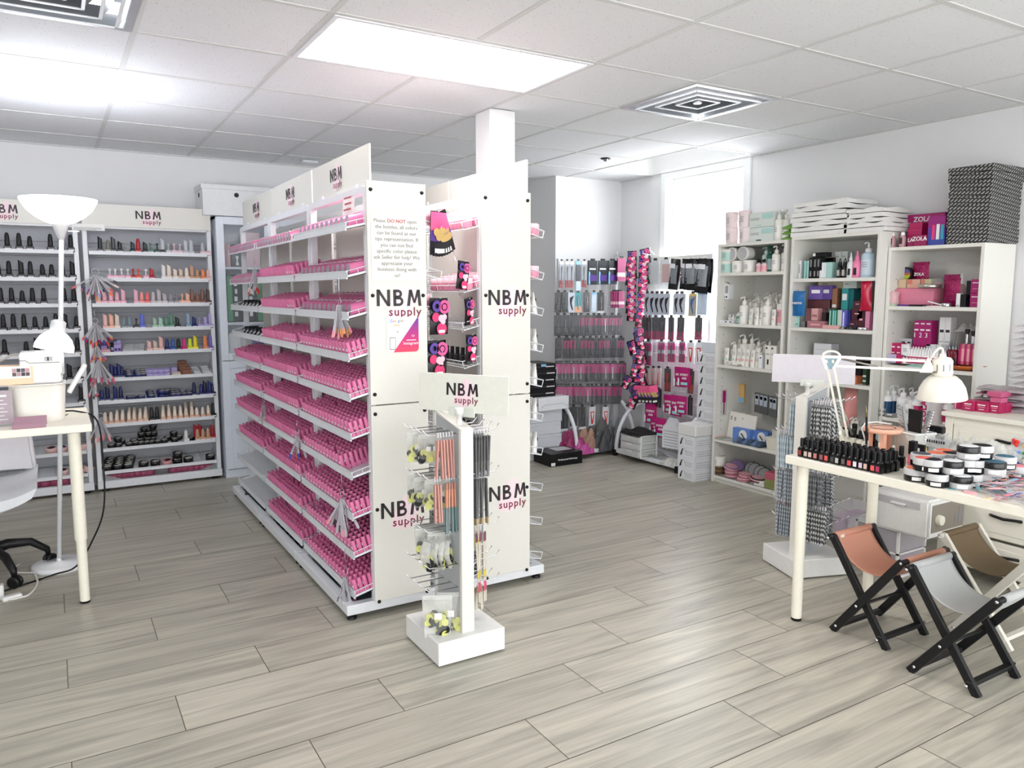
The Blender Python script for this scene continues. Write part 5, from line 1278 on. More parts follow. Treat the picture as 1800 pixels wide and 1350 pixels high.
# packs of the window grid (facing -X)
def row2(px, y, key, lab, group, s=1., X=4.42, dr=0.):
    v = at(px, y, 'X', X)
    return inst('tool_pack', K[key], lab, 'pack', (X, v.y, v.z), (random.uniform(-.04, .04), 0, -PI/2+random.uniform(-.15, .25)+dr), group, scale=s)
Z7 = lambda z: 1090+z/6.426
for i, z in enumerate((310, 365, 420, 475, 535)): row2(Z7(z), 516, 'nip', f'pale card with dark nippers, {nth(i)} on the window grid', 'nipper cards on the window grid', 1.08)
for i, z in enumerate((645, 700)): row2(Z7(z), 516, 'nip', f'pale nipper card, {nth(i)} of the pair nearer the bookcase', 'nipper cards on the window grid', 1.05)
row2(Z7(825), 516, 'foot', 'straw coloured card with blue shape on the window grid', None, 1.1)
for i in range(3): row2(Z7(910+25*i), 513, 'bluecard', f'ice blue card, {nth(i)} at the bookcase end of the window grid', 'ice blue cards', 1.1)
for i, z in enumerate((275, 335, 405, 480, 580, 690, 890)): row2(Z7(z), 558, 'dkbot', f'dark card with magenta foot, {nth(i)} on the window grid', 'magenta-footed cards', 1.1 if i != 6 else 1.05)
for i, z in enumerate((320, 470, 580, 705)): row2(Z7(z), 600, 'greymag', f'grey and magenta tool card, {nth(i)} on the window grid', 'grey and magenta cards', 1.05 if i else 1.25)
for i, z in enumerate((800, 895)): row2(Z7(z), 602, 'red', f'white card with red tool, {"nearer the corner" if not i else "nearer the bookcase"}, window grid', 'red tool cards', 1.05)
Z8 = lambda z: 1090+z/5.87
for i, z in enumerate((285, 345, 400)): row2(Z8(z), 647, 'pinkw', f'blush card with scissors, {nth(i)} on the window grid', 'blush scissor cards')
row2(Z8(490), 648, 'blackred', 'black and red card beside the magenta pouches', None, 1.05); row2(Z8(735), 652, 'blackred', 'black and red card by the box tower', None, 1.0)
for i, z in enumerate((365, 405)): row2(Z8(z), 684, 'blackpack', f'black tool card under the blush cards, {nth(i)} one', 'black cards under the blush cards')
row2(Z8(725), 698, 'blackpack', 'black tool card low beside the box tower', None, .95)
# magenta pouches with white lettering
def expert():
    b = MB(); w, h = .105, .15
    for s in (-1, 1): b.grid(lambda u, v: (w*(u-.5), s*(.012*math.sin(PI*u)*math.sin(PI*v))+.004*math.sin(3*v), -h*v), 6, 6, M('magenta_pouch', (182, 22, 112), .35))
    p = MB(); p.box(-w*.2, -.0145, -h*.9, w*.38, -.0135, -h*.76, M('aqua_label', (150, 214, 214), .5)); p.prism([(-w*.5, -h*.95), (-w*.36, -h*.95), (-w*.36, -h*.62), (-w*.44, -h*.55), (-w*.5, -h*.62)], -.0105, -.0095, PAPER)
    t1 = text_mesh('EXPERT', .022, WPRINT, .02); t2 = text_mesh('club', .026, WPRINT, .02)
    q = join_mesh('lettering', [(t1, Matrix.Translation((.008, -.0145, -h*.42))), (t2, Matrix.Translation((.01, -.0145, -h*.6)))])
    return [('pouch_body', b.mesh('pouch_body')), ('label', p.mesh('label')), ('lettering', q)]
EXP = expert()
for i, (px, y, s, lab) in enumerate(((1196, 645, 1.1, 'magenta pouch highest on the window grid'), (1203, 646, 1.05, 'magenta pouch tucked behind the highest one'), (1176, 694, 1.0, 'magenta pouch in the middle, nearer the corner'), (1190, 695, 1.15, 'magenta pouch tilted in the middle of window grid'),
        (1198, 696, 1.0, 'magenta pouch peeking behind the tilted one'), (1144, 709, 1.15, 'magenta pouch low by the arc foot'), (1152, 733, 1.0, 'magenta pouch lowest behind its neighbour'), (1161, 735, 1.1, 'lowest magenta pouch beside the white cards'))):
    v = at(px, y, 'X', 4.40-.012*i)
    inst('pouch', EXP, lab, 'pouch', v, (0, .06 if i == 3 else 0, -PI/2+.2), 'magenta lettered pouches', scale=s)
# dark foil pouches on the header board
def foilpouch(c, w=.10, h=.22):
    b = MB()
    for s in (-1, 1): b.grid(lambda u, v: (w*(u-.5), s*.014*math.sin(PI*u)*math.sin(PI*v)+.005*math.sin(6*u+5*v), -h*v), 8, 8, BLACKG)
    p = MB(); p.grid(lambda u, v: (w*.7*(u-.5), -.016*math.sin(PI*(.15+.7*u))*math.sin(PI*(.2+.6*v))-.003, -h*(.2+.6*v)), 6, 6, c); l = MB(); l.box(-w*.3, -.02, -h*.3, w*.2, -.019, -h*.16, CARDW)
    return [('pouch_body', b.mesh('pouch_body')), ('clear_front', p.mesh('clear_front')), ('label', l.mesh('label'))]
FPO = foilpouch(M('steel_contents', (130, 136, 142), .3, bump=.5))
for i, (z, s, dr) in enumerate(((630, 1.15, 0), (765, 1.12, .1), (800, 1.12, .3), (860, 1.15, .25), (920, 1.2, -.1), (960, 1.22, .2), (985, 1.2, .1))):
    v = at(Z7(z), 455, 'X', 4.42-.012*(i % 3)); inst('pouch', FPO, f'black pouch with clear front, {nth(i)} along the top of window grid', 'pouch', v, (0, random.uniform(-.1, .1), -PI/2+dr), 'black pouches on the window grid', scale=s)
v = at(Z7(400), 458, 'X', 4.42); o = inst('tool_pack', pk('r', .10, .19, [(0, 1, M('clear_white_pack', (214, 218, 222), .3, alpha=.6))]), 'clear white pack nearest the corner on window grid', 'pack', v, -PI/2)
v = at(Z7(520), 456, 'X', 4.42); o = inst('tool_pack', pk('s', .09, .19, [(0, .2, CARDW), (.2, 1, M('dusty_pink_card', (206, 172, 170), .5))]), 'dusty pink card between the clear and black packs', 'pack', v, -PI/2)
# white display cards pack
t = thing('card_pack', 'hanging pack of white sample cards low on the window grid', 'card pack', at(1183, 735, 'X', 4.38), -PI/2+.2)
for i in range(11):
    m = MB(); m.prism([(-.085, -.05), (-.04, 0), (.04, 0), (.085, -.05), (.085, -.21), (-.085, -.21)], -.001, .001, CARDW)
    for q in range(6): m.box(-.07, -.0015, -.07-.024*q, .07, -.001, -.066-.024*q, GREYPRINT)
    c = m.obj('sample_card', t, loc=(.004*i, -.008*i, -.003*i))
# strips of pouches clipped to the wall, and the hanging bunches
def strip_of(px, y0, y1, n, Y, X, lab, grp, dx=0):
    for i in range(n):
        y = y0+(y1-y0)*i/(n-1); v = at(px+dx*i, y, 'X' if X else 'Y', X or Y)
        inst('pouch', POUCH[i % 2], f'{lab}, {nth(i)} from the top', 'pouch', v+Vector((0, 0, 0)), (0, random.uniform(-.25, .25), -.75+random.uniform(-.3, .3)), grp, scale=.78)
strip_of(1111, 441, 540, 9, 5.5, None, 'pink and black pouch on the first hanging strip', 'first strip of pouches in the alcove corner')
strip_of(1132, 437, 600, 14, None, 4.42, 'pink and black pouch on the second hanging strip', 'second strip of pouches in the alcove corner', -.6)
for i in range(16):
    v = at(1109+random.uniform(-6, 18), 575+118*i/15, 'X', 4.34-.02*(i % 3)); inst('pouch', POUCH[i % 3], f'pink and black pouch, {nth(i)} down the corner bunch of the alcove', 'pouch', v, (0, random.uniform(-.5, .5), -.7+random.uniform(-.6, .6)), 'corner bunch of pouches', scale=.8)
for i in range(6):
    v = at(1122+5*i, 677, 'X', 4.32-.01*i); inst('pouch', fanp, f'purple pack with tan chips, {nth(i)} of the low bunch on window grid', 'pouch', v, (0, -.05*i, -PI/2+.5), 'purple packs on the window grid', scale=.8)
# wires sticking out at the top
for i, (a, b) in enumerate((((1143, 448), (1130, 446)), ((1150, 447), (1143, 440)), ((1078, 452), (1085, 448)))):
    X = 4.40; p, q = (at(*a, 'X', X), at(*b, 'X', X-.12)) if i < 2 else (at(*a, 'Y', 5.52), at(*b, 'Y', 5.38)); k = MB(); k.tube([p, q, q+Vector((0, 0, .025))], .003, STEELW, 6); tag(k.obj('wire_hook', None), f'empty white wire hook at the top of {("window grid, lower one", "window grid, upper one", "alcove grid")[i]}', 'hook')
# drawers, bags and cloth on the bases
def on_floor(px, py, z=.0): v = at(px, py, 'Z', z); return v
v = on_floor(1122, 802, .05)
t = thing('drawer_unit', 'small white plastic three-drawer unit on the window grid base', 'drawer unit', (v.x+.03, v.y+.03, .052))
b = MB(); 
for x, y in ((-.09, -.13), (.08, -.13), (-.09, .12), (.08, .12)): b.box(x, y, 0, x+.012, y+.012, .185, WHITE)
for z in (0, .06, .12, .18): b.box(-.092, -.132, z, .094, .134, z+.008, WHITE)
b.obj('frame', t, .002)
for i in range(3):
    d = MB(); d.box(-.10, -.115, .010+.06*i, .078, .118, .056+.06*i, M('frosted_drawer', (206, 210, 206), .3)); do = d.obj('drawer', t, .003); h = MB(); h.box(-.106, -.03, .04+.06*i, -.10, .03, .05+.06*i, WHITE); h.obj('handle', do)
def crumple(name, lab, cat, loc, size, m, group=None, seed=0, sharp=5, rz=0.):
    rnd = random.Random(seed); w, d, h = size; p = [rnd.uniform(0, 6) for _ in range(6)]; b = MB()
    def f(u, v):
        e = (math.sin(PI*u)*math.sin(PI*v))**.35
        z = h*e*(.55+.25*math.sin(sharp*2*u+p[0]+3*math.sin(4*v+p[1]))*1+.2*math.sin(sharp*3*v+p[2]+2*u))
        return (w*(u-.5)+.03*w*math.sin(9*v+p[3]), d*(v-.5)+.03*d*math.sin(9*u+p[4]), max(.001, z))
    b.grid(f, 22, 18, m, smooth=False); b.add([f(i/22, 0) for i in range(23)]+[f(i/22, 1) for i in range(22, -1, -1)], [tuple(range(46))], m)
    return tag(b.obj(name, None, loc=loc, rot=(0, 0, rz)), lab, cat, group)
crumple('cloth', 'crumpled black cloth lying on the white drawer unit', 'cloth', (v.x+.03, v.y+.03, .24), (.24, .26, .06), M('black_cloth', (22, 22, 24), .9), seed=2)
crumple('plastic_bag', 'flat bag of grey sleeves on the window grid base', 'bag', (4.30, 4.72, .04), (.22, .36, .05), M('grey_sleeve_bag', (150, 152, 152), .3, bump=.6), seed=4)
crumple('plastic_bag', 'flat bag of white sleeves at the box end of base', 'bag', (4.28, 4.55, .042), (.22, .2, .06), M('white_sleeve_bag', (196, 196, 192), .3, bump=.6), seed=5)
for i, (px, py, s, c, lab) in enumerate(((1002, 792, (.26, .22, .20), (168, 62, 112), 'pink bag on the floor of alcove grid by the boxes'), (1028, 786, (.26, .24, .20), (176, 140, 120), 'tan bag of tools in the middle of the alcove heap'), (1044, 780, (.3, .24, .28), (92, 92, 92), 'dark bag of tools behind the alcove heap'), (1062, 788, (.24, .22, .2), (70, 72, 74), 'grey bag at the front of alcove heap'), (1080, 780, (.24, .2, .26), (120, 132, 130), 'greenish clear bag at the corner of alcove heap'), (1020, 796, (.2, .16, .12), (188, 80, 150), 'small violet pink bag in front of alcove heap'))):
    v = on_floor(px, py, .04); crumple('tool_bag', lab, 'bag', (v.x, min(5.45, v.y), .04), s, M(f'bag_contents_{i}', c, .25, bump=.7, scale=90, var=.5), 'bags heaped under the alcove grid', seed=10+i, sharp=7)
# stacks of white boxes
def printbox(loc, size, lab, group, i, rz=0., mat=CARDW):
    w, d, h = size; t = thing('product_box', lab, 'box', loc, rz, group)
    b = MB(); b.box(-w/2, -d/2, 0, w/2, d/2, h, mat); bo = b.obj('box_body', t, .002)
    p = MB(); p.prism([(-d*.36, h*.25), (-d*.30, h*.2), (-d*.26, h*.5), (-d*.34, h*.85)], -w/2-.001, -w/2, BLACK, plane='YZ')
    q = MB(); 
    # drawing of a lamp on the front: arc and strokes
    p = MB(); Yl = d*.32
    p.prism([(Yl-.02, h*.75), (Yl-.01, h*.8), (Yl+.004, h*.45), (Yl+.012, h*.15), (Yl-.004, h*.2), (Yl-.012, h*.5)], -w/2-.001, -w/2, BLACK, plane='YZ')
    p.tube([(-w/2-.0008, Yl-.03-.022*math.cos(a), h*.5+h*.32*math.sin(a)) for a in [2*PI*k/12 for k in range(9)]], .001, GREYPRINT, 4)
    for k in range(3): p.box(-w/2-.001, -d*.42, h*(.28+.16*k), -w/2, d*.06, h*(.33+.16*k), M('pale_grey_ink', (186, 186, 188), .5))
    p.obj('front_print', t)
    q.box(-w*.36, -d/2-.001, h*.2, w*.36, -d/2, h*.26, M('pale_grey_ink')); q.box(-w*.36, -d/2-.001, h*.4, w*.3, -d/2, h*.45, M('pale_grey_ink')); q.box(-w*.36, -d/2-.001, h*.6, w*.36, -d/2, h*.65, M('pale_grey_ink')); q.obj('side_print', t)
    return t
for i in range(4): printbox((4.185+random.uniform(-.004, .004), 4.235+random.uniform(-.003, .003), .0856*i), (.20, .17, .085), f'white printed box, {nth(i)} from the floor in the front stack', 'front stack of white boxes', i)
m = MB(); m.box(-.105, -.095, 0, .105, .095, .085, M('pale_carton', (226, 226, 224), .55)); tag(m.obj('carton', None, .006, loc=(4.19, 4.235, .3434)), 'plain white carton on top of the front box stack', 'box')
for i in range(11): printbox((4.43+random.uniform(-.003, .003), 4.27+random.uniform(-.003, .003), .0876*i), (.23, .19, .087), f'white printed box, {nth(i)} from the floor in the tall stack', 'tall stack of white boxes', i)
m = MB(); m.box(-.11, -.085, 0, .11, .085, .08, M('ice_grey_carton', (206, 212, 220), .55)); tag(m.obj('carton', None, .003, loc=(4.43, 4.26, .965)), 'plain pale grey carton on the tall box stack under the window', 'box')
# boxes beside the island: black lamp boxes and white cartons
v = on_floor(962, 812)
t = thing('lamp_box', 'black nail lamp box lying on the floor by alcove grid', 'box', (3.60, 5.25, 0))
b = MB(); b.box(-.16, -.13, 0, .16, .13, .105, BLACK); bo = b.obj('box_body', t, .002); text(bo, 'Professional Nail Lamp', (.01, -.1315, .045), .021, WPRINT, bold=.01)
l = MB(); l.box(-.155, -.1316, .006, -.115, -.13, .032, PAPER); l.obj('label', bo); l = MB(); l.box(-.03, -.03, .105, .13, .10, .106, M('pale_grey_ink')); l.obj('top_print', bo)
for i in range(4):
    m = MB(); m.box(-.16, -.15, 0, .16, .15, .105, M('cool_white_carton', (208, 212, 218), .55)); o = tag(m.obj('carton', None, .002, loc=(3.58+.01*(i % 2), 5.56, .1065*i)), f'white carton, {nth(i)} from the floor in the stack by the alcove', 'box', 'white cartons by the alcove')
    s = MB(); s.tube([(-.16, -.1505, .07), (-.06, -.1505, .085), (.06, -.1505, .085), (.16, -.1505, .07)], .0012, M('pale_grey_ink'), 4); s.obj('flap_line', o)
m = MB(); m.box(-.17, -.16, 0, .17, .16, .11, CARDW); o = tag(m.obj('carton', None, .002, loc=(3.62, 5.53, .4275), rot=(0, 0, .12)), 'white carton with blue print on top of the alcove carton stack', 'box'); s = MB(); s.box(-.1, -.08, .11, .04, .06, .111, M('slate_print', (96, 116, 140), .4)); s.obj('top_print', o); s = MB(); s.tube([(-.14, -.1605, .03), (-.1, -.1605, .05), (.1, -.1605, .05), (.16, -.1605, .02)], .0012, GREYPRINT, 4); s.obj('flap_line', o)
for i in range(5):
    m = MB(); m.box(-.15, -.14, 0, .15, .14, .056, BLACK); o = tag(m.obj('lamp_box', None, .002, loc=(3.545+.008*(i % 2), 5.57, .5385+.0575*i)), f'thin black box with white lettering, {nth(i)} up in the black stack', 'box', 'thin black boxes by the alcove')
    s = MB()
    for k in range(6): s.box(.05+.014*k, -.1408, .024, .059+.014*k, -.14, .034, WPRINT)
    s.obj('white_print', o)
    for k in range(3): s = MB(); s.box(-.13, -.1406, .012+.008*k, .12, -.14, .013+.008*k, GREYPRINT)
    s.obj('print_line', o)
    if i == 4: s = MB(); s.box(-.0, -.1412, .03, .05, -.14, .05, SKY); s.obj('label', o)
# ================================================================ bookcases along the window wall
BOOKW = M('white_bookcase_board', (226, 225, 218), .45, var=.02); BOOKI = BOOKW
def bookcase(label, xf, y0, y1, zt, shelves, plinth=.05):
    t = thing('bookcase', label, 'bookcase', (xf, (y0+y1)/2, 0)); h = (y1-y0)/2; d = XW-.012-xf; th = .02
    for s in (-1, 1): b = MB(); b.box(0, s*h, 0, d, s*(h-th), zt, BOOKW); b.obj('side_panel', t, .001)
    b = MB(); b.box(0, -h+th, zt-th, d, h-th, zt, BOOKW); b.obj('top_board', t, .001)
    b = MB(); b.box(d-.008, -h+th, plinth, d, h-th, zt-th, M('bookcase_back', (216, 216, 212), .6)); b.obj('back_board', t)
    b = MB(); b.box(.02, -h+th, 0, .035, h-th, plinth, BOOKW); b.obj('plinth', t)
    for z in shelves: b = MB(); b.box(.004, -h+th, z-.022, d-.008, h-th, z, BOOKW); b.obj('shelf', t, .001)
    hol = MB()
    for z in [k*.065+.2 for k in range(int((zt-.3)/.065))]:
        for x in (.06, d-.09): hol.box(x, h-th-.0008, z, x+.006, h-th, z+.006, M('peg_hole', (70, 68, 64), .8))
    hol.obj('peg_holes', t)
    return t
B1, B2, B3 = 4.235, 4.235, 4.31
bookcase('white bookcase of cream tubs and pump bottles beside the window', B1, 3.50, 4.115, 1.775, (.05, .33, .893, 1.199, 1.567))
bookcase('white bookcase topped with folded white bags in the middle', B2, 2.822, 3.462, 1.787, (.05, .48, .855, 1.194, 1.515))
bookcase('white bookcase of magenta goods topped with patterned boxes', B3, 2.262, 2.818, 1.69, (.05, .30, .672, .99, 1.343))
def yat(px, py, x): return at(px, py, 'X', x).y
MINT = M('mint_print', (176, 212, 204), .4); IVW = M('ivory_white_plastic', (232, 230, 222), .35); GRNB = M('deep_green_bottle', (20, 84, 66), .25); LPINK = M('light_pink_print', (236, 170, 180), .45); INK = M('fine_grey_text', (150, 150, 150), .5)

def pump_meshes(r, h, m=None, lab=None, head=None):
    m = m or IVW; head = head or m
    b = MB(); hb = h*.70; b.lathe([(r*.95, 0), (r, .004), (r, hb-r*.35), (r*.8, hb-r*.1), (r*.42, hb), (r*.42, hb+.004)], m, 18)
    l = MB(); l.lathe([(r*1.01, hb*.12), (r*1.01, hb*.72)], lab or M('label_white', (236, 235, 230), .5), 18)
    for k in range(3): l.box(-r*1.03, -r*.4, hb*(.58-.08*k), -r*1.0, r*.4, hb*(.61-.08*k), INK)
    c = MB(); c.lathe([(r*.5, hb+.004), (r*.5, hb+.022), (r*.34, hb+.026), (r*.16, hb+.03), (r*.16, h-.010)], head, 14)
    c.tube([(r*.2, 0, h-.006), (-r*.2, 0, h-.004), (-r*1.1, 0, h-.008), (-r*1.25, 0, h-.016)], [.006, .0065, .004, .003], head, 8)
    return [('bottle_body', b.mesh('bottle_body')), ('label', l.mesh('label')), ('pump', c.mesh('pump'))]
def tub_meshes(r, h, m, lab, lid):
    b = MB(); b.lathe([(r*.9, 0), (r*.93, .004), (r, h*.8)], m, 24); l = MB(); l.lathe([(r*.945, h*.12), (r*1.003, h*.74)], lab, 24)
    for k in range(4): l.box(-r*1.02, -r*.45, h*(.6-.1*k), -r*.99, r*(.1+.1*(k % 2)), h*(.635-.1*k), INK)
    c = MB(); c.lathe([(r*1.03, h*.8), (r*1.04, h*.98), (r*.95, h)], lid, 24); c.lathe([(r*.9, h), (r*.9, h+.0005)], M('pale_grey_ink'), 20)
    return [('tub_body', b.mesh('tub_body')), ('label', l.mesh('label')), ('lid', c.mesh('lid'))]
def squeeze_meshes(w, h, m, cap, pr):
    """tube standing on its cap, flat end up, facing -X"""
    n = 14; rings = []
    for z, k in ((.02, 0), (h*.35, .25), (h*.95, .97), (h, 1.)): rings.append(([(.45*w*math.sin(2*PI*j/n)*(1-.94*k), .5*w*math.cos(2*PI*j/n)*(.85+.2*k)) for j in range(n)], z))
    b = MB(); loft(b, rings, m); p = MB(); p.box(-.33*w, -.3*w, h*.3, -.30*w, .3*w, h*.42, pr); 
    for k in range(3): p.box(-.2*w, -.28*w, h*(.62+.07*k), -.17*w, .15*w, h*(.645+.07*k), INK)
    c = MB(); c.lathe([(w*.40, 0), (w*.42, .02), (w*.42, .024)], cap, 14)
    return [('tube_body', b.mesh('tube_body')), ('print', p.mesh('print')), ('cap', c.mesh('cap'))]
PUMP = {'w': pump_meshes(.030, .175), 'n': pump_meshes(.024, .185), 'g': pump_meshes(.028, .175, GRNB, M('grey_green_label', (150, 176, 172), .5), GRNB), 'gl': pump_meshes(.028, .175, M('mint_grey_bottle', (186, 212, 206), .35), MINT), 's': pump_meshes(.026, .14), 'pk': pump_meshes(.030, .21, None, LPINK)}
TUB = {'mint': tub_meshes(.048, .085, M('mint_tub', (196, 216, 208), .4), MINT, IVW), 'w': tub_meshes(.048, .085, IVW, M('label_white'), IVW), 'pink': tub_meshes(.045, .115, M('blush_tub', (228, 216, 214), .45), M('rosy_label', (228, 212, 212), .5), M('clear_rosy_lid', (232, 214, 216), .3))}
SQ = {'mint': squeeze_meshes(.036, .105, IVW, IVW, MINT), 'pink': squeeze_meshes(.036, .105, IVW, IVW, LPINK), 'w': squeeze_meshes(.034, .115, IVW, IVW, M('pale_grey_ink'))}
def put(parts, name, lab, cat, px, py, xf, z, dx=.05, group=None, rz=0., scale=None, rot=None):
    x = xf+dx; return inst(name, parts, lab, cat, (x, yat(px, py, x), z), rot or (0, 0, rz+random.uniform(-.12, .12)), group, scale=scale)
def bx(name, lab, cat, px0, px1, py, xf, z, h, col, dx=.03, d=.07, group=None, prints=(), txt=None, tsize=.02, tcol=None, rz=0., tilt=0.):
    """carton on a shelf, front toward -X, spanning photo columns px0..px1"""
    x = xf+dx; y1, y0 = yat(px0, py, x), yat(px1, py, x); w = abs(y1-y0); ym = (y0+y1)/2
    b = MB(); b.box(0, -w/2, 0, d, w/2, h, col); o = tag(b.obj(name, None, .0012, loc=(x, ym, z+.0006), rot=(0, tilt, rz)), lab, cat, group)
    if prints:
        p = MB()
        for a0, a1, c0, c1, m in prints: p.box(-.0008, w/2-w*a0, h*c0, 0, w/2-w*a1, h*c1, m)
        p.obj('front_print', o)
    if txt: text(o, txt, (-.0016, 0, h*.5), tsize, tcol or WPRINT, rot=(0, 0, -PI/2), bold=.015)
    return o
# ---- first bookcase
for i, (px, z, lab) in enumerate(((1286, 0, 'lower, window side'), (1310, 0, 'lower, box side'), (1285, .113, 'upper, window side'), (1308, .113, 'upper, box side'))):
    put(TUB['pink'], 'tub', f'rosy paper tub on first bookcase, {lab}', 'tub', px, 425, B1, 1.776+z, .06, 'rosy tubs on the first bookcase', PI*0)
for i in range(2): bx('carton', f'white and mint carton on the first bookcase, {("lower", "upper")[i]} one', 'box', 1316, 1360, 425, B1, 1.776+.102*i, .10, M('white_mint_card', (214, 222, 216), .5), .05, .12, 'mint cartons on the first bookcase', ((.5, .95, .55, .9, MINT), (.05, .4, .6, .64, INK), (.05, .4, .5, .54, INK), (.3, .5, .08, .16, DARKINK if not i else MINT)))
for i, (px, k) in enumerate(((1368, 'n'), (1381, 'n'))): put(PUMP[k], 'pump_bottle', f'slim white pump bottle on top of first bookcase, {nth(i)} one', 'bottle', px, 422, B1, 1.776, .06+.03*i, 'slim bottles on the first bookcase', scale=1.12)
LEAFG = M('leaf_green_pack', (110, 160, 60), .4, var=.4, scale=30)
for i in range(3): o = pack('foil_pack', f'green leafy foil pack between bottles and bags, {nth(i)} up', (B1+.14, yat(1396, 400, B1+.14), 1.777+.036*i), (.16, .10, .04), LEAFG, .3, group='green packs', amp=.1)
z = 1.567
put(TUB['mint'], 'tub', 'mint cream tub at window end, lower of the stack', 'tub', 1279, 478, B1, z, .055); put(TUB['mint'], 'tub', 'mint cream tub at window end, upper of the stack', 'tub', 1279, 458, B1, z+.086, .055)
put(TUB['w'], 'tub', 'white cream tub second on the top shelf', 'tub', 1298, 478, B1, z, .055); put(TUB['w'], 'tub', 'white cream tub third on the top shelf', 'tub', 1318, 478, B1, z, .055)
for i, px in enumerate((1299, 1319)): put(TUB['w'], 'tub', f'white tub lying with lid forward, {nth(i)} one on upper tubs', 'tub', px, 457, B1, z+.086+.049, .12, 'tubs lying lid forward', rot=(0, -PI/2, 0))
for i, px in enumerate((1334, 1343)): put(pump_meshes(.020, .085, M('soft_blush_bottle', (232, 206, 208), .35), LPINK, BLACK), 'bottle', f'small pink bottle with black cap, {nth(i)} on the tub shelf', 'bottle', px, 478, B1, z, .03, 'small pink bottles')
put(PUMP['gl'], 'pump_bottle', 'pale mint pump bottle behind the small pink bottles', 'bottle', 1346, 476, B1, z, .10); put(PUMP['g'], 'pump_bottle', 'deep green pump bottle on the tub shelf', 'bottle', 1354, 477, B1, z, .07)
put(PUMP['w'], 'pump_bottle', 'white pump bottle beside the deep green one', 'bottle', 1364, 477, B1, z, .05); put(PUMP['n'], 'pump_bottle', 'white bottle at the inner end of tub shelf', 'bottle', 1379, 476, B1, z, .06)
z = 1.199
o = bx('hanging_box', 'slim white box hung inside the first bookcase side', 'box', 1268, 1281, 520, B1, 1.375, .11, CARDW, .06, .05, prints=((.3, .5, .1, .2, BLACK), (.6, .8, .1, .2, BLACK), (.5, .9, .4, .9, INK)))
k = MB(); k.tube([(0, -.01, 0), (0, .012, .012), (0, .03, .01)], .002, BLACK, 5); tag(k.obj('wall_hook', None, loc=(B1+.08, 4.075, 1.488)), 'small black hook above the hung white box', 'hook')
for i, px in enumerate((1283, 1289, 1295)):
    put(pump_meshes(.014, .075, M('glass_vial', (206, 212, 206), .2), M('label_white'), CHROME), 'dropper_bottle', f'small dropper bottle, {nth(i)} beside the green one', 'bottle', px, 560, B1, z, .07, 'dropper bottles')
put(pump_meshes(.018, .075, M('moss_green_vial', (88, 132, 108), .3), M('grey_green_label'), IVW), 'dropper_bottle', 'small moss green bottle on the second shelf', 'bottle', 1298, 565, B1, z, .04)
bx('carton', 'long flat white box at the shelf edge', 'box', 1264, 1286, 565, B1, z, .022, CARDW, .01, .04, prints=((.5, .6, .3, .7, DARKINK), (.85, .97, .3, .7, DARKINK)))
for i, (px, k, dx, s) in enumerate(((1308, 'w', .05, 1.12), (1328, 'w', .14, 1.0), (1349, 'w', .05, 1.12), (1318, 's', .20, 1.25), (1331, 'w', .22, 1.25), (1340, 's', .18, 1.2), (1352, 'w', .20, 1.3), (1360, 's', .14, 1.2), (1364, 'n', .22, 1.2), (1373, 'pk', .07, 1.02))):
    put(PUMP[k], 'pump_bottle', f'white pump bottle, {nth(i)} of the crowd on the second shelf', 'bottle', px, 562, B1, z, dx, 'pump bottles on the second shelf', scale=s)
for i, (px, k, dx) in enumerate(((1320, 'mint', .03), (1330, 'w', .02), (1338, 'w', .04), (1360, 'pink', .02))): put(SQ[k], 'tube', f'white squeeze tube, {nth(i)} before the pumps on second shelf', 'tube', px, 564, B1, z, dx, 'squeeze tubes on the second shelf', scale=1.05)
z = .893
for i, (px, k, dx, s) in enumerate(((1277, 'w', .15, 1.2), (1288, 'n', .2, 1.15), (1299, 'n', .24, 1.15), (1291, 's', .1, 1.2), (1308, 'w', .14, 1.3), (1321, 'n', .16, 1.25), (1333, 'w', .2, 1.15), (1335, 's', .08, 1.15), (1344, 's', .14, 1.3), (1352, 'n', .2, 1.1), (1369, 'n', .24, 1.2))):
    put(PUMP[k], 'pump_bottle', f'white pump bottle, {nth(i)} of the back row on the third shelf', 'bottle', px, 638, B1, z, dx, 'pump bottles on the third shelf', scale=s)
for i, (px, k, dx) in enumerate(((1264, 'mint', .05), (1269, 'mint', .09), (1277, 'mint', .03), (1290, 'mint', .05), (1299, 'pink', .06), (1307, 'pink', .05), (1314, 'pink', .05), (1323, 'pink', .04), (1331, 'w', .06))): put(SQ[k], 'tube', f'squeeze tube, {nth(i)} along the front of the third shelf', 'tube', px, 640, B1, z, dx, 'squeeze tubes on the third shelf', scale=1.2)
for i in range(2):
    x = B1+.02; put(SQ['w'], 'tube', f'pink tube lying on its side on the third shelf, {("lower", "upper")[i]} one', 'tube', 1295+8*i, 642, B1, z+.016+.008*i, .012+.012*i, 'lying pink tubes', rot=(-PI/2-.1*i, 0, 0)).children[0]
bx('carton', 'narrow white carton beside the lying tubes', 'box', 1333, 1339, 645, B1, z, .095, CARDW, .02, .03, prints=((.3, .7, .75, .85, BLACK),))
for i, px in enumerate((1344, 1354)): bx('carton', f'tall white carton with dark mark, {nth(i)} on the third shelf', 'box', px, px+9.5, 645, B1, z, .165, IVW, .02, .04, 'tall cartons on the third shelf', ((.1, .4, .85, .93, DARKINK), (.4, .7, .2, .42, DARKINK), (.1, .8, .62, .66, INK)))
bx('carton', 'low mint carton at the inner end of third shelf', 'box', 1363, 1372, 647, B1, z, .085, M('white_mint_card'), .02, .04, prints=((.1, .9, .6, .66, MINT), (.1, .9, .4, .46, MINT)))
z = .33
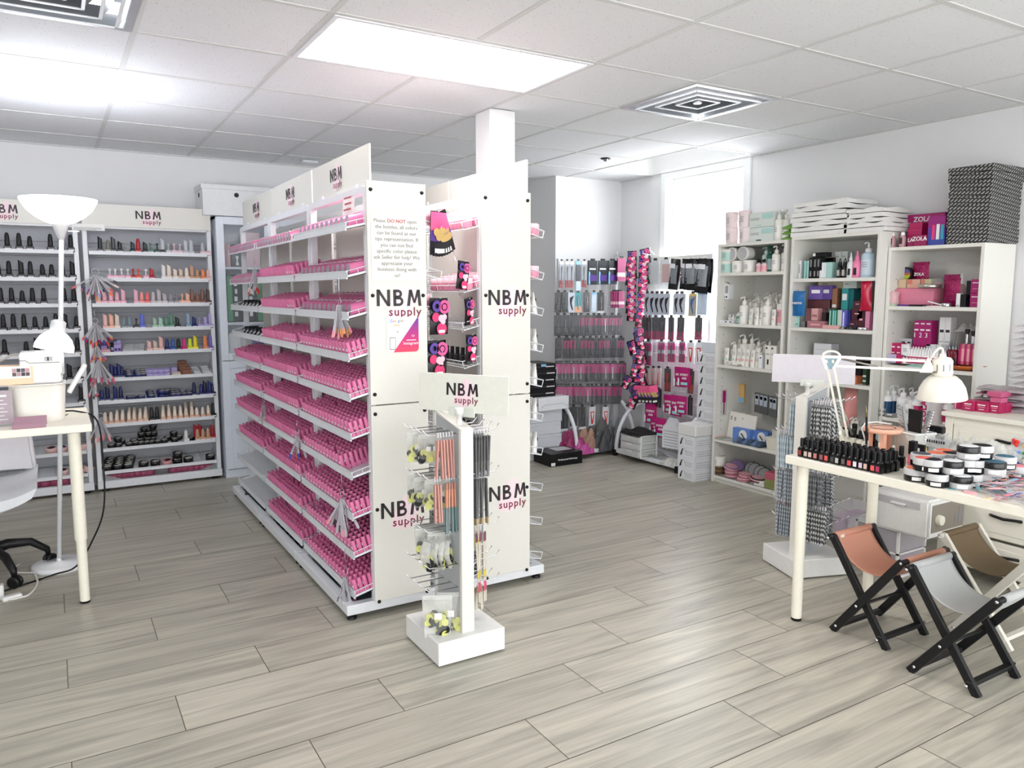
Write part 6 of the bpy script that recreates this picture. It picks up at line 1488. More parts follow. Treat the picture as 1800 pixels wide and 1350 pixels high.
m = MB(); m.box(-.03, -.004, -.20, .03, 0, 0, M('clear_acrylic')); o = tag(m.obj('hanging_pack', None, loc=(B1+.085, 4.094, .70)), 'magenta tool pack hung on the fourth shelf side', 'pack'); m = MB(); m.box(-.014, -.008, -.10, .014, -.004, -.01, MAG); m.box(-.003, -.008, -.19, .003, -.004, -.10, MAGD); m.obj('tool', o)
o = bx('bottle_pack', 'amber and blue liquid pack hung in the corner', 'pack', 1293, 1307, 710, B1, .585, .145, M('amber_liquid', (216, 176, 110), .2), .25, .02, prints=((.05, .95, .02, .3, SKY), (.2, .45, .1, .8, CLEAR)))
for i, (px, dx, tl) in enumerate(((1326, .26, .12), (1334, .24, .1), (1341, .22, .08), (1352, .2, .02), (1357, .18, 0))):
    bx('hanging_pack', f'grey tool pack hung at the back of fourth shelf, {nth(i)} one', 'pack', px, px+9, 705, B1, .53, .15, M('dark_pack_edge', (96, 98, 98), .4), dx, .012, 'grey packs on the fourth shelf', ((.15, .85, .4, .92, M('pale_blue_label', (186, 198, 210), .45)), (.2, .7, .7, .85, SKY)))
for i in range(3): bx('folder', f'white folder leaning at the back of fourth shelf, {nth(i)} one', 'folder', 1272+6*i, 1312-4*(2-i)+6*i, 752, B1, z, .20, IVW, .13-.02*i, .012, 'white folders', tilt=.18, prints=((.05, .12, .7, .85, INK),))
for i, (a, b, dx) in enumerate(((1288, 1318, .06), (1322, 1350, .10))):
    o = bx('display_box', f'blue and white display box with round emblem, {nth(i)} on the fourth shelf', 'box', a, b, 752, B1, z, .10, M('cornflower_card', (96, 136, 206), .45), dx, .07, 'blue display boxes')
    w = abs(yat(a, 752, B1)-yat(b, 752, B1)); q = MB(); q.lathe([(.038, 0), (.038, .0012)], PAPER, 20, T=Matrix.Translation((-.0012, -w*.12, .055)) @ Matrix.Rotation(PI/2, 4, 'Y')); q.prism([(-w*.12-.018, .038), (-w*.12-.01, .036), (-w*.12+.02, .062), (-w*.12+.012, .068)], -.003, -.0012, BLACK, plane='YZ'); q.obj('round_emblem', o)
t = thing('pen_cup', 'white cup of dark tool pens behind the blue display boxes', 'cup', (B1+.16, yat(1312, 740, B1+.16), z), 0)
b = MB(); b.lathe([(.03, 0), (.036, .09), (.034, .09), (.028, .004)], IVW, 16); b.obj('cup', t)
for i in range(8): k = MB(); a = 2*PI*i/8; k.tube([(.015*math.cos(a), .015*math.sin(a), .01), (.04*math.cos(a), .04*math.sin(a), .17)], .004, M('brown_pen', (96, 80, 72), .4) if i % 2 else GREYM, 6); k.obj('pen', t)
t = thing('basket', 'small white basket of white sticks at the inner shelf end', 'basket', (B1+.05, yat(1364, 770, B1+.05), z))
b = MB(); loft(b, [(rrect(-.035, -.05, .035, .05, .01, 3), 0), (rrect(-.045, -.06, .045, .06, .012, 3), .09)], M('white_basket', (224, 222, 208), .4)); b.obj('basket_body', t)
for i in range(5): k = MB(); k.bar((-.02+.01*i, -.04+.018*i, .02), (-.03+.012*i, -.035+.02*i, .14), .016, .006, IVW); k.obj('stick', t)
for i in range(6): pack('tool_sleeve', f'blue tool sleeve lying along the shelf edge, {nth(i)} one', (B1+.05, yat(1300+8*i, 762+1.5*i, B1+.05), z+.001), (.10, .045, .04), M(f'denim_sleeve_{i % 2}', ((84, 112, 150), (60, 76, 100))[i % 2], .4), 0, group='blue tool sleeves', amp=.1)
for i in range(3): pack('flat_pack', f'thin pinkish flat pack at the window end of shelf edge, {nth(i)} one', (B1+.06, yat(1266+9*i, 756, B1+.06), z+.001), (.12, .06, .012), M(f'flat_pack_{i}', ((200, 150, 150), (150, 170, 150), (180, 176, 170))[i], .4), 0, group='flat packs', amp=.1)
# bottom: rolls and jars
z = .052
def roll(lab, px, py, up, m1, m2, rot=None, r=.052, h=.026, dx=.07):
    b = MB(); b.lathe([(r*.35, 0), (r*.95, 0), (r, .003), (r, h-.003), (r*.95, h), (r*.35, h), (r*.35, 0)], m1, 24); l = MB(); l.lathe([(r*.42, h+.0005), (r*.86, h+.001)], m2, 24); l.lathe([(r*1.004, h*.3), (r*1.004, h*.7)], m2, 24)
    x = B1+dx; return inst('tape_roll', [('roll', b.mesh('roll')), ('label', l.mesh('label'))], lab, 'roll', (x, yat(px, py, x), z+up), rot or (0, 0, 0), 'rolls at the bottom of first bookcase')
RP, RPK, RBK, RVI = M('rose_roll', (170, 110, 122), .35), M('pink_roll_label', (216, 160, 170), .4), M('black_roll', (26, 26, 28), .3), M('violet_roll', (130, 110, 150), .35); TAN = M('wicker_brown', (122, 92, 62), .7, bump=.6)
for i in range(2): roll(f'brown woven roll under the white jar, {("lower", "upper")[i]} one', 1263, 840, .032*i, TAN, M('dark_wicker', (70, 52, 36), .7), h=.031)
put(tub_meshes(.05, .075, IVW, M('label_white'), IVW), 'tub', 'white jar standing on the brown rolls at the bottom', 'tub', 1264, 825, B1, z+.064, .07)
for i, (px, py, up, a, b_, rt, dx) in enumerate(((1287, 842, 0, RP, RPK, None, .07), (1286, 838, .027, RP, RPK, None, .07), (1284, 832, .054, RVI, RPK, (.25, 0, 0), .08), (1296, 828, .06, RVI, RVI, (.5, -.6, 0), .16), (1308, 850, 0, RPK, RP, None, .05), (1310, 838, .027, RP, RPK, (.1, 0, 0), .07), (1322, 836, .07, RBK, GREYPRINT, (.2, -1.0, 0), .16), (1328, 836, .07, RBK, GREYPRINT, (.2, -1.0, 0), .15), (1338, 846, .065, RBK, GREYPRINT, (.2, -1.0, 0), .14), (1345, 846, .06, RBK, GREYPRINT, (.2, -1.0, 0), .12), (1331, 858, .028, RBK, RPK, (.15, 0, 0), .05))):
    roll(f'ribbon roll, {nth(i)} in the heap at the bottom of bookcase', px, py, up, a, b_, rt, dx=dx)
for i in range(2): bx('booklet', f'white booklet under the rolls near the inner end, {("lower", "upper")[i]} one', 'booklet', 1324, 1342, 868, B1, z+.02*i, .019, IVW, .02, .09, 'white booklets')
for i in range(7): bx('notepad', f'{"green" if i < 4 else "pink"} striped pad, {nth(i)} from the bottom of its stack', 'pad', 1343, 1360, 872, B1, z+.0165*i, .0155, M('olive_pad', (140, 146, 84), .5) if i < 4 else M('raspberry_pad', (196, 96, 116), .5), .02, .09, 'striped pads')
# ---- second bookcase
FOLD = M('white_plastic_sheets', (232, 232, 228), .3, bump=.4, scale=25)
def bagstack(px0, px1, py, n, lab, grp, th, seed):
    rnd = random.Random(seed); x = B2+.02
    for i in range(n):
        ya, yb = yat(px0+rnd.uniform(-3, 3), py, x), yat(px1+rnd.uniform(-5, 5), py, x); w = abs(ya-yb); b = MB(); d = .30
        f = lambda u, v: (d*(u-.02), w*(v-.5), th*(.82+.14*math.sin(PI*u)**.4*math.sin(PI*v)**.4)+.006*math.sin(8*u+i)*math.sin(11*v+2*i))
        b.grid(f, 10, 12, FOLD); b.grid(lambda u, v: (d*(u-.02), w*(v-.5), th*.1*(1-math.sin(PI*u)*math.sin(PI*v))), 10, 12, FOLD)
        for s in (0, 1):
            a0 = [f(k/10, s) for k in range(11)]; b.add([(p[0], p[1], .0) for p in a0]+a0, [(k, k+1, 12+k, 11+k) for k in range(10)], FOLD)
            a1 = [f(s, k/12) for k in range(13)]; b.add([(p[0], p[1], .0) for p in a1]+a1, [(k, k+1, 14+k, 13+k) for k in range(12)], FOLD)
        tag(b.obj('folded_bag', None, loc=(x, (ya+yb)/2, 1.788+th*.96*i)), lab.format(nth(i)), 'folded bag', grp)
bagstack(1392, 1488, 415, 7, 'folded white plastic pack, {} from the bottom of the tall pile', 'tall pile of white packs', .033, 3)
bagstack(1486, 1552, 408, 5, 'folded white plastic pack, {} from the bottom of the shorter pile', 'shorter pile of white packs', .030, 8)
z = 1.515; P7 = lambda q: 1380+q/5.87
DTEAL, MINTB, MAUVE2, DPLUM = M('teal_carton', (50, 150, 150), .4), M('mint_carton', (166, 208, 200), .4), M('mauve_carton', (170, 116, 122), .4), M('dark_plum_carton', (74, 30, 42), .4)
VIOL, NAVYC, EMER, ORC = M('violet_carton', (104, 80, 160), .4), M('navy_carton', (30, 38, 110), .4), M('emerald_carton', (20, 120, 92), .4), M('orange_carton', (222, 128, 84), .4)
def b7(lab, q0, q1, h, col, dx=.03, d=.06, zz=None, py=485, name='carton', cat='box', prints=(), txt=None, ts=.02, group=None, **k): return bx(name, lab, cat, P7(q0), P7(q1), py, B2, (zz if zz is not None else z), h, col, dx, d, group, prints, txt, ts, **k)
b7('slim white carton standing first on the second bookcase top shelf', 135, 158, .12, CARDW, .05, .05, prints=((.3, .7, .3, .8, INK),))
for i, q in enumerate((186, 214)): b7(f'slim mint carton, {nth(i)} on the second bookcase top shelf', q, q+25, .115, MINTB, .05, .05, prints=((.1, .3, .05, .95, DTEAL),), group='slim mint cartons')
for i, q in enumerate((242, 284, 320)): b7(f'tall black carton with grey figures, {nth(i)} of the top shelf trio', q, q+36, .135, BLACK, .05, .06, prints=((.3, .75, .55, .9, GREYPRINT), (.3, .7, .1, .35, INK)), group='black carton trio')
b7('black carton lying on the black trio', 270, 410, .03, BLACK, .06, .06, 1.652, prints=((.05, .25, .2, .85, PAPER),)); b7('wide black carton behind the mint gift box', 352, 495, .135, BLACK, .14, .06)
b7('mint and white gift box at the front of top shelf', 372, 478, .10, MINTB, .03, .06, prints=((.02, .45, .02, .98, CARDW),)); b7('small white pot with black lid beside the gift box', 352, 376, .07, CARDW, .02, .03, prints=((0, 1, .7, 1, BLACK),))
for i in range(2):
    for j, q in enumerate((505, 572)): b7(f'pale grey green carton, {("lower", "upper")[i]} {("first", "second")[j]} of the back stack', q, q+62, .085, M('pale_sage_card', (196, 206, 202), .45), .16, .07, z+.0855*i, group='pale sage cartons', prints=((.1, .6, .6, .68, INK), (.1, .9, .1, .16, MINT)))
def loopbottle(lab, q, m, h=.11, r=.017):
    b = MB(); b.lathe([(r*.9, 0), (r, .004), (r, h*.55), (r*.5, h*.7), (r*.45, h*.72)], m, 14); c = MB(); c.lathe([(r*.5, h*.72), (r*.4, h*.9)], BLACK, 10); c.tube([(0, -r*.9, h*.5), (0, -r*.6, h*.85), (0, 0, h*1.1), (0, r*.6, h*.85), (0, r*.9, h*.5)], .003, BLACK, 6)
    l = MB(); l.box(-r*1.08, -r*.5, h*.12, -r*.98, r*.5, h*.45, M('silver_foil_print')); x = B2+.04
    return inst('loop_bottle', [('bottle_body', b.mesh('bottle_body')), ('loop_cap', c.mesh('loop_cap')), ('label', l.mesh('label'))], lab, 'bottle', (x, yat(P7(q), 485, x), z))
for i, q in enumerate((562, 614)): loopbottle(f'small black bottle with loop cap, {nth(i)} on the top shelf', q, BLACKG)
def dropper(lab, q, m, h, r, capm, dx=.04, zz=None, xf=None, py=485, P=None, name='dropper_bottle'):
    b = MB(); b.lathe([(r*.95, 0), (r, .004), (r, h*.5), (r*.85, h*.6), (r*.4, h*.68)], m, 16); c = MB(); c.lathe([(r*.5, h*.68), (r*.5, h*.78), (r*.3, h*.8), (r*.16, h*.98), (r*.1, h)], capm, 12)
    l = MB(); l.box(-r*1.03, -r*.55, h*.1, -r*.98, r*.2, h*.36, DARKINK); x = (xf or B2)+dx
    return inst(name, [('bottle_body', b.mesh('bottle_body')), ('cap', c.mesh('cap')), ('label', l.mesh('label'))], lab, 'bottle', (x, yat((P or P7)(q), py, x), zz or z))
dropper('pale dropper bottle with dark label on the top shelf', 672, M('pale_fog_bottle', (214, 222, 220), .3), .155, .022, CARDW); dropper('bright pink dropper bottle on the top shelf', 737, M('bubble_pink_bottle', (236, 130, 170), .3), .165, .027, M('bubble_pink_bottle'), .05); dropper('second pink dropper bottle half hidden behind foam bottle', 785, M('bubble_pink_bottle'), .155, .022, M('bubble_pink_bottle'), .12)
FOAM = pump_meshes(.040, .215, M('ice_blue_foam_bottle', (190, 212, 226), .35), M('ice_label', (204, 220, 232), .45), CARDW); put(FOAM, 'foam_bottle', 'large ice blue foam bottle at inner end of top shelf', 'bottle', P7(850), 483, B2, z, .07)
z = 1.194; PYY = 575
def b8(lab, q0, q1, h, col, dx=.03, d=.06, up=0., **k): return b7(lab, q0, q1, h, col, dx, d, z+up, PYY, **k)
def pouch_shape(name, lab, q0, q1, h, m, dx, zz, P=P7, xf=B2, py=575, txt=None, tm=None, grp=None, rz=0., puff=.02, tsz=.03):
    x = xf+dx; ya, yb = yat(P(q0), py, x), yat(P(q1), py, x); w = abs(ya-yb); b = MB()
    for s in (-1, 1): b.grid(lambda u, v: (s*puff*math.sin(PI*u)*math.sin(PI*v)**.7+.003*math.sin(6*v), w*(u-.5)*(1-.05*math.sin(PI*v)), h*v), 10, 10, m)
    o = tag(b.obj(name, None, loc=(x, (ya+yb)/2, zz), rot=(0, 0, rz)), lab, 'pouch', grp)
    if txt: text(o, txt, (-puff-.005, 0, h*.48), tsz, tm or WPRINT, rot=(0, 0, -PI/2), bold=.02)
    return o
pouch_shape('pouch', 'bright blue pouch with white lettering hung at shelf side', 60, 196, .165, M('royal_blue_pouch', (24, 104, 164), .3), .018, z+.075, txt='INNERTIVE', tsz=.019)
b8('mint phone-shaped carton leaning at the shelf side', 80, 140, .075, MINTB, .05, .03, prints=((.2, .8, .2, .3, DTEAL),), rz=.5); b8('small silver stacked tins beside the mint carton', 160, 200, .04, GREYM, .04, .03)
b8('mauve carton lying in front of the mauve stack', 225, 405, .045, MAUVE2, .02, .06, prints=((.2, .75, .4, .6, LPINK),)); b8('tall mauve carton at the stack side', 205, 262, .125, MAUVE2, .09, .07); b8('pink carton with pale label in mauve stack', 264, 330, .08, M('pale_rose_card', (222, 170, 168), .45), .07, .05, up=.046, prints=((.1, .9, .3, .5, MAUVE2),)); b8('dusky carton beside the pale rose carton', 330, 372, .12, MAUVE2, .10, .06)
b8('dark brown bottle box in front of mauve stack', 372, 415, .10, M('espresso_carton', (56, 40, 42), .35), .08, .04); b8('dark plum wide carton on top of the mauve stack', 222, 445, .055, M('cocoa_carton', (98, 56, 60), .4), .12, .09, up=.127)
b8('violet fan carton with white lettering, first of the pair', 240, 360, .09, VIOL, .11, .04, up=.184, prints=((.2, .8, .45, .7, WPRINT),), rz=.3); b8('violet fan carton with white lettering, second of the pair', 350, 466, .092, VIOL, .12, .04, up=.184, prints=((.2, .8, .45, .7, WPRINT),), rz=-.2)
o = b8('cream leaflet folder with green strip leaning at the top', 300, 590, .16, M('cream_leaflet', (226, 214, 186), .5), .16, .015, up=.24, tilt=.35, prints=((.5, .85, .45, .62, M('olive_green_print', (120, 140, 60), .5)), (.15, .35, .3, .34, INK), (.15, .3, .55, .59, INK), (.6, .7, .75, .9, INK)))
b8('brown carton standing beside the violet fans', 470, 520, .13, M('caramel_carton', (150, 106, 76), .4), .12, .06, up=.127, prints=((.1, .9, .05, .2, CARDW),)); b8('black carton tower behind the brown carton', 520, 566, .25, BLACK, .16, .06)
for i, (q, c) in enumerate(((448, EMER), (482, DTEAL), (506, EMER))): b8(f'green carton, {nth(i)} standing in the middle shelf row', q, q+(36 if i < 2 else 28), .12, c, .03, .06, group='green cartons', prints=((.15, .45, .05, .95, MINTB),))
b8('pale sage slim carton standing beside the green cartons', 536, 578, .12, M('pale_sage_card'), .03, .06, prints=((.2, .8, .2, .3, MINT),)); b8('blue violet carton with vertical lettering', 580, 620, .118, M('iris_carton', (92, 92, 186), .4), .03, .06, prints=((.3, .6, .1, .9, CARDW),)); b8('navy narrow carton beside the iris carton', 622, 660, .118, NAVYC, .05, .06)
b8('teal tall carton with white label in the middle stack', 566, 632, .135, DTEAL, .10, .07, up=.12, prints=((.15, .85, .45, .75, CARDW),)); b8('teal side carton behind the labelled one', 632, 690, .13, M('deep_teal_carton', (34, 116, 124), .4), .12, .07, up=.12); b8('pale sage carton on top of the teal ones', 578, 715, .075, M('pale_sage_card'), .10, .09, up=.256, prints=((.1, .4, .3, .4, INK),))
for i, (q0, q1, h, up) in enumerate(((640, 735, .06, 0), (738, 820, .115, 0), (676, 790, .07, .06), (690, 780, .05, .13))): b8(f'dark plum carton, {nth(i)} of the plum heap at inner end', q0, q1, h, DPLUM, .06, .07, up=up, group='plum cartons', prints=((.3, .7, .5, .6, LPINK),))
b8('pink narrow carton at the inner end of the shelf', 822, 866, .115, M('orchid_pink_card', (222, 140, 176), .4), .04, .06)
pouch_shape('pouch', 'crimson red glossy pouch leaning at inner shelf end', 760, 880, .20, M('crimson_pouch', (196, 20, 62), .2), .05, z+.118, puff=.03)
m = MB(); m.lathe([(.03, 0), (.034, .003), (.034, .008), (.03, .011)], BLACK, 20, T=Matrix.Rotation(PI/2, 4, 'Y')); m.lathe([(.024, 0), (.028, .003), (.028, .008), (.024, .011)], BLACK, 20, T=Matrix.Translation((0, 0, .052)) @ Matrix.Rotation(PI/2, 4, 'Y')); tag(m.obj('shaped_puff', None, loc=(B2+.2, yat(P7(775), 540, B2+.2), z+.23)), 'black two-lobed shape behind the crimson pouch', 'puff')
b8('cream low carton at the front edge', 385, 550, .022, M('pale_rose_card'), .008, .04); crumple('trinkets', 'small heap of dark trinkets at the front edge', 'trinkets', (B2+.04, yat(P7(690), 578, B2+.04), z), (.05, .085, .035), M('dark_trinkets', (40, 40, 38), .3, bump=.8), seed=9); crumple('trinkets', 'small heap of silver trinkets beside the dark ones', 'trinkets', (B2+.04, yat(P7(600), 576, B2+.04), z), (.05, .05, .028), M('silver_trinkets', (130, 130, 120), .3, .3, bump=.8), seed=12)
for i, q in enumerate((778, 822)):
    m = MB(); m.lathe([(.016, 0), (.018, .003), (.018, .014), (.016, .017)], CHROME, 16); x = B2+.03; tag(m.obj('tin', None, loc=(x, yat(P7(q), 580, x), z)), f'tiny silver tin, {nth(i)} at the shelf end', 'tin', 'tiny silver tins')
z = .855
def b9(lab, q0, q1, h, col, dx=.05, d=.08, up=0., **k): return b7(lab, q0, q1, h, col, dx, d, z+up, 650, **k)
b9('navy low carton behind the blank sign', 165, 320, .09, NAVYC, .04, .09); b9('emerald carton behind the blank sign', 228, 290, .14, EMER, .12, .09); b9('dark green carton beside the emerald one', 290, 335, .14, M('bottle_green_carton', (20, 70, 56), .4), .12, .09)
b9('white carton pair behind the lamp joint', 330, 430, .135, CARDW, .1, .08, prints=((.48, .52, .05, .95, INK),)); b9('blue carton behind the lamp joint', 470, 565, .145, M('azure_carton', (56, 88, 160), .4), .12, .08)
for i in range(2): b9(f'long white carton lying on the back stack, {("lower", "upper")[i]} one', 285, 465, .04, CARDW, .16, .08, up=.15+.041*i, group='long white cartons')
b9('black cap-like carton at the back of third shelf', 590, 790, .095, BLACK, .14, .1, up=.04); b9('orange carton under the black one', 510, 740, .045, ORC, .05, .12); b9('slim green carton with pale bands at inner end', 804, 842, .12, M('forest_carton', (34, 66, 40), .4), .06, .05, prints=((.1, .9, .4, .5, CARDW), (.1, .9, .15, .25, CARDW)))
z = .48
pouch_shape('storage_bag', 'pink fabric storage bag low behind the file stand', 650, 790, .33, M('salmon_fabric', (222, 150, 146), .8), .12, z+.006, puff=.05)
for i, q in enumerate((725, 765)): m = pump_meshes(.026, .16, M('sage_tin', (196, 208, 200), .3), M('label_white'), IVW); put(m, 'pump_bottle', f'pale sage bottle behind the blank sign, {nth(i)} one', 'bottle', P7(q), 665, B2, z+.001, .08)
crumple('plastic_bag', 'clear crumpled bag low on second bookcase', 'bag', (B2+.12, yat(P7(780), 730, B2+.12), z), (.2, .16, .14), FILMW, seed=21)
pouch_shape('hanging_pack', 'violet hanging pack low on the second bookcase', 640, 700, .12, M('lilac_pack', (166, 150, 206), .4), -.04, .30, puff=.008)
# ================================================================ third bookcase
P3 = lambda q: 1540+q/9.; P4 = lambda q: 1540+q/6.135
def c3(lab, q0, q1, h, col, z, P, py, dx=.03, d=.06, up=0., name='carton', cat='box', **k): return bx(name, lab, cat, P(q0), P(q1), py, B3, z+up, h, col, dx, d, k.pop('group', None), k.pop('prints', ()), k.pop('txt', None), k.pop('ts', .02), **k)
CRIM = M('crimson_magenta_card', (186, 24, 96), .4); MGC = M('magenta_carton', (164, 16, 104), .4); WHC = M('white_carton', (228, 229, 230), .45); SILC = M('silver_grey_card', (196, 200, 206), .35); HOLO = M('holographic_card', (190, 180, 210), .25, var=.25, scale=20)
PT = lambda q: 1500+q/4.09
z = 1.691
# top: magenta cartons, vials, patterned boxes
o = c3('large flat magenta carton standing at the back on top', 385, 655, .20, MGC, z, PT, 400, .20, .05); text(o, 'ZOLA', (-.0016, .02, .155), .042, WPRINT, rot=(0, 0, -PI/2), bold=.015)
c3('magenta carton with gold flecks in the middle front', 388, 490, .11, CRIM, z, PT, 415, .12, .09, up=.0, prints=((.25, .9, .06, .2, SILV),)); c3('magenta cube carton before the large one', 400, 492, .145, CRIM, z, PT, 412, .14, .07, txt='ZOLA', ts=.035)
c3('small magenta carton at the front edge of top', 432, 518, .062, MAGD, z, PT, 432, .03, .07, txt='ZOLA', ts=.033); c3('narrow magenta carton left of the small one', 388, 430, .055, MAGD, z, PT, 432, .04, .06, txt='LA', ts=.03)
gb = bands('violet_to_blue_print', [(0, (60, 80, 170)), (.35, (96, 50, 150)), (.62, (150, 24, 120))], 'Z')
c3('violet and blue gift carton with three pictured tubes', 530, 655, .165, gb, z, PT, 425, .05, .08, prints=((.25, .42, .2, .7, M('hot_pink_print')), (.5, .68, .2, .72, WPRINT), (.75, .92, .2, .7, M('aqua_print', (60, 170, 190), .4))), txt=None)
def vial(lab, q):
    b = MB(); b.lathe([(.016, .0), (.02, .008), (.021, .05), (.012, .07)], M('rosy_vial_glass', (220, 170, 178), .2, alpha=.75), 14); c = MB(); c.lathe([(.013, 0), (.013, .012)], WPRINT, 12); c.lathe([(.012, .068), (.010, .088)], WPRINT, 12); l = MB(); l.box(-.0225, -.010, .018, -.0205, .008, .055, DARKINK); x = B3+.05
    return inst('vial', [('vial_body', b.mesh('vial_body')), ('caps', c.mesh('caps')), ('print', l.mesh('print'))], lab, 'vial', (x, yat(PT(q), 432, x), z))
vial('rosy vial with dark letter, first on the top edge', 280); vial('rosy vial behind between its neighbours', 318).location.x += .05; vial('rosy vial with dark letter, second on the top edge', 352)
def dash_material():
    m = bpy.data.materials.new('black_dash_pattern_card'); m.use_nodes = True; n = m.node_tree.nodes; L = m.node_tree.links; b = n['Principled BSDF']
    tc = n.new('ShaderNodeTexCoord'); sp = n.new('ShaderNodeSeparateXYZ'); L.new(tc.outputs['Object'], sp.inputs[0]); ad = n.new('ShaderNodeMath'); ad.operation = 'SUBTRACT'; L.new(sp.outputs[0], ad.inputs[0]); L.new(sp.outputs[1], ad.inputs[1])
    cb = n.new('ShaderNodeCombineXYZ'); L.new(ad.outputs[0], cb.inputs[0]); L.new(sp.outputs[2], cb.inputs[1]); mp = n.new('ShaderNodeMapping'); mp.inputs['Rotation'].default_value = (0, 0, R(-38)); L.new(cb.outputs[0], mp.inputs[0])
    br = n.new('ShaderNodeTexBrick'); br.inputs['Scale'].default_value = 1; br.inputs['Brick Width'].default_value = .030; br.inputs['Row Height'].default_value = .0145; br.inputs['Mortar Size'].default_value = .0048; br.inputs['Mortar Smooth'].default_value = 0
    br.inputs['Color1'].default_value = (*lin((176, 176, 170)), 1); br.inputs['Color2'].default_value = (*lin((190, 190, 186)), 1); br.inputs['Mortar'].default_value = (*lin((40, 40, 42)), 1)
    L.new(mp.outputs[0], br.inputs['Vector']); L.new(br.outputs[0], b.inputs['Base Color']); b.inputs['Roughness'].default_value = .5; return m
DASH = dash_material()
bw0, bw1 = yat(1661, 430, B3+.01), yat(1735, 430, B3+.01)
for i in range(10):
    t = thing('patterned_box', f'black box with white dash pattern, {nth(i)} from the bottom of the tower', 'box', (B3+.015+.16, (bw0+bw1)/2+random.uniform(-.002, .002), z+.0415*i), 0, 'patterned box tower on the third bookcase')
    w = (bw0-bw1)/2; b = MB(); b.box(-.155, -w+.004, 0, .145, w-.004, .036, DASH); b.obj('box_body', t)
    e = .006 if i >= 8 else .0; l = MB(); l.box(-.16-e, -w-e, (.004 if i > 7 else .006), .15+e, w+e, .0405, DASH); l.obj('lid', t, .001)
z = 1.343
def c3a(lab, q0, q1, h, col, dx=.03, d=.06, up=0., **k): return c3(lab, q0, q1, h, col, z, P3, 530, dx, d, up, **k)
PINKBX = M('candy_pink_box', (218, 130, 154), .45)
c3a('long candy pink box in the middle of top shelf', 222, 900, .105, PINKBX, .07, .16)
for i, (q0, q1, c) in enumerate(((245, 455, (206, 180, 150)), (470, 675, (214, 164, 146)), (690, 850, (190, 184, 150)))): c3a(f'{("tan and black", "peach", "olive cream")[i]} soap carton standing on the pink box', q0, q1, .052, M(f'soap_card_{i}', c, .45), .08, .05, up=.106, prints=((.05, .4, .45, .95, DARKINK if i == 0 else M('terracotta_print', (206, 120, 100), .4)),))
m = MB(); m.lathe([(.058, 0), (.06, .003), (.06, .018), (.056, .02)], M('brushed_silver_lid', (180, 178, 170), .3, .9), 28); tag(m.obj('round_tin', None, loc=(B3+.06, yat(P3(850), 505, B3+.06), z+.109)), 'round silver lid lying on the pink box edge', 'lid')
m = MB(); m.lathe([(.03, 0), (.034, .004), (.036, .04), (.028, .055)], M('clear_acrylic'), 18); m.lathe([(.028, .002), (.030, .03)], M('pink_sponges', (226, 170, 180), .7, bump=.8), 14); tag(m.obj('clear_pot', None, loc=(B3+.14, yat(P3(960), 500, B3+.14), z+.107)), 'clear pot of pink sponges behind the silver lid', 'jar')
t = thing('jar_box', 'dark green box with round coloured window on pink box', 'box', (B3+.16, yat(P3(480), 485, B3+.16), z+.106))
m = MB(); m.box(-.02, -.042, 0, .02, .042, .05, M('bottle_green_card', (16, 70, 58), .35)); m.obj('box_body', t); m = MB(); m.lathe([(.043, -.014), (.043, .014)], BLACK, 24, T=Matrix.Translation((0, 0, .085)) @ Matrix.Rotation(PI/2, 4, 'Y')); m.obj('round_jar', t); m = MB(); m.lathe([(.033, .0), (.033, .0008)], bands('multicolour_window', [(0, (200, 210, 60)), (.4, (190, 100, 60)), (.62, (96, 90, 150))], 'Z'), 24, T=Matrix.Translation((-.0152, 0, .085)) @ Matrix.Rotation(PI/2, 4, 'Y')); m.obj('coloured_window', t)
FOILM = M('magenta_foil', (148, 14, 82), .18, .35, bump=.9, scale=70)
pouch_shape('pouch', 'magenta foil pouch standing on the pink box', 575, 840, .155, FOILM, .17, z+.107, P3, B3, 485, 'ZOLA', WPRINT, puff=.014, tsz=.024)
pouch_shape('pouch', 'crumpled magenta foil pouch beside the pink box', 1075, 1330, .15, FOILM, .08, z+.012, P3, B3, 520, puff=.022); pouch_shape('pouch', 'second magenta foil pouch behind the crumpled one', 1060, 1310, .18, FOILM, .14, z+.004, P3, B3, 520, puff=.014)
dropper('clear vial with white cap behind foil pouches', 1345, M('rosy_vial_glass'), .19, .022, WPRINT, .14, z, B3, 520, P3)
m = MB(); m.lathe([(.022, 0), (.034, .02), (.03, .05), (.036, .08), (.02, .09)], M('pink_shell_glass', (236, 190, 196), .2, alpha=.8), 18); m.lathe([(.03, 0), (.032, .014), (.028, .018)], M('pale_green_base', (170, 186, 160), .4), 16); tag(m.obj('glass_jar', None, loc=(B3+.045, yat(P3(270), 535, B3+.045), z)), 'clear bag-like jar of pink shells at bookcase side', 'jar')
c3a('white mini carton before the black ones', 1262, 1325, .075, WHC, .02, .03, prints=((.2, .8, .05, .15, INK),)); c3a('black mini carton beside the white one', 1328, 1410, .07, BLACK, .02, .04); c3a('tall black carton beside the magenta pair', 1412, 1495, .145, BLACK, .06, .05)
for i in range(2): c3a(f'magenta carton with white line at inner end, {("lower", "upper")[i]} one', 1482, 1640, .075, MGC, .035, .06, up=.0765*i, prints=((.15, .85, .72, .78, WPRINT), (.2, .8, .3, .33, LPINK)))
c3a('flat black palette lying at the front edge', 520, 800, .010, BLACK, .01, .05); c3a('flat violet palette lying at the front edge', 340, 515, .009, PURP, .012, .05)
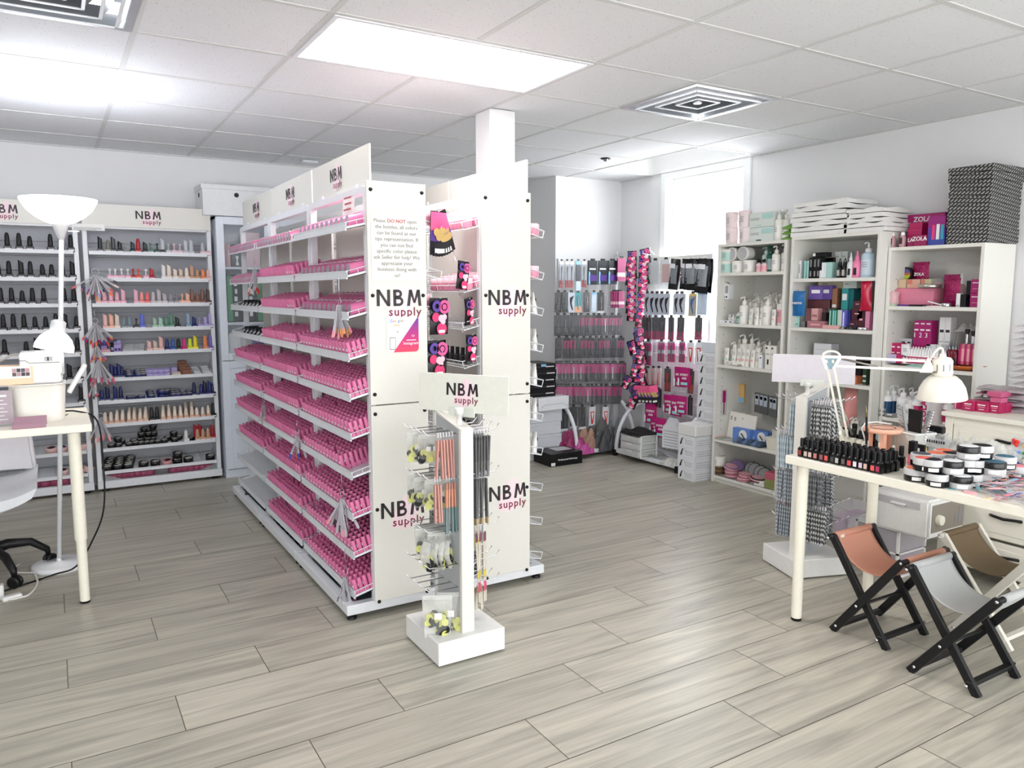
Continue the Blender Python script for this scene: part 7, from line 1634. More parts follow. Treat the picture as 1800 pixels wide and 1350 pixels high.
m = MB(); m.lathe([(.024, 0), (.026, .003), (.026, .018), (.023, .021)], CHROME, 20); tag(m.obj('tin', None, loc=(B3+.03, yat(P3(1110), 538, B3+.03), z)), 'small silver tin at the front edge of shelf', 'tin'); m = MB(); m.bar((0, -.05, .008), (0, .04, .03), .014, .006, WPRINT); m.box(-.02, -.06, 0, .03, .06, .006, M('blush_card')); tag(m.obj('tweezer_card', None, loc=(B3+.03, yat(P3(930), 538, B3+.03), z)), 'white tweezers on small blush card at the front', 'tweezers')
z = .99
def c3b(lab, q0, q1, h, col, dx=.03, d=.06, up=0., **k): return c3(lab, q0, q1, h, col, z, P4, 640, dx, d, up, **k)
for i, q in enumerate((22, 112)): c3b(f'holographic carton with pale picture, {nth(i)} at the shelf front', q, q+(76 if i == 0 else 96), .05, HOLO, .015, .04, up=.014)
c3b('magenta low carton beside the holographic ones', 210, 270, .05, CRIM, .02, .04, up=.014); c3b('blue carton with white lines', 85, 143, .11, M('cyan_blue_card', (20, 120, 176), .4), .06, .05, up=.02, prints=((.2, .8, .75, .82, WPRINT), (.2, .8, .45, .5, WPRINT)))
for i, q in enumerate((146, 206)): c3b(f'magenta carton with white lines, {nth(i)} beside the blue one', q, q+56, .11, CRIM, .06, .05, up=.02, prints=((.2, .8, .75, .82, WPRINT), (.2, .8, .45, .5, WPRINT)), group='lined magenta cartons')
for i, q in enumerate((195, 254, 312)): c3b(f'pale grey small carton in a row, {nth(i)} at the shelf back', q, q+56, .155, SILC, .14, .05, up=.0, prints=((.2, .8, .82, .88, DARKINK),), group='pale grey cartons')
o = put(squeeze_meshes(.05, .115, WHC, IVW, DARKINK), 'tube', 'white squeeze tube with dark letters', 'tube', P4(312), 622, B3, z+.012, .05)
for i, q in enumerate((385, 448, 510)):
    o = c3b(f'tall magenta carton marked with number {("one", "two", "three")[i]}', q, q+61, .15, MGC, .12, .07, up=.118, prints=((.15, .8, .85, .9, WPRINT), (.1, .8, .6, .66, WPRINT))); text(o, '123'[i], (-.0016, .01, .05), .04, WPRINT, rot=(0, 0, -PI/2))
for i, q in enumerate((372, 415)): c3b(f'short magenta carton under the numbered ones, {nth(i)} one', q, q+42, .117, MGC, .11, .08, prints=((.15, .85, .85, .9, WPRINT),))
c3b('dark magenta side carton under the numbered ones', 460, 520, .117, MAGD, .12, .08)
for i, q in enumerate((655, 718)): c3b(f'tall white carton with dark letters, {nth(i)} of the pair', q, q+60, .16, WHC, .14, .06, up=.13, prints=((.15, .85, .45, .55, DARKINK), (.1, .9, .1, .13, INK)), group='lettered white cartons')
for i, q in enumerate((525, 580, 640, 700, 745)): c3b(f'white carton in the row under the tall pair, {nth(i)} one', q, q+(54 if i < 3 else 42), .13, SILC if i in (0, 3, 4) else WHC, .12, .07, prints=((.15, .85, .18, .26, DARKINK),) if i in (1, 2) else ((.2, .8, .5, .9, M('pale_blue_label')),) if i == 0 else (), group='white cartons under the tall pair')
WD = None
def wdrop():
    b = MB(); b.lathe([(.012, 0), (.013, .003), (.013, .05), (.006, .06)], WPRINT, 12); l = MB(); l.lathe([(.0133, .004), (.0133, .044)], CRIM, 12); l.box(-.0145, -.006, .03, -.0133, .006, .036, WPRINT); c = MB(); c.lathe([(.0085, .058), (.008, .07), (.004, .085), (.003, .088)], WPRINT, 10)
    return [('bottle_body', b.mesh('bottle_body')), ('label', l.mesh('label')), ('cap', c.mesh('cap'))]
WD = wdrop(); n = 0
for r_ in range(2):
    for i in range(11):
        q = 355+30*i; put(WD, 'dropper_bottle', f'small white dropper with magenta label, {nth(i)} in the {("front", "back")[r_]} row', 'bottle', P4(q+12*r_), 622, B3, z+.014+.012*r_, .05+.035*r_, 'white droppers with magenta labels')
for i, q in enumerate((710, 745)): put(WD, 'dropper_bottle', f'small white dropper apart from the row, {nth(i)} one', 'bottle', P4(q), 622, B3, z+.014, .05, None)
for i, q in enumerate((790, 828, 860)): dropper(f'dark red dropper bottle, {nth(i)} behind the lamp head', q, M('garnet_bottle', (110, 16, 36), .25), .15, .018, SLV if i < 2 else GREYM, .08, z+.01, B3, 622, P4)
c3b('crimson carton behind the red droppers', 760, 880, .09, M('crimson_card', (140, 16, 52), .4), .13, .06)
for i, q in enumerate((905, 935, 965, 995, 1025, 1055)):
    m = MB(); m.lathe([(.011, 0), (.012, .004), (.012, .11), (.010, .116)], (M('rose_tube', (214, 110, 128), .35) if i % 2 else MAGD), 12); m.lathe([(.0123, .02), (.0123, .09)], (LPINK if i % 2 else CRIM), 12); x = B3+.06; tag(m.obj('slim_tube', None, loc=(x, yat(P4(q), 640, x), z+.032)), f'slim rose tube, {nth(i)} standing in the amber bowl', 'tube', 'slim rose tubes')
m = MB(); m.lathe([(.05, 0), (.09, .01), (.102, .03), (.098, .03), (.085, .012), (.03, .006)], M('amber_glass', (196, 100, 40), .15, alpha=.85), 28); tag(m.obj('bowl', None, loc=(B3+.085, yat(P4(975), 645, B3+.085), z)), 'amber glass bowl holding slim rose tubes', 'bowl')
for i, (q, h) in enumerate(((975, .20), (1040, .19), (1065, .185))):
    t = thing('makeup_brush', f'brush with chrome ferrule, {nth(i)} standing behind the rose tubes', 'brush', (B3+.12, yat(P4(q), 610, B3+.12), z+.03)); m = MB(); m.lathe([(.008, 0), (.010, h*.5)], MAGD, 10); m.obj('handle', t); m = MB(); m.lathe([(.010, h*.5), (.009, h*.85)], CHROME, 10); m.obj('ferrule', t); m = MB(); m.lathe([(.009, h*.85), (.014, h*.97), (.008, h)], M('dark_bristle', (50, 44, 44), .9), 10); m.obj('bristles', t)
pack('sponge_pack', 'pale teal sponge lying under the droppers', (B3+.035, yat(P4(490), 635, B3+.035), z), (.06, .15, .02), M('pale_teal_sponge', (150, 190, 180), .8, bump=.4), 0, amp=.05); crumple('plastic_bag', 'white crumpled bag above brushes at the shelf end', 'bag', (B3+.2, yat(P4(1030), 600, B3+.2), z+.21), (.12, .16, .06), FILMW, seed=31)
m = MB(); m.box(0, 0, 0, .12, .012, .21, CLEAR); tag(m.obj('acrylic_stand', None, loc=(B3+.14, yat(P4(1070), 600, B3+.14), z)), 'clear acrylic stand under the white crumpled bag', 'stand')
z = .672
def c3c(lab, q0, q1, h, col, dx=.03, d=.06, up=0., **k): return c3(lab, q0, q1, h, col, z, P4, 735, dx, d, up, **k)
NFOAM = pump_meshes(.034, .185, WPRINT, M('navy_teal_label', (18, 66, 110), .35), WPRINT)
for i, (q, dx) in enumerate(((108, .05), (178, .10), (228, .15))): put(NFOAM, 'foam_bottle', f'navy labelled foam bottle, {nth(i)} on the lower shelf', 'bottle', P4(q), 715, B3, z, dx, 'navy labelled foam bottles')
for i in range(2):
    for j, q in enumerate((60, 150)):
        if i and j: continue
        m = MB(); m.lathe([(.030, 0), (.033, .003), (.033, .022), (.030, .025)], M('brushed_tin', (170, 172, 172), .3, .9), 20); x = B3+.03; tag(m.obj('tin', None, loc=(x, yat(P4(q), 732, x), z+.0255*i)), f'silver tin, {("lower", "upper")[i]} at {("shelf side", "foam bottles")[j]}', 'tin')
WB = pump_meshes(.036, .18, WPRINT, WHC, WPRINT); put(WB, 'pump_bottle', 'white foam bottle with dark letters on the lower shelf', 'bottle', P4(285), 725, B3, z, .08); put(pump_meshes(.030, .13, WPRINT, WHC, WPRINT), 'pump_bottle', 'short white bottle with grey collar on the lower shelf', 'bottle', P4(355), 728, B3, z, .05); put(WB, 'pump_bottle', 'white bottle at the back of lower shelf', 'bottle', P4(385), 720, B3, z, .16)
MLB = pump_meshes(.034, .17, WPRINT, CRIM, WPRINT)
for i, (q, dx) in enumerate(((438, .08), (480, .13), (790, .07))): put(MLB, 'foam_bottle', f'white foam bottle with magenta label, {nth(i)} on the lower shelf', 'bottle', P4(q), 725, B3, z, dx, 'magenta labelled foam bottles')
m = c3c('tall white carton with big magenta letters', 495, 578, .24, WHC, .03, .05); text(m, 'ZOLA', (-.0018, .0, .06), .05, CRIM, rot=(0, -PI/2, -PI/2), bold=.03); text(m, 'ZOLA', (-.0018, .006, .18), .024, DARKINK, rot=(0, -PI/2, -PI/2))
b = MB(); b.lathe([(.032, 0), (.034, .004), (.034, .20), (.03, .235)], M('soft_white_tube', (232, 226, 228), .35), 20); o = tag(b.obj('tall_tube', None, loc=(B3+.045, yat(P4(640), 745, B3+.045), z)), 'tall white rounded tube with dark letters', 'tube'); text(o, 'ZOLA', (-.0355, 0, .13), .026, DARKINK, rot=(0, 0, -PI/2), bold=.02)
# ---------------------------------------------------------------- dresser and its goods
DRW = M('white_dresser_paint', (232, 229, 216), .45, var=.015); DX, DY0, DY1, DH = 3.85, .95, 2.155, .828
t = thing('dresser', 'white dresser with black bow handles against the bookcase', 'dresser', (DX, (DY0+DY1)/2, 0)); h = (DY1-DY0)/2
b = MB(); b.box(-.02, -h-.012, DH-.022, .46, h+.012, DH, DRW); b.obj('top_board', t, .003)
b = MB()
for s in (-1, 1): b.box(0, s*h, 0, .045, s*(h-.04), DH-.022, DRW); b.box(.045, s*h, .06, .44, s*(h-.018), DH-.022, DRW); b.box(.40, s*h, 0, .44, s*(h-.04), DH-.022, DRW)
b.box(.43, -h, .06, .44, h, DH-.022, DRW); b.box(.004, -h+.04, .06, .03, h-.04, .10, DRW); b.box(.004, -h+.04, DH-.06, .03, h-.04, DH-.022, DRW); b.obj('carcass', t, .002)
for i, (z0, z1) in enumerate(((.065, .225), (.24, .425), (.44, .615), (.63, .77))):
    for j, (y0, y1) in enumerate(((-h+.045, -.004), (.004, h-.045))):
        d = MB(); d.box(-.002, y0, z0, .016, y1, z1, DRW); d.box(-.006, y0+.03, z0+.028, .0, y1-.03, z1-.028, DRW); do = d.obj('drawer', t, .003)
        k = MB(); ym, zm = (y0+y1)/2, (z0+z1)/2+.02; k.tube([(-.004, ym-.07, zm), (-.026, ym-.05, zm+.004), (-.032, ym, zm), (-.026, ym+.05, zm+.004), (-.004, ym+.07, zm)], [.008, .007, .0075, .007, .008], BLACK, 10); k.obj('handle', do)
def dbox(lab, px0, px1, py, h_, col, dx, d=.06, up=0., group=None, **k): return bx('carton', lab, 'box', px0, px1, py, DX, DH+up, h_, col, dx, d, group, **k)
BERRY = M('berry_card', (172, 30, 86), .4); BERRYT = M('berry_pattern_card', (196, 92, 130), .45, var=.25, scale=120)
for i, (a, b_) in enumerate(((1690, 1711), (1713, 1736), (1737, 1757))): dbox(f'berry carton with white lines, {nth(i)} along the dresser edge', a, b_, 722+2*i, .052, BERRY, .10+.015*i, .07, 0, 'berry cartons on the dresser', prints=((.2, .8, .62, .72, WPRINT), (.25, .75, .45, .5, LPINK), (.3, .7, .22, .27, WPRINT)))
for r_ in range(4): dbox(f'berry carton in the row receding behind, {nth(r_)} one', 1748+5*r_, 1768+5*r_, 720-2*r_, .05, BERRY, .18+.07*r_, .06, 0, 'receding berry cartons')
dbox('pale checked carton on top of the berry cartons, lower one', 1740, 1760, 706, .022, BERRYT, .13, .06, .0535); dbox('pale checked carton on top of the berry cartons, upper one', 1734, 1760, 700, .026, BERRYT, .16, .09, .076); dbox('white mini carton behind the checked ones', 1728, 1735, 700, .02, WHC, .24, .03, .06); dbox('slanted berry carton beside the bookcase side', 1676, 1690, 722, .045, BERRY, .12, .06, 0, prints=((.1, .3, .0, 1, LPINK),))
dbox('long berry carton lying at the back of dresser', 1700, 1735, 712, .04, BERRY, .22, .12)
for i in range(5): pack('foil_pack', f'grey and rose foil pack, {nth(i)} in the heap behind the cartons', (4.17+.01*(i % 2), yat(1758, 690, 4.17), DH+.002+.024*i), (.16, .20, .02), M(f'foil_rose_{i % 2}', ((170, 160, 164), (190, 140, 156))[i % 2], .25, bump=.6), .1*i, group='foil packs on the dresser', amp=.3)
for i in range(14): pack('clear_pack', f'clear lilac pack, {nth(i)} in the tall stack at frame edge', (4.18, yat(1800, 660, 4.18)-.075, DH+.002+.032*i), (.20, .20, .03), M('lilac_clear_pack', (222, 216, 220), .2, alpha=.45, bump=.5), 0, group='tall stack of clear packs', amp=.06)
# ---------------------------------------------------------------- sterilizer box on clear drawers
t = thing('drawer_tower', 'low clear plastic drawer tower under the white appliance', 'drawers', (3.66, 2.27, 0), 0)
b = MB(); b.box(-.12, -.10, 0, .12, .14, .012, WHITE); b.box(-.12, -.10, .24, .12, .14, .252, WHITE); b.box(-.12, -.10, .12, .12, .14, .13, WHITE)
for x in (-.12, .108):
    for y in (-.10, .128): b.box(x, y, .0, x+.012, y+.012, .25, WHITE)
b.obj('frame', t)
for i in range(2): d = MB(); d.box(-.115, -.095, .014+.12*i, .115, .135, .115+.12*i, M('hazy_drawer', (214, 208, 216), .25, alpha=.55)); d.obj('drawer', t)
m = MB(); m.box(-.08, -.07, .016, .08, .10, .08, M('orchid_card', (200, 140, 190), .5)); tag(m.obj('carton', None, loc=(3.66, 2.27, .002)), 'orchid pink carton inside the low clear drawers', 'box')
t = thing('sterilizer', 'white box appliance with grey control panel below the table', 'appliance', (3.655, 2.15, .2535))
b = MB(); b.box(-.155, -.145, 0, .155, .155, .19, WHITE); bo = b.obj('housing', t, .012, 2); b = MB(); b.box(-.157, -.10, .135, -.155, .12, .17, M('pale_grey_ink')); b.box(-.175, -.03, .145, -.155, .04, .152, WHITE); b.obj('door_handle', t)
b = MB(); b.box(-.13, -.148, .03, .14, -.144, .165, M('taupe_panel', (138, 130, 120), .4)); po = b.obj('control_panel', t, .001); k = MB(); k.lathe([(.026, 0), (.024, .02), (.02, .022)], M('ivory_leg_paint'), 20, T=Matrix.Rotation(PI/2, 4, 'X')); k.obj('knob', po, loc=(-.08, -.148, .09)); k = MB(); k.box(.06, -.1495, .06, .075, -.148, .10, GREYPRINT); k.box(.09, -.1495, .05, .12, -.148, .13, GREYPRINT); k.obj('switch', po)
t = thing('storage_crate', 'clear crate of lilac packs by the second bookcase', 'crate', (4.02, 2.66, 0))
b = MB(); loft(b, [(rrect(-.12, -.19, .12, .19, .02, 3), .002), (rrect(-.13, -.20, .13, .20, .02, 3), .17)], M('clear_crate', (224, 222, 228), .2, alpha=.4)); b.obj('crate_body', t)
for i in range(4): c = MB(); c.box(-.10, -.16+.08*i, .01, .10, -.10+.08*i, .12, M(f'crate_pack_{i % 2}', ((214, 208, 214), (206, 170, 206))[i % 2], .4)); c.obj('pack', t)
# ================================================================ second hook stand with files (behind the tester table)
ROT2 = R(-79); c2 = Vector((3.285, 2.515, 0)); lc = Vector((0, (SY0+SY1)/2, 0))
root1 = next(o for o in bpy.data.objects if o.name == 'hook_stand')
root2 = bpy.data.objects.new('hook_stand', None); COL.objects.link(root2); root2.empty_display_size = .05
root2.rotation_euler = (0, 0, ROT2); root2.location = c2 - Matrix.Rotation(ROT2, 3, 'Z') @ lc
tag(root2, 'white floor stand of patterned nail files with blank sign behind table', 'display stand')
for ch in [o for o in bpy.data.objects if o.parent == root1]:
    c = ch.copy(); COL.objects.link(c); c.parent = root2
    if ch.name.startswith(('base', 'foot')): q = Matrix.Rotation(R(-30), 3, 'Z'); c.location = lc + q @ (ch.location-lc); c.rotation_euler = (0, 0, R(-30))
    if ch.name.startswith('sign_plate'): c.rotation_euler = (R(-12), 0, R(26)); c.location = (.0, 2.66, .015); recolor(c, {'sign_plate': M('lavender_grey_sign', (204, 200, 206), .4)})  # this plate's greyer colour has its shade painted in
def wavemat(name, a, b, sc, dist, rough=.6):
    return bands(name, [(0, a), (.5, b)], rough=rough, wave=(sc, dist))
ZEB = wavemat('zebra_file', (214, 216, 216), (40, 42, 46), 26, 3.); ZEB2 = wavemat('houndstooth_file', (190, 194, 198), (52, 56, 62), 34, 6.); PBL = wavemat('pale_blue_wave_file', (200, 216, 224), (172, 190, 202), 18, 2.); GBL = wavemat('grey_blue_stripe_file', (176, 186, 196), (112, 120, 132), 30, .5); DGR = wavemat('dark_grey_wave_file', (120, 126, 132), (60, 64, 70), 22, 3.)
F2 = {'z': strip([(1, ZEB)], .022, .165), 'h': strip([(1, ZEB2)], .022, .17), 'b': strip([(1, PBL)], .028, .165), 'g': strip([(.93, GBL), (.07, M('garnet_print', (120, 40, 60), .5))], .022, .18), 'd': strip([(1, DGR)], .022, .17), 'c': strip([(1, GBL)], .022, .165)}
RM = Matrix.Rotation(ROT2, 3, 'Z')
def hang2(key, lab, side, lv, hk, i, group, off=.030, step=.0125, dz=0., ang=0.):
    loc = Vector((side*(off+.012+step*i), HYS[hk], HLV[lv]-.022+dz)); p = root2.location + RM @ loc
    inst('nail_file', F2[key], lab, 'nail file', p, (random.uniform(-.05, .05), 0, ROT2+PI/2+random.uniform(-.15, .15)+ang), group)
PNAME = {'z': 'zebra', 'h': 'houndstooth', 'b': 'pale blue', 'g': 'grey-blue striped', 'd': 'dark wavy', 'c': 'grey checked'}
SD = {-1: 'window side', 1: 'table side'}
for key, side, lv, hk, n, dz in (('b', -1, 0, 0, 3, 0), ('b', -1, 0, 2, 3, 0), ('b', -1, 1, 0, 8, 0), ('b', -1, 1, 1, 8, 0), ('g', -1, 2, 0, 8, .03), ('g', -1, 2, 1, 7, .03), ('c', -1, 3, 0, 8, -.01), ('c', -1, 3, 1, 6, -.01),
        ('z', 1, 0, 0, 8, 0), ('z', 1, 0, 1, 7, 0), ('h', 1, 0, 2, 7, 0), ('h', 1, 1, 0, 8, 0), ('d', 1, 1, 1, 7, 0), ('d', 1, 2, 0, 6, .03), ('h', 1, 2, 1, 8, .03), ('d', 1, 2, 2, 6, .03), ('z', 1, 3, 0, 8, -.01), ('h', 1, 3, 1, 7, -.01), ('d', 1, 3, 2, 6, -.01)):
    for i in range(n): hang2(key, f'{PNAME[key]} nail file, {nth(i)} from spine, {HOOKN[hk]} hook, {LV[lv]} level, {SD[side]}', side, lv, hk, i, f'{PNAME[key]} nail files', dz=dz)
# ================================================================ tester table
TX0, TX1, TYF, TZt = 2.665, 3.265, 2.165, .73
t = thing('tester_table', 'white table on round legs covered with testers and jars', 'table', ((TX0+TX1)/2, TYF-.6, 0))
b = MB(); b.box(-.30, -.60, TZt-.036, .30, .60, TZt, IVORY); b.obj('table_top', t, .003)
for x in (-.25, .25):
    for y in (-.545, .545):
        l = MB(); l.lathe([(.0215, .012), (.0225, .03), (.024, TZt-.04)], IVLEG, 20); lo = l.obj('leg', t, loc=(x, y, 0)); f = MB(); f.lathe([(.019, 0), (.022, .003), (.022, .013)], BLACK, 16); f.obj('foot', lo)
def T_(px, py, z=TZt): v = at(px, py, 'Z', z); v.y = min(v.y, 2.135); return v
# black tester bottles
def tester():
    b = MB(); b.box(-.0135, -.0135, 0, .0135, .0135, .040, C0); b.lathe([(.0125, .040), (.0085, .046)], C0, 10); c = MB(); c.lathe([(.0088, .046), (.0088, .075), (.0080, .080)], BLACK, 12); s = MB(); s.box(-.0147, -.0072, .009, -.0136, .0072, .029, C1)
    return [('bottle_body', b.mesh('bottle_body', .003, 2)), ('cap', c.mesh('cap')), ('colour_swatch', s.mesh('colour_swatch'))]
TST = tester(); BK = M('gloss_black_bottle', (20, 20, 22), .25)
TC = [(150, 60, 60), (200, 180, 170), (214, 190, 180), (196, 120, 120), (150, 90, 96), (222, 92, 84), (70, 74, 74), (190, 190, 186), (110, 100, 104), (226, 86, 84), (232, 224, 232), (226, 200, 220), (220, 186, 170), (232, 96, 92), (180, 60, 96)]
for r_ in range(4):
    for i in range(15):
        if r_ == 3 and i in (0, 1): continue
        y = 2.106-.0257*i; x = TX0+.034+.030*r_; rnd = random.Random(i*7+r_)
        if r_ == 0: col = TC[i]
        else: col = (24, 24, 26)
        inst('tester_bottle', TST, f'black polish tester, {nth(i)} from the table end, {("front", "second", "third", "back")[r_]} row', 'bottle', (x+rnd.uniform(-.002, .002), y+rnd.uniform(-.003, .003), TZt), rnd.uniform(-.12, .12), 'black polish testers on the table', {'body_colour': BK, 'cap_colour': M('tester_swatch_%d_%d_%d' % col, col, .3)})
for i, (px, py) in enumerate(((1566, 826), (1583, 822))): inst('tester_bottle', TST, f'black tester standing apart from the rows, {nth(i)} one', 'bottle', T_(px, py), .3*i, None, {'body_colour': BK, 'cap_colour': BK}, scale=1.1)
def topcoat():
    b = MB(); b.box(-.015, -.015, 0, .015, .015, .05, M('milky_bottle', (236, 234, 222), .25)); b.lathe([(.012, .05), (.009, .056)], M('milky_bottle'), 12); c = MB(); c.lathe([(.0105, .054), (.0115, .06), (.0095, .088), (.008, .09)], BLACK, 14); return [('bottle_body', b.mesh('bottle_body', .003, 2)), ('cap', c.mesh('cap'))]
TCB = topcoat()
for i, (px, py) in enumerate(((1478, 787), (1489, 789), (1499, 791), (1512, 794), (1523, 796))): inst('topcoat_bottle', TCB, f'white bottle with black cap, {nth(i)} behind the black testers', 'bottle', T_(px, py), 0, 'white bottles behind the testers', scale=1.05)
for i, (px, py) in enumerate(((1500, 784), (1518, 786), (1533, 794))): inst('tester_bottle', TST, f'black bottle between the white ones, {nth(i)} one', 'bottle', T_(px, py), 0, None, {'body_colour': BK, 'cap_colour': BK}, scale=1.3)
inst('tester_bottle', TST, 'dark red bottle with white label beside the lamp clamp', 'bottle', T_(1458, 783), 0, None, {'body_colour': M('garnet_bottle'), 'cap_colour': PAPER}, scale=1.1); inst('tester_bottle', TST, 'dark brown bottle by the foot of the table lamp', 'bottle', T_(1468, 786), 0, None, {'body_colour': M('espresso_carton'), 'cap_colour': M('espresso_carton')}, scale=1.1)
# acrylic powder jars: white body, black half, clear shining lid ring
def pjar(inv=False):
    r, h = .037, .046; b = MB(); l = MB(); d = MB(); s = MB()
    lo, hi = (M('pearl_white_jar', (228, 228, 228), .25), BLACKG) if inv else (BLACKG, M('pearl_white_jar'))
    b.lathe([(r*.94, 0), (r, .003), (r, h*.5)], lo, 26); l.lathe([(r*1.02, h*.5), (r*1.03, h*.55), (r*1.03, h*.93), (r*.99, h), (r*.85, h+.0005)], hi, 26); d.lathe([(r*.86, h+.0003), (r*.80, h+.0014), (.0001, h+.002)], C0, 24)
    s.add([(r*1.045*math.cos(a), r*1.045*math.sin(a), zz) for zz in (.006, .019) for a in [PI*1.12+.9*k/6 for k in range(7)]], [(k, k+1, k+8, k+7) for k in range(6)], PAPER)
    return [('jar_base', b.mesh('jar_base')), ('lid', l.mesh('lid')), ('lid_disc', d.mesh('lid_disc')), ('label', s.mesh('label'))]
PJ1, PJ2 = pjar(), pjar(True)
DC = {'orange': (232, 120, 88), 'coral': (226, 108, 100), 'black': (30, 30, 34), 'steel': (84, 88, 96), 'blue': (70, 110, 130), 'white': (226, 226, 228), 'pink': (230, 140, 150)}
P8 = lambda a, b: (1580+a/7.94, 730+b/7.94)
JL = [(220,905,0,'orange',0),(400,925,0,'black',0),(530,985,0,'black',0),(700,945,0,'black',0),(860,1018,0,'white',1),(1000,985,0,'black',0),(1170,965,0,'steel',0),(1320,925,0,'black',0),(620,880,0,'black',0),(960,885,0,'steel',0),(320,850,0,'steel',0),(480,850,0,'black',0),(800,870,0,'black',0),(1120,870,0,'black',0),(1640,870,0,'pink',0),(1460,860,0,'black',0),(560,800,0,'black',0),(720,790,0,'black',0),(900,790,0,'black',0),
      (350,765,1,'coral',0),(455,785,1,'black',0),(740,805,1,'white',1),(935,785,1,'steel',0),(1055,790,1,'black',0),(1325,820,1,'blue',1),(1150,740,1,'black',0),(520,690,1,'orange',0),(630,650,1,'orange',0),(730,690,1,'black',0),(1470,740,1,'blue',0),(840,680,1,'steel',0),(310,700,1,'steel',0),
      (965,600,2,'white',1),(1150,590,2,'black',0)]
for i, (a, b_, lv, c, inv) in enumerate(JL):
    zz = TZt+.0485*lv; p = at(*P8(a, b_), 'Z', zz)
    inst('powder_jar', PJ2 if inv else PJ1, f'black and white powder jar, {c} lid disc, {("on table", "second layer", "top layer")[lv]}, {nth(sum(1 for q in JL[:i] if q[2] == lv and q[3] == c))} of those', 'jar', p, random.uniform(-.5, .3), 'powder jars heaped on the table', {'body_colour': M('disc_'+c, DC[c], .65, spec=.15)})
# pink gloss, compact, gold tube
p = T_(1603, 818); m = MB(); m.box(-.014, -.014, 0, .014, .014, .045, M('rose_gloss', (224, 120, 136), .2)); o = tag(m.obj('gloss_bottle', None, .003, loc=p), 'rose gloss bottle with black cap beside the jars', 'bottle'); m = MB(); m.box(-.013, -.013, .046, .013, .013, .10, BLACK); m.obj('cap', o, .002)
p = T_(1612, 812); m = MB(); m.box(-.006, -.03, 0, .006, .03, .075, BLACK); m.box(-.0068, -.012, .012, -.006, .022, .06, CARDW); tag(m.obj('compact', None, .002, loc=p), 'black compact with white window standing by the jars', 'compact')
p = T_(1625, 806); m = MB(); m.lathe([(.012, 0), (.012, .05), (.010, .052)], M('old_gold', (150, 136, 96), .3, .8), 14); tag(m.obj('lipstick', None, loc=p), 'gold lipstick tube behind the black compact', 'lipstick'); p = T_(1634, 802); m = MB(); m.lathe([(.010, 0), (.010, .035)], M('silver_olive', (170, 168, 150), .3, .8), 14); tag(m.obj('lipstick', None, loc=p), 'short silver tube beside the gold lipstick', 'lipstick')
# white bin with comb swatch rack
p = T_(1600, 803); t = thing('perforated_bin', 'white perforated bin holding a black swatch fan', 'bin', (p.x+.02, p.y, TZt), -.25)
b = MB(); loft(b, [(rrect(-.048, -.05, .048, .05, .008, 3), 0), (rrect(-.058, -.06, .058, .06, .01, 3), .105)], M('perforated_white', (214, 214, 208), .45, var=.2, scale=220)); b.obj('bin_body', t); r = MB(); r.tube([(x, y, .105) for x, y in rrect(-.058, -.06, .058, .06, .01, 3)], .005, WHITE, 6, True); r.obj('rim', t)
t = thing('swatch_fan', 'black swatch rack with metal comb teeth standing in bin', 'swatch rack', (p.x+.02, p.y, TZt+.05), -.25)
b = MB(); b.prism([(-.030, 0), (.030, 0), (.036, .15), (-.036, .15)], -.004, .004, BLACK, plane='YZ'); b.obj('centre_board', t)
for s in (-1, 1):
    b = MB(); b.bar((0, s*.036, .02), (0, s*.070, .155), .012, .004, GREYM); bo = b.obj('comb_spine', t)
    for k in range(11): q = MB(); y = s*(.038+.0032*k); zz = .025+.012*k; q.bar((-.004, y, zz), (-.008, y+s*.030, zz+.010), .005, .003, CHROME); q.obj('tooth', bo)
# salmon round stand and brush pen
p = T_(1546, 800); SALM = M('salmon_plastic', (246, 188, 160), .4)
t = thing('round_stand', 'salmon round-topped stand on the tester table', 'stand', (p.x+.03, p.y+.01, TZt)); b = MB(); b.lathe([(.075, .098), (.08, .102), (.08, .112), (.076, .116)], SALM, 32); b.obj('round_top', t, loc=(0, 0, 0)); b = MB(); b.tube([(.05*math.cos(a), .05*math.sin(a), .1165) for a in [2*PI*k/24 for k in range(24)]], .0012, DARKINK, 4, True); b.obj('drawn_ring', t)
for x, y in ((-.04, -.03), (-.03, .04), (.05, 0)): b = MB(); b.box(x-.011, y-.008, .006, x+.011, y+.008, .10, SALM); b.obj('leg', t)
b = MB(); b.box(-.07, -.06, 0, .07, .06, .006, SALM); b.obj('base', t, .002); b = MB(); b.tube([(-.075, .03, .06), (-.06, .06, .11), (-.02, .07, .128), (.03, .05, .13), (.06, .0, .125)], .0035, WHITE, 8); b.obj('white_loop', t)
p = T_(1522, 800); t = thing('brush_pen', 'black brush pen with gold tip standing among bottles', 'brush', (p.x, p.y, TZt)); m = MB(); m.tube([(0, 0, .045), (-.004, .004, .165)], .0048, BLACK, 8); m.obj('handle', t); m = MB(); m.tube([(-.004, .004, .165), (-.0055, .0055, .19), (-.007, .007, .215)], [.0035, .003, .0008], M('old_gold'), 8); m.obj('ferrule', t); m = MB(); m.lathe([(.012, 0), (.012, .05)], CLEAR, 12); m.obj('holder_tube', t)
for i in range(3): p = T_(1550+12*i, 812); pack('peach_card', f'thin peach card lying before the salmon stand, {nth(i)} one', (p.x+.01*i, p.y, TZt+.0008+.004*i), (.07, .05, .004), SALM, .4*i, group='peach cards', amp=.1)
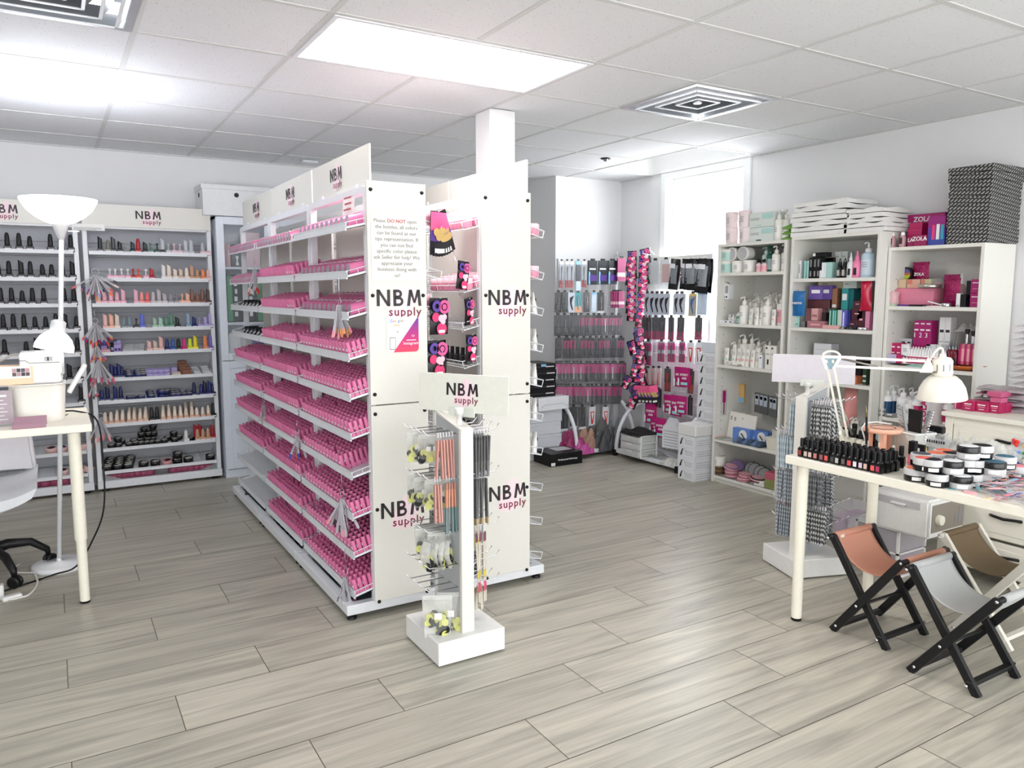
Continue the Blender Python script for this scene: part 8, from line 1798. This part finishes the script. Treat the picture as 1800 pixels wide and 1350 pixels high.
# white tray with bags, label holder
p0, p1 = T_(1622, 800), T_(1745, 792); ym, xm = (p0.y+p1.y)/2, (p0.x+p1.x)/2
xm = 3.17; ya, yb = at(1615, 790, 'X', 3.12).y, at(1742, 800, 'X', 3.12).y
t = thing('supply_box', 'low white box of clear bags at the back of the table', 'box', (3.185, (ya+yb)/2, TZt)); hh = (ya-yb)/2
b = MB(); b.box(-.065, -hh, 0, .065, hh, .006, WHC); b.box(-.065, -hh, 0, -.060, hh, .062, WHC); b.box(.060, -hh, 0, .065, hh, .062, WHC); b.box(-.065, -hh, 0, .065, -hh+.005, .062, WHC); b.box(-.065, hh-.005, 0, .065, hh, .062, WHC); bo = b.obj('box_body', t); q = MB(); q.lathe([(.024, 0), (.024, .0008)], M('brick_red_print', (190, 80, 76), .5), 20, T=Matrix.Translation((0, -hh-.0006, .034)) @ Matrix.Rotation(PI/2, 4, 'X')); q.obj('red_emblem', bo)
for i in range(3): crumple('plastic_bag', f'crumpled clear bag spilling from the white box, {nth(i)} one', 'bag', (3.18, ya-.07-.11*i, TZt+.055), (.15, .16, .06), FILMW, 'clear bags on the table', seed=41+i, sharp=6)
t = thing('label_holder', 'clear label holder with printed strip on the white box', 'label holder', (3.118, ya-.075, TZt+.064)); b = MB(); b.box(-.012, -.05, 0, .012, .05, .03, CLEAR); b.obj('holder', t); b = MB()
for k in range(8): b.box(-.0136, -.04+.0098*k, .010, -.0125, -.0335+.0098*k-(k % 3)*.001, .021, DARKINK)
b.obj('print_strip', t)
m = MB(); m.box(-.008, -.03, 0, .02, .03, .03, BLACK); tag(m.obj('clip', None, .004, loc=(3.19, ya-.03, TZt+.10)), 'black clip lying on the clear bags', 'clip')
# bead organiser
p = T_(1790, 822); t = thing('bead_case', 'clear upright case of coloured beads at the frame edge', 'bead case', (p.x-.05, p.y-.03, TZt), R(-12)); b = MB(); b.box(.0, -.10, 0, .012, .045, .125, M('clear_case', (222, 226, 232), .15, alpha=.45)); b.obj('case', t)
for r_ in range(3):
    for c_ in range(3):
        q = MB(); col = ((236, 60, 50), (250, 200, 40), (240, 130, 40), (60, 140, 220), (60, 160, 90), (40, 150, 160), (40, 60, 150), (60, 50, 130), (90, 60, 140))[r_*3+c_]; rnd = random.Random(r_*3+c_)
        for k in range(18): T = Matrix.Translation((-.002, .022-.045*c_+rnd.uniform(-.014, .014), .105-.042*r_+rnd.uniform(-.012, .012))); q.lathe([(.0001, -.006), (.0055, -.003), (.006, 0), (.0055, .003), (.0001, .006)], M(f'bead_{r_}_{c_}', col, .25), 8, T=T)
        q.obj('beads', t)
q = MB(); q.box(-.008, -.035, .03, -.006, -.015, .052, PAPER); q.obj('label', t)
# colourful tip samples pile
COLT = [(232, 130, 150), (240, 180, 190), (120, 190, 220), (150, 130, 200), (240, 140, 110), (210, 60, 110), (250, 220, 170), (90, 170, 190), (200, 200, 210), (236, 96, 90)]
for i in range(95):
    rnd = random.Random(i+100); px, py = rnd.uniform(1705, 1815), rnd.uniform(836, 884)
    p = T_(px, py)
    if p.x < TX0+.02: continue
    b = MB(); ln = rnd.uniform(.06, .10); b.prism([(-.003, 0), (.003, 0), (.007, -ln), (0, -ln-.008), (-.007, -ln)], -.0008, .0008, M('clear_tip_plastic')); m = MB(); m.prism([(-.0065, -ln*.62), (.0065, -ln*.62), (.007, -ln), (0, -ln-.008), (-.007, -ln)], -.0011, .0011, M(f'tip_colour_{i % 10}', COLT[i % 10], .25))
    a = math.pi/2+rnd.uniform(-.12, .12); o = tag(b.obj('sample_tip', None, loc=(p.x, p.y, TZt+.003+.0013*(i % 24)), rot=(a, 0, rnd.uniform(0, 6.28))), f'coloured sample tip, {nth(i % 40)} in the scatter on the table, {("lower", "middle", "upper")[i//40]} layer', 'sample tip', 'sample tips scattered on the table'); m.obj('swatch', o)
p = T_(1705, 867); m = MB(); m.lathe([(.020, 0), (.022, .003), (.020, .006)], M('blush_oval', (240, 178, 184), .4), 20, sx=.7, sy=1.1); tag(m.obj('pink_puff', None, loc=p), 'flat pink oval lying at the table edge', 'puff')
# ---------------------------------------------------------------- table lamp
LI = M('ivory_lamp_enamel', (238, 235, 222), .35); S2 = M('spring_grey', (150, 148, 140), .4, .8)
base = Vector((2.985, 2.11, TZt)); el = at(1452, 632, 'Y', 2.09); hd = at(1626, 640, 'Y', 1.80)
t = thing('table_lamp', 'white jointed work lamp clamped to the tester table', 'lamp', base)
def L_(v): return v-base
b = MB(); b.box(-.03, -.03, 0, .03, .03, .02, LI); b.lathe([(.02, .02), (.016, .05), (.010, .06)], LI, 16); b.box(-.022, -.028, -.06, .022, -.02, 0, LI); b.obj('clamp', t, .003)
d = (el-base); dn = d.normalized(); side = Vector((hd.x-el.x, hd.y-el.y, 0)).normalized()
b = MB(); b.bar(L_(base+Vector((0, 0, .05))), L_(base+dn*.10), .05, .012, LI, up=side); b.prism([(-.03, .04), (.035, .035), (.045, .10), (.0, .085), (-.03, .10)], -.006, .006, LI); b.obj('lower_bracket', t, .002)
b = MB()
for s in (0, .026): b.bar(L_(base+dn*.07+side*s), L_(el+side*s-dn*.0), .010, .009, LI, up=side)
ao = b.obj('lower_arm', t); b = MB()
for s in (.036,): b.tube([L_(base+dn*.08+side*s+side*.01), L_(base+dn*.2+side*.03)], .0045, S2, 8)
b.obj('spring', ao)
b = MB(); e = L_(el); b.tube([e+side*(.02+.035*math.cos(a))+Vector((0, 0, .012+.024*math.sin(a))) for a in [PI*k/14 for k in range(15)]], .005, LI, 8); b.prism([(0, 0), (0, 0)], 0, 0, LI) if False else None
b.add([e+side*-.015+Vector((0, 0, .012)), e+side*.055+Vector((0, 0, .012)), e+side*.03+Vector((0, 0, -.04)), e+side*.005+Vector((0, 0, -.04))], [(0, 1, 2, 3)], M('tinted_joint', (120, 150, 160), .3)); 
b.bar(e+side*-.015+Vector((0, 0, .012)), e+side*.055+Vector((0, 0, .012)), .008, .012, LI); b.bar(e+side*.055+Vector((0, 0, .012)), e+side*.03+Vector((0, 0, -.04)), .008, .012, LI); b.bar(e+side*-.015+Vector((0, 0, .012)), e+side*.005+Vector((0, 0, -.04)), .008, .012, LI); b.obj('elbow_joint', t)
b = MB(); ud = (hd-el).normalized()
for dz in (.012, -.026): b.bar(L_(el+side*.045+Vector((0, 0, dz))), L_(hd+Vector((0, 0, dz))), .010, .010, LI)
ao = b.obj('upper_arm', t); b = MB(); b.tube([L_(el+side*.06+Vector((0, 0, .005))), L_(el+ud*.20+Vector((0, 0, -.02)))], .0045, S2, 8); b.obj('spring', ao)
b = MB(); q = L_(hd); b.prism([(-.02, -.035), (.045, -.035), (.01, .03)], -.006, .006, LI, T=Matrix.Translation(q) @ Matrix.Rotation(math.atan2(side.y, side.x), 4, 'Z')); b.obj('head_joint', t, .002)
sc = at(1660, 640, 'Y', 1.755); S = Matrix.Translation(L_(Vector((sc.x, sc.y, 0)))+Vector((0, 0, 0)))
zt, zb = at(1657, 701, 'Y', 1.75).z, 0
tl = Matrix.Translation(Vector((sc.x-base.x, sc.y-base.y, zt-base.z-.0))) @ Matrix.Rotation(R(-5), 4, 'Y')
b = MB(); b.lathe([(.092, 0), (.091, .012), (.084, .045), (.07, .072), (.052, .09), (.038, .098), (.036, .096), (.05, .087), (.068, .069), (.082, .043), (.089, .0)], LI, 36, T=tl); so = b.obj('shade', t)
b = MB(); b.lathe([(.035, .096), (.038, .105), (.038, .155), (.03, .168), (.014, .172), (.010, .185)], LI, 28, T=tl); co = b.obj('socket_cap', so)
for k in range(10): s = MB(); a = 2*PI*k/10; s.box(-.0385, -.0022, .118, -.0372, .0022, .145, GREYPRINT, T=tl @ Matrix.Rotation(a, 4, 'Z')); s.obj('vent_slot', co)
b = MB(); b.lathe([(.0001, .02), (.028, .03), (.03, .05), (.015, .08)], M('frosted_bulb', (236, 234, 226), .4), 16, T=tl); b.obj('bulb', so)
b = MB(); top = tl @ Vector((0, 0, .185)); b.tube(spline([top, top+Vector((-.005, .0, .02)), top+Vector((-.02, .006, .022)), top+Vector((-.04, .015, -.0)), L_(hd)+Vector((.02, 0, .0))]), .0045, LI, 8); b.obj('cord', t)
b = MB(); b.bar(L_(hd)+Vector((.02, -.01, -.035)), tl @ Vector((-.036, 0, .115)), .008, .008, S2); b.obj('pivot', t)
# ---------------------------------------------------------------- folding sling stools
def stool(lab, x0, x1, ya, yb, yat_, ybt, h, fr, sling, tagm=None):
    """X-frame stool: leg a from floor ya up to ybt, leg b from floor yb up to yat_"""
    t = thing('sling_stool', lab, 'stool', ((x0+x1)/2, (ya+yb)/2, 0)); cx, cy = (x0+x1)/2, (ya+yb)/2; w = (x1-x0)/2
    def V(x, y, z): return Vector((x-cx, y-cy, z))
    for i, x in enumerate((x0, x1)):
        o = -.011 if i == 0 else .011
        l = MB(); l.bar(V(x+o, ya, .0), V(x+o, ybt, h-.015), .032, .018, fr, up=(1, 0, 0)); l1 = l.obj('leg', t, .002)
        l = MB(); l.bar(V(x-o, yb, .0), V(x-o, yat_, h), .032, .018, fr, up=(1, 0, 0)); l2 = l.obj('leg', t, .002)
        for (lo, p) in ((l1, (ybt, h-.018)), (l1, ((ya*.62+ybt*.38), h*.365)), (l1, (ya*.93+ybt*.07, h*.07)), (l2, (yat_, h-.006)), (l2, (yb*.9+yat_*.1, h*.1))):
            s = MB(); s.lathe([(.0062, 0), (.0055, .003), (.0001, .004)], CHROME, 10, T=Matrix.Translation(V(x+(-.021 if i == 0 else .021), p[0], p[1])) @ Matrix.Rotation(-PI/2 if i == 0 else PI/2, 4, 'Y')); s.obj('rivet', lo)
    for (y, z, r) in ((ya*.93+ybt*.07, h*.07, 0), (yb*.9+yat_*.1, h*.1, 0)):
        b = MB(); b.bar(V(x0, y, z), V(x1, y, z), .026, .016, fr, up=(0, 0, 1)); b.obj('crossbar', t, .002)
    b = MB(); b.tube([V(x0, ya*.62+ybt*.38, h*.365), V(x1, ya*.62+ybt*.38, h*.365)], .006, fr, 8); b.obj('pivot_rod', t)
    for y, z in ((yat_, h-.002), (ybt, h-.017)): b = MB(); b.tube([V(x0-.012, y, z), V(x1+.012, y, z)], .011, fr, 10); b.obj('top_rail', t)
    def f(u, v):
        y = yat_+(ybt-yat_)*v; s = math.sin(PI*v); z = h+.010-.017*v - .135*s**.85*(1-.12*(2*u-1)**2); e = 1-.06*s
        return V((x0+x1)/2+(w-.022)*(2*u-1)*e, y+.02*math.sin(2*PI*v)*.6, z)
    b = MB(); b.grid(f, 12, 22, sling); so = b.obj('sling', t)
    m = so.modifiers.new('cloth_thickness', 'SOLIDIFY'); m.thickness = .003
    for y, z in ((yat_, h-.002), (ybt, h-.017)): b = MB(); b.tube([V(x0+.022, y, z), V(x1-.022, y, z)], .0145, sling, 14); b.obj('sling_hem', so)
    if tagm: q = MB(); q.box(-.012, -.0012, 0, .012, 0, .012, PAPER); lo = q.obj('care_tag', so, loc=V(x0+.055, yat_-.0145, h-.012))
    return t
BLKF = M('black_painted_wood', (24, 24, 26), .45, spec=.3)
stool('pink sling stool with black folding frame beside table leg', 2.775, 3.06, 1.963, 1.729, 2.0, 1.675, .40, BLKF, M('salmon_canvas', (204, 146, 124), .75, bump=.2, scale=200), True)
stool('grey sling stool with black folding frame in front', 2.715, 3.0, 1.583, 1.345, 1.615, 1.292, .395, BLKF, M('grey_canvas', (178, 180, 180), .75, bump=.2, scale=200))
stool('brown sling stool with white frame behind the grey one', 3.185, 3.47, 1.70, 1.47, 1.765, 1.42, .40, M('white_painted_wood', (226, 222, 210), .45), M('brown_canvas', (112, 94, 68), .75, bump=.2, scale=200))
